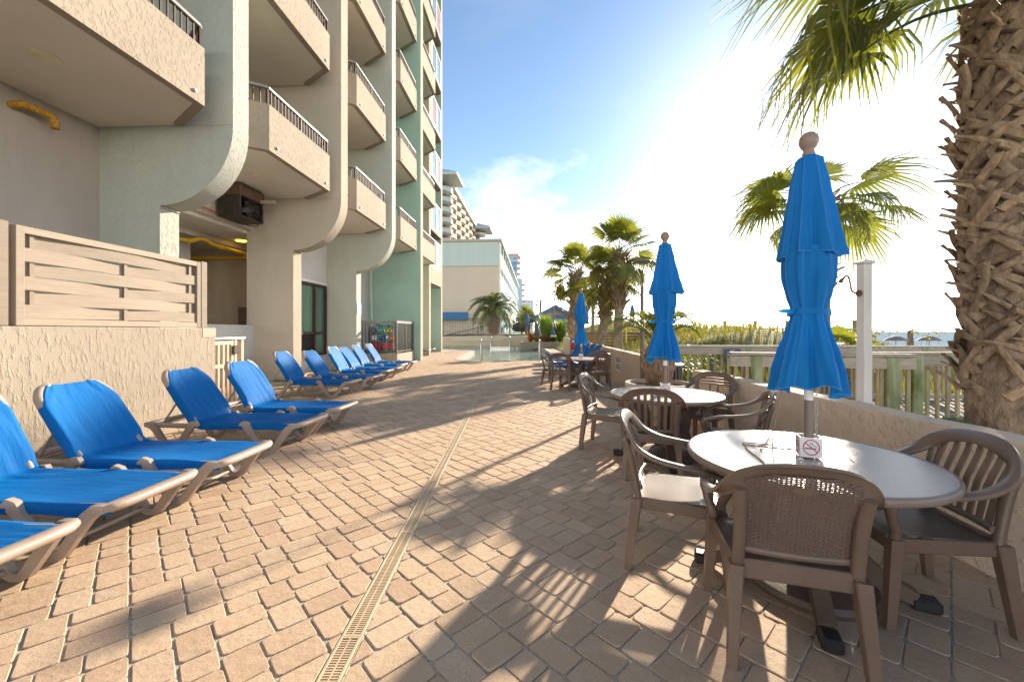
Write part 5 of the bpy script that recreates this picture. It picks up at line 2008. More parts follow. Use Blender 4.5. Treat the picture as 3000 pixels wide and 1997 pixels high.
def railing(lab, p0, p1, zt, zb, posts, capw=0.14, step=0.14, skirt=False, bal=0.038):
    r = thing('wooden_railing', lab, 'railing', (0, 0, 0))
    a, b2 = Vector((*p0, 0)), Vector((*p1, 0))
    d = (b2 - a)
    L = d.length
    d.normalize()
    nn = Vector((-d.y, d.x, 0))
    MB().bar(a + Vector((0, 0, zt - 0.02)), b2 + Vector((0, 0, zt - 0.02)), capw, 0.04, ch=0.005).build('cap_rail', M_RAILH, r, 0)
    off = nn * -0.035
    MB().bar(a + off + Vector((0, 0, zt - 0.12)), b2 + off + Vector((0, 0, zt - 0.12)), 0.038, 0.14, ch=0.003).build('top_rail', M_RAILH, r, 0)
    MB().bar(a + off * 0 + Vector((0, 0, zb + 0.10)), b2 + off * 0 + Vector((0, 0, zb + 0.10)), 0.038, 0.09, ch=0.003).build('bottom_rail', M_RAILH, r, 0)
    me = MB().box(-bal / 2, -bal / 2, zb + 0.02, bal / 2, bal / 2, zt - 0.045, 0.002).mesh('baluster', 0)
    me.materials.append(M_RAILW)
    t = step * 0.6
    ang = atan2(d.y, d.x)
    rr = random.Random(int(L * 100))
    while t < L:
        p = a + d * t + nn * 0.004
        if all(abs(t - q) > 0.09 for q in posts):
            o = obj('baluster', me, None, r)
            o.location = (p.x + nn.x * 0.0, p.y + nn.y * 0.0, 0)
            o.rotation_euler = (rr.gauss(0, 0.01), 0, ang)
        t += step
    for t in posts:
        p = a + d * t
        R = Matrix.Rotation(ang, 3, 'Z')
        MB().obox((p.x, p.y, (zb - 0.4 + zt - 0.045) / 2), (0.14, 0.12, zt - 0.045 - zb + 0.4), R, 0.006).build('post', M_POSTG, r, 0)
    return r


railing('near railing of the beach walkway with mossy green posts behind the nearest umbrella', (2.98, 5.62), (5.02, 5.12), 1.115, -0.05, [0.32, 1.86])
railing('wooden railing continuing to the right behind the palm trunk', (5.05, 5.92), (10.5, 5.75), 1.10, -0.05, [0.75, 2.2, 3.7])
railing('far railing of the beach walkway with a small blue notice', (3.25, 8.75), (12.0, 8.35), 1.10, -0.05, [0.12, 1.73, 3.5, 5.3, 7.1])
# gate-like cross piece and lattice behind the palm
sg = thing('walkway_notice', 'small blue notice fixed to the far walkway railing', 'sign', (4.62, 8.585, 0.86), -0.045)
MB().box(-0.17, -0.012, 0, 0.17, 0, 0.17).build('panel', pmat('notice_blue', (0.06, 0.09, 0.17), 0.6), sg, 0)
q = MB()
for k, (w_, z) in enumerate(((0.09, 0.135), (0.22, 0.085), (0.24, 0.045))):
    q.box(-w_ / 2, -0.0145, z - 0.011, w_ / 2, -0.013, z + 0.011)
q.build('text_lines', pmat('notice_text', (0.45, 0.44, 0.36), 0.6), sg, 0)

# bench-like cross planks left by the steps
tg = MB()
tg.box(0, -0.03, 0, 0.05, 0.03, 0.75)
o = tag(tg.build('hose_pipe', pmat('green_hose', (0.02, 0.35, 0.12), 0.5), None, 0), 'green upright strip behind the shower post', 'pipe')
o.location = (3.42, 4.55, -0.1)

# ---- shower post
sp = thing('shower_post', 'white square beach shower post behind the sea wall', 'post', (3.07, 3.57, 0), 0.12)
M_VINYL = pmat('white_vinyl', (0.70, 0.68, 0.65), 0.4, 0.05, 4)
MB().box(-0.04, -0.04, -0.3, 0.04, 0.04, 1.985, 0.006).build('shaft', M_VINYL, sp, 0)
q = MB().box(-0.054, -0.054, 1.985, 0.054, 0.054, 2.005, 0.004)
q.add([(-0.052, -0.052, 2.005), (0.052, -0.052, 2.005), (0.052, 0.052, 2.005), (-0.052, 0.052, 2.005), (0, 0, 2.032)], [(0, 1, 4), (1, 2, 4), (2, 3, 4), (3, 0, 4)])
q.build('cap', M_VINYL, sp, 0)
M_BRASS = pmat('old_brass', (0.30, 0.20, 0.12), 0.35, 0.3, 10, 0, 60, 0.8)
MB().tube(spline([(-0.05, 0, 1.73), (-0.10, 0, 1.735), (-0.125, 0, 1.76), (-0.14, 0, 1.83), (-0.155, 0, 1.872), (-0.185, 0, 1.875), (-0.215, 0, 1.845)], 5), 0.008, 8).build('shower_arm', M_BRASS, sp, 60)
MB().tube([(-0.205, 0, 1.857), (-0.225, 0, 1.833), (-0.232, 0, 1.825)], [0.010, 0.018, 0.018], 10).build('shower_head', M_BRASS, sp, 60)
MB().lathe([(0, 0), (0.03, 0), (0.03, 0.006), (0, 0.006)], 12).xf(Matrix.Translation((-0.056, 0, 1.73)) @ Matrix.Rotation(pi / 2, 4, 'Y')).build('flange', M_BRASS, sp, 40)


# ---- mushroom lamp posts
def lamp_post(loc, H, lab, k=1.0):
    r = thing('lamp_post', lab, 'lamp', loc, 0.4, 'mushroom lamp posts')
    q = MB()
    q.tube([(0, 0, 0), (0, 0, H * 0.45), (0, 0, H - 0.52 * k)], [0.042 * k, 0.04 * k, 0.036 * k], 12)
    q.build('pole', pmat('lamp_bronze', (0.14, 0.12, 0.105), 0.5, 0.15, 5), r, 60)
    MB().lathe([(0.0, 0), (0.09 * k, 0), (0.08 * k, 0.03), (0.05 * k, 0.05)], 16).build('base_plate', M_IRON, r, 40)
    for i in range(3):
        a = 2 * pi * i / 3
        p = spline([(0.015 * cos(a), 0.015 * sin(a), H - 0.55 * k), (0.05 * k * cos(a), 0.05 * k * sin(a), H - 0.33 * k), (0.12 * k * cos(a), 0.12 * k * sin(a), H - 0.15 * k), (0.155 * k * cos(a), 0.155 * k * sin(a), H - 0.05 * k)], 4)
        MB().tube(p, 0.008 * k, 6).build('arm', M_IRON, r, 60)
    MB().lathe([(0.0, -0.05 * k), (0.10 * k, -0.055 * k), (0.165 * k, -0.04 * k), (0.182 * k, -0.02 * k), (0.176 * k, 0.0), (0.13 * k, 0.02 * k), (0.05 * k, 0.032 * k), (0.0, 0.034 * k)], 32, (0, 0, H)).build('lamp_head', pmat('lamp_hat', (0.16, 0.145, 0.13), 0.45, 0.1, 5), r, 50)
    MB().tube([(0.048 * k, 0, 0.02), (0.055 * k, 0.01, 0.12)], 0.012, 6).build('bolt_cover', M_ALU, r, 60)
    return r


lamp_post((2.70, 8.5, 0), 2.86, 'bronze lamp post with a mushroom hat behind the planter')
lamp_post((3.95, 38.3, 0.5), 4.6, 'distant lamp post beside the flower bed', 1.15)

# ---- round planter with feather palm, waste bin
pl = thing('round_planter', 'large round concrete planter behind the middle table', 'planter', (2.50, 7.0, 0))
MB().lathe([(0.42, 0.0), (0.47, 0.05), (0.50, 0.35), (0.545, 0.44), (0.555, 0.50), (0.545, 0.525), (0.50, 0.53), (0.485, 0.50), (0.48, 0.42)], 48, cap=False).build('bowl', pmat('planter_concrete', (0.50, 0.42, 0.36), 0.85, 0.15, 6, 0.003, 50), pl, 50)
q = MB().grid(lambda u, v: (0.485 * v * cos(2 * pi * u), 0.485 * v * sin(2 * pi * u), 0.455 + 0.03 * (1 - v) + 0.012 * sin(23 * u * v) * cos(31 * v)), 32, 10, True)
q.build('soil', pmat('mulch', (0.10, 0.045, 0.03), 0.95, 0.4, 30, 0.02, 60), pl, 180, False)

bn = thing('waste_bin', 'dark slatted waste bin behind the planter', 'bin', (2.98, 8.05, 0))
q = MB().lathe([(0.30, 0.02), (0.31, 0.7), (0.30, 0.7)], 32)
q.build('drum', M_BLACK, bn, 50)
sl = MB().box(0.312, -0.028, 0.04, 0.335, 0.028, 0.72, 0.006).mesh('slat', 0)
sl.materials.append(pmat('bin_slat', (0.06, 0.055, 0.05), 0.5, 0.2, 6))
for k in range(26):
    obj('slat', sl, None, bn).rotation_euler = (0, 0, 2 * pi * k / 26)
MB().lathe([(0.16, 0.80), (0.30, 0.79), (0.37, 0.765), (0.375, 0.74), (0.36, 0.725), (0.30, 0.725)], 36, cap=False).build('lid', pmat('bin_lid', (0.30, 0.28, 0.27), 0.4), bn, 50)
MB().lathe([(0.338, 0.08), (0.344, 0.08), (0.344, 0.11), (0.338, 0.11)], 36, cap=False).build('hoop', M_IRON, bn, 50)

# ================================================================== palms
M_FAN = leafmat('fan_leaf', (0.095, 0.13, 0.032), (0.21, 0.22, 0.05), 0.57)
M_FANW = leafmat('fan_leaf_old', (0.12, 0.12, 0.03), (0.20, 0.16, 0.05), 0.4)
M_FEATHER = leafmat('feather_leaf', (0.08, 0.13, 0.025), (0.19, 0.21, 0.03), 0.5)
M_PINDO = leafmat('pindo_leaf', (0.09, 0.125, 0.055), (0.17, 0.19, 0.09), 0.3)
M_BARK = pmat('palm_bark', (0.20, 0.13, 0.08), 0.9, 0.45, 9, 0.06, 11, stretch=(1.6, 1.6, 0.8), hue=(0.36, 0.26, 0.175))
M_BOOT = pmat('palm_boot', (0.25, 0.155, 0.09), 0.85, 0.5, 5, 0.010, 30, stretch=(3, 3, 1), hue=(0.46, 0.335, 0.22), objvar=0.3)
M_BARKF = pmat('palm_bark_far', (0.22, 0.165, 0.12), 0.9, 0.35, 5, 0.03, 14, hue=(0.33, 0.27, 0.21))


def fan_leaf(L, N, spread, pet, bend, droop, seed, fold=0.25, tear=0.0):
    """costapalmate leaf on a petiole: +y outwards, +z up"""
    r_ = random.Random(seed)
    q = MB()
    pp = [(0, pet * t, 0.10 * pet * sin(pi * t) - 0.06 * pet * t * t) for t in [i / 6 for i in range(7)]]
    q.tube(pp, [0.02 - 0.011 * i / 6 for i in range(7)], 5, cap=False)
    hy, hz = pp[-1][1], pp[-1][2]
    sl0 = -0.12

    def P(r, th, lift=0.0, dro=0.0):
        dx, dy = r * sin(th), r * cos(th)
        z = hz + sl0 * dy - bend * max(0, dy) ** 2 / L + fold * abs(dx) * 0.5 + lift
        return (dx * (1 - 0.10 * dro), hy + dy * (1 - 0.25 * dro), z - dro * L)
    ts = [0.05, 0.30, 0.52, 0.76, 1.0]
    for i in range(N):
        if r_.random() < tear:
            continue
        th = -spread / 2 + spread * (i + 0.5) / N
        dl = spread / N / 2
        Ls = L * (0.72 + 0.28 * cos(th * 0.62)) * r_.uniform(0.90, 1.06)
        dj = droop * r_.uniform(0.5, 1.6)
        jit = r_.gauss(0, 0.035)
        o0 = len(q.v)
        for k, t in enumerate(ts):
            w_ = dl if t <= 0.52 else dl * (1 - t) / 0.48 * 0.62 + 0.001
            dro = dj * (max(0, t - 0.45) / 0.55) ** 2
            a = th + jit * max(0, t - 0.5)
            r = Ls * t
            q.v += [P(r, a - w_, 0, dro), P(r, a, -0.22 * r * w_, dro), P(r, a + w_, 0, dro)]
        for k in range(len(ts) - 1):
            b0 = o0 + 3 * k
            q.f += [(b0, b0 + 1, b0 + 4, b0 + 3), (b0 + 1, b0 + 2, b0 + 5, b0 + 4)]
    return q


def feather(L, n_, lw, up, droopk, seed, fwd=0.9):
    """pinnate frond: arching rachis with narrow leaflets"""
    r_ = random.Random(seed)
    q = MB()

    def rach(t):
        return Vector((0, L * (t - 0.12 * t ** 3), L * (up * t - droopk * t ** 2.2)))
    pts = [rach(i / 10) for i in range(11)]
    q.tube(pts, [0.018 * L * (1 - 0.85 * i / 10) + 0.002 for i in range(11)], 5, cap=False)
    for i in range(n_):
        t = 0.16 + 0.84 * i / (n_ - 1)
        c = rach(t)
        tg = (rach(min(1, t + 0.02)) - rach(t - 0.02)).normalized()
        ll = lw * sin(pi * (0.12 + 0.83 * t)) ** 0.6 * r_.uniform(0.85, 1.1)
        for s in (-1, 1):
            side = Vector((s, 0, 0))
            upv = side.cross(tg) * s
            d = (side * 0.75 + tg * (fwd * (0.5 + 0.6 * t)) + upv * 0.45 * r_.uniform(0.5, 1.3)).normalized()
            e1 = c + d * ll * 0.5
            e2 = c + d * ll * 0.85 + Vector((0, 0, -0.22 * ll))
            e3 = c + d * ll + Vector((0, 0, -0.40 * ll))
            wv = d.cross(upv).normalized() * (0.016 * L + 0.006)
            o0 = len(q.v)
            q.v += [tuple(c - wv * 0.4), tuple(c + wv * 0.4), tuple(e1 - wv * 0.6), tuple(e1 + wv * 0.6), tuple(e2 - wv * 0.35), tuple(e2 + wv * 0.35), tuple(e3)]
            q.f += [(o0, o0 + 1, o0 + 3, o0 + 2), (o0 + 2, o0 + 3, o0 + 5, o0 + 4), (o0 + 4, o0 + 5, o0 + 6)]
    return q


def boot_mesh(seed, L=0.34, w0=0.12):
    """old leaf base: flat, tapering, curling off the trunk (+y out, +z up), split at the foot"""
    r_ = random.Random(seed)
    q = MB()
    skew = r_.uniform(-0.55, 0.55)
    N = 5
    for i in range(N + 1):
        t = i / N
        y = 0.012 + L * (0.06 * t + 0.20 * t ** 2.2)
        z = L * (0.95 * t - 0.18 * t * t)
        x = skew * L * 0.5 * t
        w_ = w0 * (1 - 0.72 * t ** 0.7) * 0.5
        th = 0.020 * (1 - 0.45 * t)
        if i == N:
            z += 0.01
        cut = 0.03 * skew if i == N else 0
        q.v += [(x - w_, y - th, z + cut), (x - w_ * 0.5, y + th, z + cut * 0.5), (x + w_ * 0.5, y + th, z - cut * 0.5), (x + w_, y - th, z - cut)]
    for i in range(N):
        for k in range(4):
            q.f.append((i * 4 + k, i * 4 + (k + 1) % 4, (i + 1) * 4 + (k + 1) % 4, (i + 1) * 4 + k))
    q.f += [(0, 1, 2, 3), (N * 4 + 3, N * 4 + 2, N * 4 + 1, N * 4)]
    return q


def trunk_mesh(path, radii, rough, seed, n_=28, sub=8):
    sp_ = spline(path, sub)
    rs = []
    K = len(sp_)
    for i in range(K):
        f_ = i / (K - 1) * (len(radii) - 1)
        j = min(int(f_), len(radii) - 2)
        rs.append(radii[j] * (1 - f_ + j) + radii[j + 1] * (f_ - j))
    q = MB().tube(sp_, rs, n_)
    r_ = random.Random(seed)
    out_ = []
    for i, p in enumerate(q.v):
        k = i // n_
        c = sp_[k]
        d = Vector(p) - c
        f_ = 1 + rough * (r_.uniform(-1, 1) + 0.8 * sin(k * 2.7))
        out_.append(tuple(c + Vector((d.x * f_, d.y * f_, d.z))))
    q.v = out_
    return q, sp_, rs


FAN_ME = []
for k, (L_, bend, dr_k, pet) in enumerate(((0.95, 0.30, 0.30, 0.95), (1.0, 0.45, 0.42, 0.85), (0.9, 0.2, 0.22, 0.8), (0.95, 0.65, 0.55, 0.9))):
    me = fan_leaf(L_, 44, radians(265), pet, bend, dr_k, 20 + k, 0.3, 0.03).mesh('frond', 0, False)
    me.materials.append(M_FAN)
    FAN_ME.append(me)
FAN_OLD = fan_leaf(0.85, 36, radians(230), 0.8, 0.7, 0.6, 77, 0.5, 0.08).mesh('frond', 0, False)
FAN_OLD.materials.append(M_FANW)


def place_frond(parent, me, p, az, el, roll=0.0, sc=1.0):
    o = obj('frond', me, None, parent)
    o.location = p
    R = Matrix.Rotation(az, 4, 'Z') @ Matrix.Rotation(el, 4, 'X') @ Matrix.Rotation(roll, 4, 'Y')
    o.rotation_euler = R.to_euler()
    o.scale = (sc,) * 3
    return o


BOOTS = [boot_mesh(k) for k in range(8)]
BOOT_ME = []
for k in range(8):
    me = BOOTS[k].mesh('boot', 45)
    me.materials.append(M_BOOT)
    BOOT_ME.append(me)


def fan_palm(name, lab, base, path, radii, z_boot, nf, fsc, seed, boots_single=False, rough=0.03, crown_r=0.14, els=(75, -35), mat=M_BARKF, boot_sc=1.0, row=0.075, nrow=9):
    r = thing(name, lab, 'palm tree', base)
    r_ = random.Random(seed)
    q, sp_, rs = trunk_mesh(path, radii, rough, seed)
    q.build('trunk', mat, r, 180, True)
    top = sp_[-1]
    # leaf bases
    z = z_boot
    joined = MB()
    row_i = 0
    while z < top.z - 0.03:
        i = min(range(len(sp_)), key=lambda t: abs(sp_[t].z - z))
        c, rad = sp_[i], rs[i]
        for k in range(nrow):
            a = 2 * pi * (k + 0.5 * (row_i % 2)) / nrow + r_.gauss(0, 0.12)
            s_ = boot_sc * r_.uniform(0.75, 1.25)
            tilt = r_.gauss(0.12, 0.16)
            bi = r_.randrange(8)
            pos = Vector((c.x + (rad - 0.01) * cos(a), c.y + (rad - 0.01) * sin(a), z + r_.gauss(0, 0.02)))
            Mx = Matrix.Translation(pos) @ Matrix.Rotation(a - pi / 2, 4, 'Z') @ Matrix.Rotation(-tilt, 4, 'X') @ Matrix.Rotation(r_.gauss(0, 0.45), 4, 'Y') @ Matrix.Scale(s_, 4)
            if boots_single:
                o = obj('boot', BOOT_ME[bi], None, r)
                o.matrix_local = Mx
            else:
                joined.join(BOOTS[bi], Mx)
        z += row * boot_sc
        row_i += 1
    if not boots_single and joined.v:
        joined.build('leaf_bases', M_BOOT, r, 45)
    for k in range(nf):
        u = k / max(1, nf - 1)
        el = radians(els[0] + (els[1] - els[0]) * u + r_.gauss(0, 7))
        az = k * 2.39996 + r_.gauss(0, 0.15)
        me = FAN_OLD if u > 0.9 else FAN_ME[r_.randrange(4) if u > 0.25 else 2]
        rr = crown_r * (0.4 + 0.6 * u)
        p = (top.x - rr * sin(az), top.y + rr * cos(az), top.z + 0.15 * (1 - u) - 0.15 * u)
        place_frond(r, me, p, az, el, r_.gauss(0, 0.3), fsc * r_.uniform(0.85, 1.1))
    return r


# foreground palm at the right edge
P1 = thing('cabbage_palm', 'big palm trunk with criss-crossed leaf bases at the right edge', 'palm tree', (3.46, 2.9, -0.25))
q, sp_, rs = trunk_mesh([(0, 0, -0.1), (0.0, 0, 0.5), (0.02, 0, 1.1), (0.05, 0, 1.6), (0.07, 0, 2.4), (0.08, 0, 3.2), (0.07, 0, 4.05)], [0.20, 0.185, 0.19, 0.20, 0.215, 0.22, 0.19], 0.018, 5, 36, 12)
q.build('trunk', M_BARK, P1, 180, True)
def strip_boot(seed, Rr=0.215):
    """split leaf base lying aslant round the trunk, its cut end lifting off (axis = trunk axis)"""
    r_ = random.Random(seed)
    sg = 1 if seed % 2 else -1
    L_ = r_.uniform(0.26, 0.46)
    d = sg * radians(r_.uniform(24, 58))
    w0 = r_.uniform(0.055, 0.085)
    lift = r_.uniform(0.03, 0.12)
    curl = r_.uniform(-0.25, 0.25)
    q = MB()
    N = 6
    for i in range(N + 1):
        t = i / N
        s_ = L_ * t
        dd = d + curl * t
        ang = s_ * sin(dd) / Rr
        z = s_ * cos(dd)
        r0 = Rr + 0.004 + 0.016 * sin(pi * min(1, t * 1.3)) + lift * t ** 2.6
        w_ = w0 * (1 - 0.45 * t) * 0.5
        th = 0.016 * (1 - 0.3 * t)
        for (a_, b_) in ((-1, -1), (-0.6, 0.7), (0.1, 1.1), (0.7, 0.6), (1, -1)):
            px = w_ * a_
            aa = ang + px * cos(dd) / Rr
            zz = z - px * sin(dd) + (0.02 * a_ * sg if i == N else 0)
            rr_ = r0 + th * b_
            q.v.append((rr_ * cos(aa), rr_ * sin(aa), zz))
    for i in range(N):
        for k in range(5):
            q.f.append((i * 5 + k, i * 5 + (k + 1) % 5, (i + 1) * 5 + (k + 1) % 5, (i + 1) * 5 + k))
    q.f += [tuple(range(5)), tuple(N * 5 + k for k in range(4, -1, -1))]
    return q


STRIPS = []
for k in range(14):
    me = strip_boot(k).mesh('boot', 40)
    me.materials.append(M_BOOT)
    STRIPS.append(me)
r_ = random.Random(8)
z, row_i = 1.22, 0
while z < 3.85:
    i = min(range(len(sp_)), key=lambda t: abs(sp_[t].z - z))
    c = sp_[i]
    for k in range(11):
        a = 2 * pi * (k + 0.5 * (row_i % 2)) / 11 + r_.gauss(0, 0.16)
        kk = rs[i] / 0.205
        o = obj('boot', STRIPS[(2 * r_.randrange(7) + (row_i + k) % 2) % 14], None, P1)
        o.matrix_local = Matrix.Translation((c.x, c.y, z + r_.gauss(0, 0.03))) @ Matrix.Rotation(a, 4, 'Z') @ Matrix.Diagonal((kk, kk, r_.uniform(0.85, 1.15), 1))
    # a few short broken stubs stick straight out
    for k in range(2):
        a = r_.uniform(0, 2 * pi)
        s2 = r_.uniform(0.5, 0.85)
        o = obj('boot', BOOT_ME[r_.randrange(8)], None, P1)
        o.matrix_local = Matrix.Translation((c.x + 0.2 * cos(a), c.y + 0.2 * sin(a), z)) @ Matrix.Rotation(a - pi / 2, 4, 'Z') @ Matrix.Rotation(-r_.uniform(0.5, 0.95), 4, 'X') @ Matrix.Diagonal((s2 * 0.7, s2, s2, 1))
    z += 0.118
    row_i += 1
tp = Vector((0.07, 0, 4.05))
# fronds reaching over the deck (azimuth 90 deg = towards -x)
for (az, el, roll, sc, k, dz) in ((82, -8, 0.2, 1.08, 3, -0.12), (97, 8, -0.25, 1.12, 1, 0.02), (70, 22, 0.1, 1.1, 0, 0.05), (112, -2, 0.3, 1.0, 1, -0.06), (128, 20, -0.1, 1.05, 3, 0.0), (60, -15, 0.0, 0.95, 1, -0.15),
                                  (90, 40, 0.3, 1.1, 0, 0.1), (150, 5, 0.2, 1.0, 1, 0.0), (20, 10, 0.1, 1.0, 3, 0.0), (-20, 30, 0.0, 1.0, 0, 0.0), (-60, 5, 0.2, 1.0, 1, 0.0), (-95, 15, 0.1, 1.0, 0, 0.0),
                                  (-130, 0, 0.1, 1.0, 3, 0.0), (180, 30, 0.0, 1.0, 2, 0.05), (40, 45, 0.0, 1.0, 2, 0.1), (-40, 60, 0.0, 1.0, 2, 0.1)):
    a = radians(az)
    place_frond(P1, FAN_ME[k], (tp.x - 0.15 * sin(a), tp.y + 0.15 * cos(a), tp.z + dz + 0.13), a, radians(el + 7), roll, sc * 0.86)

bp_ = fan_palm('cabbage_palm', 'palm behind the nearest umbrella, its fan leaves against the bright sky', (6.80, 9.0, -0.3), [(0, 0, -0.2), (0.03, 0, 1.8), (0.0, 0, 3.2), (0.0, 0, 4.52)], [0.16, 0.14, 0.15, 0.15], 2.5, 0, 1.0, 31)
for (az, el, roll, sc, k) in ((92, 14, 0.5, 1.15, 1), (78, -4, -0.5, 1.1, 3), (103, -28, 0.4, 1.0, 3), (70, 30, 0.2, 1.0, 1), (-80, 32, -0.4, 1.25, 1), (-95, -2, 0.4, 1.2, 0), (-70, -22, -0.3, 1.05, 3), (-35, 66, 0.1, 1.0, 2), (-50, 10, 0.2, 1.0, 1),
                              (20, 20, 0.1, 0.9, 1), (-160, -5, 0.2, 0.85, 3), (160, -25, 0.1, 0.8, 3), (-125, -40, 0.1, 0.8, 3)):
    a = radians(az)
    place_frond(bp_, FAN_ME[k], (-0.1 * sin(a), 0.1 * cos(a), 4.52), a, radians(el), roll, sc)
fan_palm('cabbage_palm', 'tallest palm of the cluster beyond the cream wall', (4.12, 16.0, -0.2), [(0, 0, -0.2), (0.03, 0, 1.5), (0.08, 0, 3.0), (0.10, 0, 4.6)], [0.18, 0.16, 0.19, 0.21], 2.5, 21, 0.98, 41, els=(82, -48), boot_sc=1.15)
fan_palm('cabbage_palm', 'leaning palm left of the tallest palm in the cluster', (3.58, 17.0, -0.2), [(0, 0, -0.2), (0.02, 0, 0.8), (0.28, 0, 2.2), (0.34, 0, 3.75)], [0.20, 0.17, 0.19, 0.21], 2.1, 19, 0.95, 42, els=(75, -48), boot_sc=1.15)
fan_palm('cabbage_palm', 'leftmost palm of the cluster, behind the far umbrella', (2.95, 19.5, 0.1), [(0, 0, -0.2), (0.0, 0, 0.8), (0.02, 0, 2.0), (0.10, 0, 4.0)], [0.20, 0.18, 0.20, 0.22], 0.95, 20, 1.0, 43, els=(78, -45), boot_sc=1.15)
fan_palm('cabbage_palm', 'small shrubby palm beside the shower post', (8.1, 10.0, -0.35), [(0, 0, -0.2), (0, 0, 0.4), (0, 0, 1.0)], [0.14, 0.14, 0.12], 0.2, 16, 0.6, 44, els=(75, -25))
fan_palm('cabbage_palm', 'slender distant palm right of the far umbrella', (5.9, 30.0, 0.1), [(0, 0, -0.2), (0, 0, 1.5), (0.1, 0, 4.2)], [0.15, 0.13, 0.13], 3.4, 16, 0.8, 45, els=(80, -40))

# feather palm in the planter
pf = thing('planter_palm', 'yellow-green feather palm growing in the round planter', 'palm tree', (2.50, 7.0, 0.46))
q = MB()
q.lathe([(0.16, 0.0), (0.215, 0.10), (0.255, 0.28), (0.25, 0.46), (0.20, 0.62), (0.12, 0.78), (0.05, 0.9)], 24)
q.build('trunk', M_BARK, pf, 180)
r_ = random.Random(3)
for row in range(11):
    z = 0.05 + 0.07 * row
    rad = [0.19, 0.215, 0.235, 0.25, 0.255, 0.25, 0.235, 0.21, 0.18, 0.15, 0.12][row] - 0.02
    for k in range(9):
        a = 2 * pi * (k + 0.5 * (row % 2)) / 9 + r_.gauss(0, 0.08)
        o = obj('boot', BOOT_ME[r_.randrange(8)], None, pf)
        o.matrix_local = Matrix.Translation((rad * cos(a), rad * sin(a), z)) @ Matrix.Rotation(a - pi / 2, 4, 'Z') @ Matrix.Rotation(-0.05, 4, 'X') @ Matrix.Rotation(r_.gauss(0, 0.2), 4, 'Y') @ Matrix.Scale(r_.uniform(0.45, 0.62), 4)
FE = []
for k in range(3):
    me = feather(1.25, 30, 0.42, 0.95 + 0.1 * k, 0.85 + 0.1 * k, 60 + k).mesh('frond', 0, False)
    me.materials.append(M_FEATHER)
    FE.append(me)
for k, (az, el, sc) in enumerate(((75, 12, 0.85), (112, 22, 0.75), (-65, 14, 0.85), (-100, 22, 0.75), (-84, 2, 0.7), (88, 0, 0.7), (30, 35, 0.6), (150, 25, 0.7), (215, 25, 0.65), (-20, 40, 0.6))):
    place_frond(pf, FE[k % 3], (0, 0, 0.72), radians(az), radians(el), 0, sc)

# pindo palm on the bank behind the pool
pd = thing('pindo_palm', 'bushy grey-green pindo palm in front of the beige building', 'palm tree', (-1.95, 42.5, 0.9))
q, sp_, rs = trunk_mesh([(0, 0, -0.2), (0.1, 0, 1.0), (0.05, 0, 2.6)], [0.42, 0.5, 0.55], 0.05, 9)
q.build('trunk', M_BARKF, pd, 180)
jb = MB()
r_ = random.Random(12)
for row in range(12):
    z = 0.2 + 0.2 * row
    for k in range(9):
        a = 2 * pi * (k + 0.5 * (row % 2)) / 9
        jb.join(BOOTS[r_.randrange(8)], Matrix.Translation((0.05 + 0.42 * cos(a), 0.42 * sin(a), z)) @ Matrix.Rotation(a - pi / 2, 4, 'Z') @ Matrix.Rotation(-0.25, 4, 'X') @ Matrix.Scale(1.9, 4))
jb.build('leaf_bases', M_BOOT, pd, 45)
PI_ME = []
for k in range(3):
    me = feather(2.9, 40, 0.75, 0.75 + 0.15 * k, 1.05 + 0.1 * k, 70 + k).mesh('frond', 0, False)
    me.materials.append(M_PINDO)
    PI_ME.append(me)
for k in range(38):
    u = k / 37
    place_frond(pd, PI_ME[k % 3], (0.05, 0, 2.6 - 0.25 * u), k * 2.39996, radians(52 - 75 * u + r_.gauss(0, 6)), r_.gauss(0, 0.1), r_.uniform(0.85, 1.05))
# ================================================================== behind the pool
wall_line('pool_wall', 'cream retaining wall behind the pool', (-9.0, 37.35), (4.5, 37.35), -0.3, 0.93, 0.93, M_CREAM)
fn_ = thing('picket_fence', 'dark metal picket fence on the bank behind the pool', 'fence', (0, 0, 0))
FY = 38.6
q = MB()
for z in (0.98, 2.58):
    q.box(-8.2, FY - 0.02, z, 3.6, FY + 0.02, z + 0.05)
q.build('rail', M_IRON, fn_, 0)
pk = MB().box(-0.011, -0.011, 0.9, 0.011, 0.011, 2.6).mesh('picket', 0)
pk.materials.append(M_IRON)
x = -8.1
while x < 3.6:
    obj('picket', pk, None, fn_).location = (x, FY + 0.003, 0)
    x += 0.155
for x in (-6.5, -3.2, -0.2, 2.2, 3.6):
    MB().box(x - 0.03, FY - 0.03, 0.85, x + 0.03, FY + 0.03, 2.68).build('post', M_IRON, fn_, 0)
rm = thing('ramp_railing', 'dark handrail climbing the ramp behind the picket fence', 'railing', (0, 0, 0))
MB().bar((-6.4, 40.2, 1.05), (-2.4, 40.2, 1.95), 0.05, 0.07).build('handrail', M_IRON, rm, 0)
q = MB()
for i in range(20):
    t = i / 19
    q.box(-6.4 + 4.0 * t - 0.012, 40.19, 0.8, -6.4 + 4.0 * t + 0.012, 40.21, 1.05 + 0.9 * t)
q.build('picket', M_IRON, rm, 0)
rm2 = thing('terrace_railing', 'dark railing of the neighbouring terrace in front of the stair posts', 'railing', (0, 0, 0))
q = MB()
q.box(-0.9, 41.0, 1.95, 3.4, 41.05, 2.02)
q.box(-0.9, 41.0, 1.0, 3.4, 41.05, 1.05)
q.build('rail', M_IRON, rm2, 0)
q = MB()
for i in range(30):
    q.box(-0.9 + 4.3 * i / 29 - 0.012, 41.01, 1.0, -0.9 + 4.3 * i / 29 + 0.012, 41.04, 1.95)
q.build('picket', M_IRON, rm2, 0)
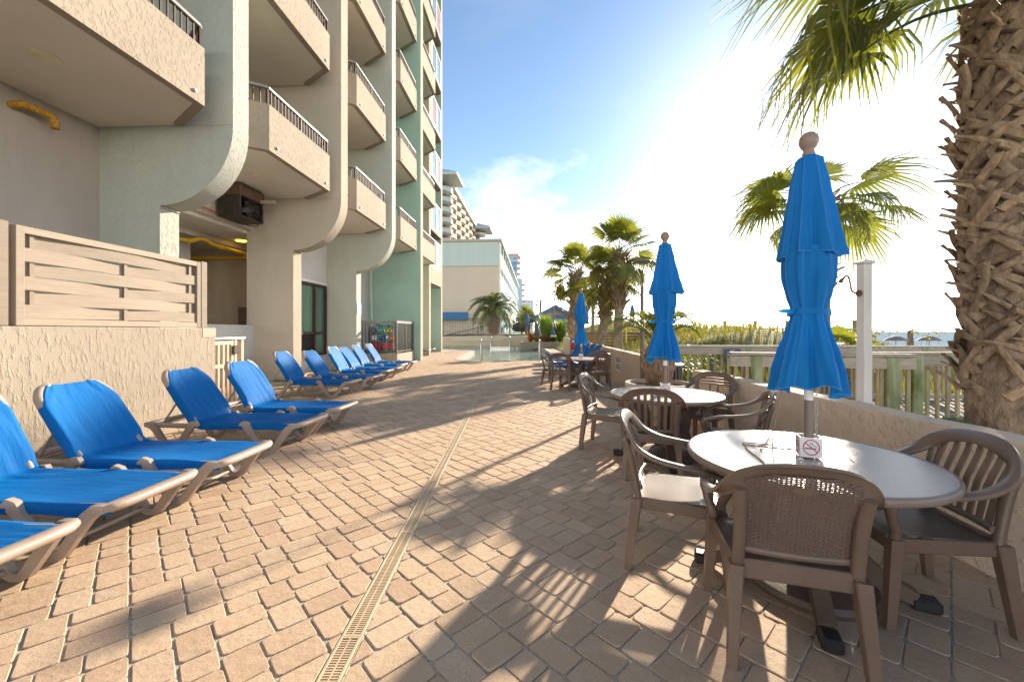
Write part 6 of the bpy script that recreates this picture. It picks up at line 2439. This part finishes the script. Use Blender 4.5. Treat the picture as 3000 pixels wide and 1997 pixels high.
mulch = MB().grid(lambda u, v: (-8.5 + 9.5 * u, 37.66 + 2.6 * v, 0.90 + 0.16 * sin(pi * u) * (0.4 + v) + 0.03 * sin(40 * u + 9 * v)), 40, 8)
stuff(tag(mulch.build('mulch_bank', pmat('mulch_bank', (0.20, 0.12, 0.08), 0.95, 0.35, 9, 0.05, 20), None, 180, False), 'brown mulch bank along the foot of the picket fence', 'mulch'))

# flower bed
fb = thing('flower_bed', 'raised tan planter box at the far corner of the pool', 'planter', (0, 0, 0))
q = MB()
q.box(0.72, 33.6, -0.02, 3.9, 33.85, 0.52, 0.02)
q.box(0.72, 33.85, -0.02, 0.97, 36.8, 0.52, 0.02)
q.box(3.65, 33.85, -0.02, 3.9, 37.0, 0.52, 0.02)
q.build('wall', M_BEIGE, fb, 0)
MB().box(0.97, 33.85, 0.3, 3.65, 37.0, 0.42).build('soil', pmat('bed_soil', (0.07, 0.045, 0.03), 0.95, 0.3, 9, 0.04, 20), fb, 0)


def leaf_clump(n_, R_, H_, ll, lw, seed, arch=0.5, base_r=0.1):
    """spray of strap leaves from a common base"""
    r_ = random.Random(seed)
    q = MB()
    for i in range(n_):
        a = r_.uniform(0, 2 * pi)
        e = r_.uniform(0.15, 1.0)
        L_ = ll * r_.uniform(0.6, 1.1)
        d = Vector((cos(a) * e * R_, sin(a) * e * R_, H_ * r_.uniform(0.6, 1.05)))
        s = Vector((-sin(a), cos(a), 0)) * lw
        b0 = Vector((cos(a) * base_r * r_.random(), sin(a) * base_r * r_.random(), 0))
        pts = [b0, b0 + d * 0.5 + Vector((0, 0, 0.08 * L_)), b0 + d * 0.85, b0 + d + Vector((cos(a), sin(a), -arch)) * L_ * 0.35]
        ws = (0.5, 1.0, 0.7, 0.05)
        o0 = len(q.v)
        for p, w_ in zip(pts, ws):
            q.v += [tuple(p - s * w_), tuple(p + s * w_)]
        for k in range(3):
            q.f.append((o0 + 2 * k, o0 + 2 * k + 1, o0 + 2 * k + 3, o0 + 2 * k + 2))
    return q


CRO = [('red and orange croton at the left end of the flower bed', (0.30, 0.05, 0.03), (0.65, 0.25, 0.03), 1.55, 0.85),
       ('yellow-green croton second from the left in the flower bed', (0.22, 0.20, 0.03), (0.40, 0.34, 0.05), 2.1, 0.6),
       ('pinkish croton in the middle of the flower bed', (0.30, 0.13, 0.10), (0.45, 0.28, 0.16), 2.65, 0.65),
       ('orange-tipped dark croton right of the middle of the flower bed', (0.12, 0.12, 0.03), (0.45, 0.20, 0.03), 3.1, 0.5),
       ('low green plant at the right end of the flower bed', (0.06, 0.12, 0.03), (0.14, 0.20, 0.05), 3.5, 0.5)]
for i, (lab, c1, c2, x, h) in enumerate(CRO):
    o = tag(leaf_clump(90, 0.5, h * 1.15, 0.35, 0.032, 90 + i).build('croton', leafmat('croton_%d' % i, c1, c2, 0.35), None, 180, False), lab, 'plant', 'bedding plants')
    o.location = (x, 34.3, 0.42)
for i, (x, y, h, R_, lab) in enumerate(((2.95, 35.6, 2.6, 0.65, 'tall bright green reed clump left of the distant lamp post'), (4.25, 35.8, 2.1, 0.55, 'tall bright green reed clump right of the distant lamp post'))):
    o = tag(leaf_clump(260, R_, h, 0.9, 0.035, 99 + i, 0.3, 0.3).build('reed_clump', leafmat('reed_%d' % i, (0.10, 0.17, 0.03), (0.20, 0.27, 0.06), 0.45), None, 180, False), lab, 'plant', 'tall reeds')
    o.location = (x, y, 0.4)
lp = thing('floodlight_pole', 'leaning brown wooden pole with floodlights behind the pool', 'pole', (2.55, 39.2, 0.8))
MB().tube([(0, 0, 0), (0.22, 0, 3.6)], [0.13, 0.11], 10).build('pole', woodmat('pole_wood', (0.20, 0.15, 0.11), 'Z'), lp, 60)
for (z, a) in ((3.45, 2.6), (3.1, 3.4)):
    q = MB().tube([(0.2, 0, z), (0.2 + 0.3 * cos(a), -0.2, z + 0.05)], 0.02, 6)
    q.tube([(0.2 + 0.3 * cos(a), -0.2, z + 0.05), (0.2 + 0.45 * cos(a), -0.3, z)], [0.05, 0.11], 10)
    q.build('floodlight', M_BLACK, lp, 50)

# ================================================================== the beige motel with siding
mo = thing('siding_motel', 'beige three-storey motel with pale blue siding under its roof', 'building', (-1.55, 52.0, 0.8), BA)
W_ = 16.0
HM, HS = 12.0, 8.85
M_MOTEL = pmat('motel_stucco', (0.56, 0.47, 0.375), 0.85, 0.06, 0.5, 0.004, 8)
M_SIDING = pmat('motel_siding', (0.48, 0.56, 0.53), 0.6, 0.05, 0.8)
MB().box(-W_, 0, 0, -0.35, 56, HM).build('wall', M_MOTEL, mo, 0)
MB().box(-0.35, 0, 0, 0, 0.35, HM).build('wall', pmat('motel_corner', (0.55, 0.49, 0.41), 0.8), mo, 0)
sd_me = MB().add([(-W_, -0.02, 0), (-0.1, -0.02, 0), (-0.1, -0.06, 0), (-W_, -0.06, 0), (-W_, -0.02, 0.245), (-0.1, -0.02, 0.245)], [(0, 1, 2, 3), (3, 2, 5, 4), (0, 4, 5, 1)]).mesh('siding_board', 0)
sd_me.materials.append(M_SIDING)
for k in range(12):
    obj('siding_board', sd_me, None, mo).location = (0, 0, HS + 0.10 + 0.245 * k)
q = MB()
q.box(-W_, -0.3, HM, 0.3, 56.3, HM + 0.28)
q.box(-W_, -0.05, HS - 0.05, -0.02, -0.001, HS + 0.09)
q.build('roof', pmat('motel_roof', (0.40, 0.38, 0.33), 0.7), mo, 0)
MB().box(-0.12, -0.08, HS, 0.02, -0.001, HM).build('corner_trim', M_SOFFIT, mo, 0)
aw = MB().add([(-8.2, -0.02, 3.05), (-4.05, -0.02, 3.05), (-4.05, -1.0, 2.0), (-8.2, -1.0, 2.0), (-4.05, -0.02, 2.0), (-8.2, -0.02, 2.0)], [(0, 1, 2, 3), (1, 4, 2), (0, 3, 5)])
o = aw.build('awning', pmat('blue_awning', (0.06, 0.19, 0.36), 0.6, 0.08, 2), mo, 0)
q = MB()
for k in range(11):
    x = -8.1 + 0.4 * k
    q.bar((x, -0.03, 3.075), (x, -0.99, 2.025), 0.03, 0.02)
q.build('seam', pmat('awning_seam', (0.08, 0.24, 0.42), 0.6), o, 0)
MB().box(-6.95, -0.03, 0.75, -6.45, -0.001, 1.2).build('wall_sign', M_SOFFIT, mo, 0)
M_TEALD = pmat('motel_teal', (0.10, 0.30, 0.30), 0.5, 0.2, 0.5)
post = MB().box(0, -0.06, 0, 0.10, 0.06, HM).mesh('post', 0)
post.materials.append(M_WHITE)
MB().box(-0.349, 0.36, 0, -0.33, 55.9, HM - 0.01).build('gallery_wall', pmat('gallery_teal', (0.16, 0.33, 0.34), 0.35, 0.3, 0.4), mo, 0)
for k in range(13):
    obj('post', post, None, mo).location = (0.02, 0.45 + 4.4 * k, 0)
for z in (3.0, 6.0, 9.0):
    MB().box(-0.328, 0.35, z - 0.16, 0.12, 56, z).build('gallery_slab', M_WHITE, mo, 0)
    MB().box(0.05, 0.35, z + 1.0, 0.09, 56, z + 1.05).build('gallery_rail', M_WHITE, mo, 0)
MB().bar((0.30, 2.0, 0.2), (0.30, 20.0, 3.0), 0.16, 0.5).build('stair', M_WHITE, mo, 0)
MB().bar((0.30, 4.0, 4.1), (0.30, 30.0, 7.2), 0.16, 0.35).build('stair', M_WHITE, mo, 0)
door = MB().box(-0.329, 0, 0, -0.25, 1.2, 2.2).mesh('door', 0)
door.materials.append(M_TEALD)
for fl in range(4):
    for k in range(12):
        obj('door', door, None, mo).location = (0, 1.2 + 4.4 * k, 0.05 + 3.0 * fl)


# ================================================================== tower blocks
tw = thing('condo_tower', 'tall beige condominium tower with rows of round-fronted balconies', 'building', (-18.3, 118.0, 0), BA)
M_CONDO = pmat('condo_wall', (0.50, 0.42, 0.33), 0.8, 0.06, 0.2)
M_CONDOD = pmat('condo_recess_shade', (0.16, 0.13, 0.10), 0.7, 0.2, 0.3)  # shade behind the balconies put into a darker copy of the wall colour
M_CONDOR = pmat('condo_roof', (0.42, 0.45, 0.43), 0.6)
HT = 44.0
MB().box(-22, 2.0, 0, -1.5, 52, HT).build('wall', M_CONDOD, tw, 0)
pier = MB().box(-1.6, -0.3, 0, 0.1, 0.3, HT).mesh('pier', 0)
pier.materials.append(M_CONDO)
for k in range(7):
    obj('pier', pier, None, tw).location = (0, 3 + 8.0 * k, 0)
FLH = 2.95


def round_slab(w_, d_, n_=8):
    pts = [(-1.5, -w_ / 2)]
    for i in range(n_ + 1):
        t = i / n_
        pts.append((0.0 + d_ * sin(pi * t), -w_ / 2 + w_ * t))
    pts.append((-1.5, w_ / 2))
    return pts


bal = MB().prism(round_slab(7.3, 0.9), lambda u, v, a: (u, v, a), 0, 1.15).mesh('balcony', 30)
bal.materials.append(M_CONDO)
for fl in range(15):
    for k in range(6):
        obj('balcony', bal, None, tw).location = (0, 7.0 + 8.0 * k, FLH * fl)
endb = MB().prism([(-8, 0), (-6, -2.2), (-3, -2.8), (-0.4, -2.2), (0.9, -0.4), (1.0, 1.4), (0.2, 2.9), (-8, 2.9)], lambda u, v, a: (u, v, a), 0, 1.2).mesh('end_balcony', 30)
endb.materials.append(M_CONDOR)
farb = MB().prism([(-2, -3), (2.2, -3), (4.2, -1.5), (4.4, 1.5), (2.2, 3), (-2, 3)], lambda u, v, a: (u, v, a), 0, 0.9).mesh('end_balcony', 30)
farb.materials.append(M_CONDOR)
for fl in range(15):
    obj('end_balcony', endb, None, tw).location = (0, 0, FLH * fl)
    obj('end_balcony', farb, None, tw).location = (0, 54, FLH * fl)
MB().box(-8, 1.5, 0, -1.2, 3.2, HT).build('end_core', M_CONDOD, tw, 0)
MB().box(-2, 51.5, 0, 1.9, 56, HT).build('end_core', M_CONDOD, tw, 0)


def hip(mbx, x0, y0, x1, y1, z, h, o_):
    mbx.box(x0 - o_, y0 - o_, z, x1 + o_, y1 + o_, z + 0.7)
    mx_, my_ = (x0 + x1) / 2, (y0 + y1) / 2
    mbx.add([(x0 - o_, y0 - o_, z + 0.7), (x1 + o_, y0 - o_, z + 0.7), (x1 + o_, y1 + o_, z + 0.7), (x0 - o_, y1 + o_, z + 0.7), (mx_, my_, z + h)], [(0, 1, 4), (1, 2, 4), (2, 3, 4), (3, 0, 4)])


q = MB()
hip(q, -9, -2.5, 1.2, 4, HT + 0.8, 4.0, 2.2)
hip(q, -3, 50.5, 4.2, 57.5, HT - 0.8, 3.5, 2.6)
q.box(-1.8, 4, HT, 1.0, 50, HT + 1.4)
q.build('roof', M_CONDOR, tw, 0)


def block_tower(name, lab, loc, w_, d_, h_, mats, floors, cols, step=None, bands=()):
    r = thing(name, lab, 'building', loc)
    MB().box(-w_ / 2, 0, 0, w_ / 2, d_, h_).build('wall', mats[0], r, 0)
    if step:
        MB().box(w_ / 2, 0, 0, w_ / 2 + step[0], d_, step[1]).build('wing', mats[0], r, 0)
    for (z0, z1, mt) in bands:
        MB().box(-w_ / 2 + 0.2, -0.3, z0, w_ / 2 - 0.2, -0.01, z1).build('panel', mt, r, 0)
    q = MB().box(-w_ / 2 - 0.6, -0.6, h_, w_ / 2 + 0.6, d_ + 0.6, h_ + 1.0)
    q.build('roof', mats[1], r, 0)
    win = MB().box(0, -0.25, 0, w_ / cols * 0.45, -0.02, h_ / floors * 0.4).mesh('window', 0)
    win.materials.append(mats[2])
    for f_ in range(floors):
        for c_ in range(cols):
            obj('window', win, None, r).location = (-w_ / 2 + w_ / cols * (c_ + 0.28), -0.1, h_ / floors * (f_ + 0.35))
    bl_ = MB().box(0, 0, 0, 1.6, d_ * 0.5, 0.35).mesh('balcony', 0)
    bl_.materials.append(mats[1])
    for f_ in range(floors):
        obj('balcony', bl_, None, r).location = (w_ / 2 + (step[0] if step and h_ / floors * (f_ + 1) < step[1] else 0), 1.0, h_ / floors * (f_ + 0.9))
    return r


M_BT = pmat('blue_tower', (0.42, 0.58, 0.70), 0.7, 0.05, 0.2)
M_BT2 = pmat('blue_panel', (0.16, 0.38, 0.58), 0.5, 0.05, 0.2)
M_TC = pmat('terracotta', (0.55, 0.30, 0.20), 0.7)
M_WT = pmat('white_tower', (0.66, 0.68, 0.70), 0.7)
M_FW2 = pmat('far_window', (0.16, 0.22, 0.28), 0.3)
block_tower('blue_tower', 'pale blue tower block with a stepped lower wing', (-1.5, 215, 0), 8.6, 18, 41, (M_BT, M_TC, M_FW2), 14, 3, (2.6, 29), ((33, 38, M_BT2),))
block_tower('white_tower', 'small white tower block far down the beach', (15.5, 400, 0), 10.5, 14, 31, (M_WT, M_WT, M_FW2), 11, 4)
block_tower('terracotta_block', 'low terracotta block between the motel and the blue tower', (-3.8, 150, 0), 4.0, 12, 22, (M_TC, M_TC, M_FW2), 7, 2)

# ================================================================== turquoise pavilion
pv = thing('beach_pavilion', 'turquoise beach pavilion with a brown gable roof and blue trim', 'building', (6.5, 62, 0.9))
M_TURQ = pmat('turquoise_paint', (0.10, 0.46, 0.48), 0.6, 0.06, 1)
M_BLUET = pmat('blue_trim', (0.05, 0.13, 0.33), 0.6, 0.08, 1)
M_SHING = pmat('brown_shingle', (0.24, 0.20, 0.17), 0.85, 0.2, 6, 0.03, 12)
MB().box(-2.7, 0, 0, 2.9, 8, 2.3).build('wall', M_TURQ, pv, 0)
MB().prism([(-3.9, 2.25), (3.9, 2.25), (0, 4.15)], lambda u, v, a: (u, a, v), 0.05, 7.9).build('gable', pmat('gable_tan', (0.36, 0.31, 0.29), 0.7), pv, 0)
for s in (-1, 1):
    MB().bar((s * 4.2, 3.7, 2.12), (0, 3.7, 4.38), 9.4, 0.14, up=(0, 0, 1)).build('roof', M_SHING, pv, 0)
    MB().bar((s * 4.25, -1.05, 2.02), (0, -1.05, 4.25), 0.16, 0.42).build('barge_board', M_BLUET, pv, 0)
MB().box(-2.3, -0.4, 2.55, 2.3, -0.2, 2.9).build('tie_beam', M_BLUET, pv, 0)
for x in (-2.75, -0.4, 1.1, 2.85):
    MB().box(x - 0.1, -0.5, -0.2, x + 0.1, -0.3, 2.5).build('post', M_BLUET, pv, 0)
o = MB().box(-1.75, -0.05, 0.6, -0.95, -0.001, 1.7).build('window', M_BLUET, pv, 0)
MB().box(-1.65, -0.07, 0.7, -1.05, -0.051, 1.6).build('pane', M_FW2, o, 0)
MB().box(-0.2, -0.06, 0, 0.9, -0.001, 2.2).build('door', pmat('pavilion_door', (0.42, 0.33, 0.28), 0.6), pv, 0)
MB().box(-2.9, -0.75, -0.35, 3.4, -0.6, 0.35).build('skirt', M_BLUET, pv, 0)

# ================================================================== boardwalk fence across the dunes
M_BW = woodmat('boardwalk_wood', (0.26, 0.17, 0.11), 'X', 0.85, 0.2, 9, 0.004)
bwk = thing('dune_boardwalk', 'long brown board fence of the dune boardwalk behind the palms', 'fence', (0, 0, 0))
for (xa, ya, xb, yb, zb, nb) in ((3.9, 24.0, 9.2, 20.5, 0.35, 6), (9.2, 20.5, 15.5, 18.5, 0.55, 5)):
    for k in range(nb):
        z = zb + 0.10 + 0.165 * k
        MB().bar((xa, ya, z), (xb, yb, z), 0.03, 0.12).build('board', M_BW, bwk, 0)
    MB().bar((xa, ya, zb + 0.14 + 0.165 * nb), (xb, yb, zb + 0.14 + 0.165 * nb), 0.16, 0.045).build('cap', M_RAILH, bwk, 0)
    MB().bar((xa, ya, zb - 0.25), (xb, yb, zb - 0.25), 0.05, 0.5).build('skirt_board', M_BW, bwk, 0)
    N = 5
    for i in range(N + 1):
        t = i / N
        x, y = xa + (xb - xa) * t, ya + (yb - ya) * t
        MB().box(x - 0.06, y - 0.02, zb - 0.9, x + 0.06, y + 0.08, zb + 1.35).build('post', M_BW, bwk, 0)
# a yellow strap / tag on the trunk
o = tag(MB().box(-0.02, -0.02, 0, 0.02, 0.02, 0.75).build('yellow_marker', pmat('yellow_marker', (0.65, 0.62, 0.02), 0.5), None, 0), 'yellow marker strip against the tallest palm trunk', 'marker')
o.location = (4.42, 15.85, 0.95)

# distant closed umbrellas and beach umbrellas
M_FARBLUE = pmat('far_canvas', (0.04, 0.14, 0.34), 0.8)
fu = MB()
fu.lathe([(0.03, 2.45), (0.12, 2.35), (0.22, 1.75), (0.15, 1.45), (0.28, 1.05)], 14, cap=False)
fu_me = fu.mesh('canopy', 60, False)
fu_me.materials.append(M_FARBLUE)
fp_me = MB().tube([(0, 0, 0), (0, 0, 2.5)], 0.03, 6).mesh('pole', 60)
fp_me.materials.append(M_IRON)
for i, (x, y, z, lab) in enumerate(((1.72, 46, 0.95, 'distant closed blue umbrella on the neighbouring terrace'), (3.1, 47.5, 0.95, 'small closed umbrella left of the pavilion'),
                                    (6.9, 30.5, 0.9, 'closed blue umbrella beyond the boardwalk, between the palm trunks'), (9.4, 32, 1.0, 'closed blue umbrella beyond the boardwalk, right of the tallest palm'),
                                    (8.1, 34, 1.0, 'closed tan umbrella beyond the boardwalk'), (5.7, 31.5, 0.9, 'closed blue umbrella beyond the boardwalk, left of the palm trunks'))):
    r = thing('terrace_umbrella', lab, 'umbrella', (x, y, z), 0, 'distant closed umbrellas')
    obj('canopy', fu_me, None, r)
    obj('pole', fp_me, None, r)
M_THATCH = pmat('beach_canvas', (0.26, 0.215, 0.18), 0.8, 0.2, 3)
bu = MB()
bu.grid(lambda u, v: (1.05 * v * cos(2 * pi * u), 1.05 * v * sin(2 * pi * u), 2.55 - 0.50 * v ** 1.8 - 0.03 * abs(cos(4 * 2 * pi * u)) * v), 32, 6, True)
bu_me = bu.mesh('canopy', 60, False)
bu_me.materials.append(M_THATCH)
BUM = [(31.5, 42, 'leftmost open beach umbrella behind the shower post'), (36.5, 43, 'open beach umbrella just right of the shower post'), (40.3, 43, 'second open beach umbrella right of the shower post'),
       (43.8, 43, 'third open beach umbrella right of the shower post')]
for (x, y, lab) in BUM:
    r = thing('beach_umbrella', lab, 'umbrella', (x, y, -1.62), 0, 'open beach umbrellas')
    obj('canopy', bu_me, None, r)
    obj('pole', fp_me, None, r)
for (x, y, s, lab) in ((42.8, 44, 1.25, 'tall closed brown beach umbrella among the open ones'), (49.0, 44, 0.9, 'closed brown beach umbrella on the sand'), (53.2, 44, 0.9, 'closed brown beach umbrella farthest right on the sand')):
    r = thing('beach_umbrella', lab, 'umbrella', (x, y, -1.7), 0, 'closed beach umbrellas')
    o = MB().lathe([(0.03, 2.6 * s), (0.25, 2.5 * s), (0.22, 2.0 * s), (0.30, 1.2 * s)], 10, cap=False).build('canopy', pmat('brown_canvas', (0.20, 0.12, 0.08), 0.8), r, 60, False)
    obj('pole', fp_me, None, r)

# ================================================================== low vegetation
def blades(region, n_, hmin, hmax, w_, seed, lean=0.35):
    r_ = random.Random(seed)
    q = MB()
    for i in range(n_):
        for _ in range(6):
            x, y = region(r_)
            if x is not None:
                break
        if x is None:
            continue
        z = ground_h(x, y) - 0.03
        h = r_.uniform(hmin, hmax)
        a = r_.uniform(0, 2 * pi)
        ln = r_.uniform(0.1, 1) * lean * h
        dx, dy = cos(a) * ln, sin(a) * ln
        b_ = a + pi / 2
        sx_, sy_ = cos(b_) * w_, sin(b_) * w_
        o0 = len(q.v)
        q.v += [(x - sx_, y - sy_, z), (x + sx_, y + sy_, z), (x + dx * 0.4 + sx_ * 0.8, y + dy * 0.4 + sy_ * 0.8, z + h * 0.6), (x + dx * 0.4 - sx_ * 0.8, y + dy * 0.4 - sy_ * 0.8, z + h * 0.6), (x + dx, y + dy, z + h)]
        q.f += [(o0, o0 + 1, o0 + 2, o0 + 3), (o0 + 3, o0 + 2, o0 + 4)]
    return q


def reg_dune(r_):
    y = 9.4 + 32 * r_.random() ** 1.3
    x = r_.uniform(3.7, 24)
    if x > y * 1.45:
        return None, None
    return x, y


M_GRASS = leafmat('dune_grass', (0.13, 0.15, 0.03), (0.30, 0.28, 0.06), 0.45, 0.6)
stuff(tag(blades(reg_dune, 26000, 0.18, 0.5, 0.012, 1).build('dune_grass', M_GRASS, None, 0, False), 'yellow-green dune grass behind the walkway railing', 'grass'))


def reg_near(r_):
    x, y = r_.uniform(2.95, 9), r_.uniform(3.2, 9.3)
    if 5.6 < y < 8.7 and x > 3.2:
        return None, None
    return x, y


stuff(tag(blades(reg_near, 5000, 0.1, 0.32, 0.008, 2).build('bed_grass', leafmat('bed_grass', (0.14, 0.19, 0.02), (0.30, 0.33, 0.04), 0.5, 0.6), None, 0, False), 'bright green grass in the bed behind the sea wall', 'grass'))
# sea oats with drooping seed heads
q = MB()
r_ = random.Random(6)
for i in range(46):
    x, y = r_.uniform(8.5, 15.5), r_.uniform(9.4, 12.5)
    if i < 20:
        x, y = r_.uniform(5.5, 12), r_.uniform(13, 17)
    z = ground_h(x, y)
    h = max(0.5, r_.uniform(1.25, 1.55) - z)
    a = r_.uniform(-0.5, 0.9)
    p = spline([(x, y, z), (x + 0.05 * cos(a), y, z + h * 0.6), (x + 0.16 * cos(a), y, z + h), (x + 0.34 * cos(a), y, z + h - 0.06)], 4)
    q.tube(p, 0.006, 4)
    for t in range(12):
        c = p[-1 - t // 3]
        e = Vector((r_.uniform(-0.05, 0.05), r_.uniform(-0.04, 0.04), r_.uniform(-0.10, 0.0)))
        b0 = c
        o0 = len(q.v)
        q.v += [tuple(b0), tuple(b0 + e * 0.5 + Vector((0.018, 0, 0))), tuple(b0 + e), tuple(b0 + e * 0.5 - Vector((0.018, 0, 0)))]
        q.f += [(o0, o0 + 1, o0 + 2, o0 + 3)]
stuff(tag(q.build('sea_oats', leafmat('sea_oats', (0.30, 0.24, 0.10), (0.42, 0.34, 0.16), 0.4, 0.7), None, 0, False), 'tan sea oats with drooping heads in front of the sea', 'grass'))


def bush(n_, R_, H_, ls, seed):
    """rounded leaves spread through a mound"""
    r_ = random.Random(seed)
    q = MB()
    for i in range(n_):
        a, e = r_.uniform(0, 2 * pi), r_.random() ** 0.5
        k = r_.uniform(0.35, 1.0)
        p = Vector((R_ * k * e * cos(a), R_ * k * e * sin(a), H_ * k * sqrt(max(0, 1 - e * e * 0.9))))
        nrm = (p + Vector((r_.gauss(0, .3), r_.gauss(0, .3), 0.5))).normalized()
        t = nrm.cross(Vector((r_.gauss(0, 1), r_.gauss(0, 1), 0.1))).normalized()
        s = nrm.cross(t)
        L_ = ls * r_.uniform(0.6, 1.15)
        o0 = len(q.v)
        ring_ = [p + t * L_ * x_ + s * L_ * y_ + nrm * L_ * z_ for x_, y_, z_ in ((-0.5, 0, 0), (-0.25, 0.4, 0.06), (0.25, 0.42, 0.06), (0.55, 0, -0.05), (0.25, -0.42, 0.06), (-0.25, -0.4, 0.06))]
        q.v += [tuple(c) for c in ring_]
        q.f += [(o0, o0 + 1, o0 + 2, o0 + 3), (o0, o0 + 3, o0 + 4, o0 + 5)]
    return q


M_SHRUB = leafmat('sea_grape', (0.08, 0.16, 0.02), (0.26, 0.33, 0.03), 0.5)
for (x, y, z, R_, H_, n2, lab) in ((3.14, 2.95, 0.60, 0.17, 0.18, 200, 'bright yellow-green shrub left of the big palm trunk'), (3.75, 3.05, 0.35, 0.35, 0.30, 260, 'dark green shrub right of the big palm trunk'),
                                   (4.5, 11.2, -0.1, 0.9, 0.8, 500, 'green bush behind the planter palm'), (5.2, 12.5, 0.1, 1.2, 0.9, 500, 'green bush at the foot of the boardwalk')):
    o = tag(bush(n2, R_, H_, 0.11, int(x * 100)).build('shrub', M_SHRUB, None, 0, False), lab, 'shrub', 'leafy shrubs')
    o.location = (x, y, z)
M_TREE = leafmat('far_tree', (0.06, 0.085, 0.03), (0.15, 0.17, 0.07), 0.3)
for i, (x, y, z, R_, H_, lab) in enumerate(((2.6, 64, 2.6, 1.6, 1.8, 'distant tree left of the pavilion roof'), (9.3, 68, 3.1, 1.5, 1.7, 'distant round tree behind the pavilion'), (11.6, 68, 2.9, 1.5, 1.5, 'distant round tree right of the pavilion'),
                                           (1.6, 70, 0.9, 2.0, 3.4, 'distant dark tree beside the motel'))):
    r = thing('far_tree', lab, 'tree', (x, y, z), 0, 'distant trees')
    bush(700, R_, H_, 0.5, 300 + i).build('crown', M_TREE, r, 0, False)
    MB().tube([(0, 0, -z), (0.1, 0, 0.6)], [0.2, 0.12], 8).build('trunk', M_BARKF, r, 60)
fan_palm('cabbage_palm', 'small distant palm between the motel and the pavilion', (2.0, 58.0, 0.9), [(0, 0, -0.2), (0, 0, 1.5), (0.1, 0, 2.7)], [0.16, 0.14, 0.14], 1.4, 18, 1.0, 46, els=(80, -40))
# path lights by the walkway
for i, (x, y) in enumerate(((3.55, 8.95), (3.85, 8.93), (4.2, 8.92))):
    r = thing('path_light', ('left small black path light on the walkway', 'middle small black path light on the walkway', 'right small black path light on the walkway')[i], 'lamp', (x, 8.15 + 0.05 * i, 0), 0, 'path lights')
    MB().tube([(0, 0, 0), (0, 0, 0.34)], 0.012, 6).build('stake', M_BLACK, r, 60)
    MB().lathe([(0.02, 0.30), (0.07, 0.36), (0.075, 0.39), (0.0, 0.41)], 12).build('hood', M_BLACK, r, 50)
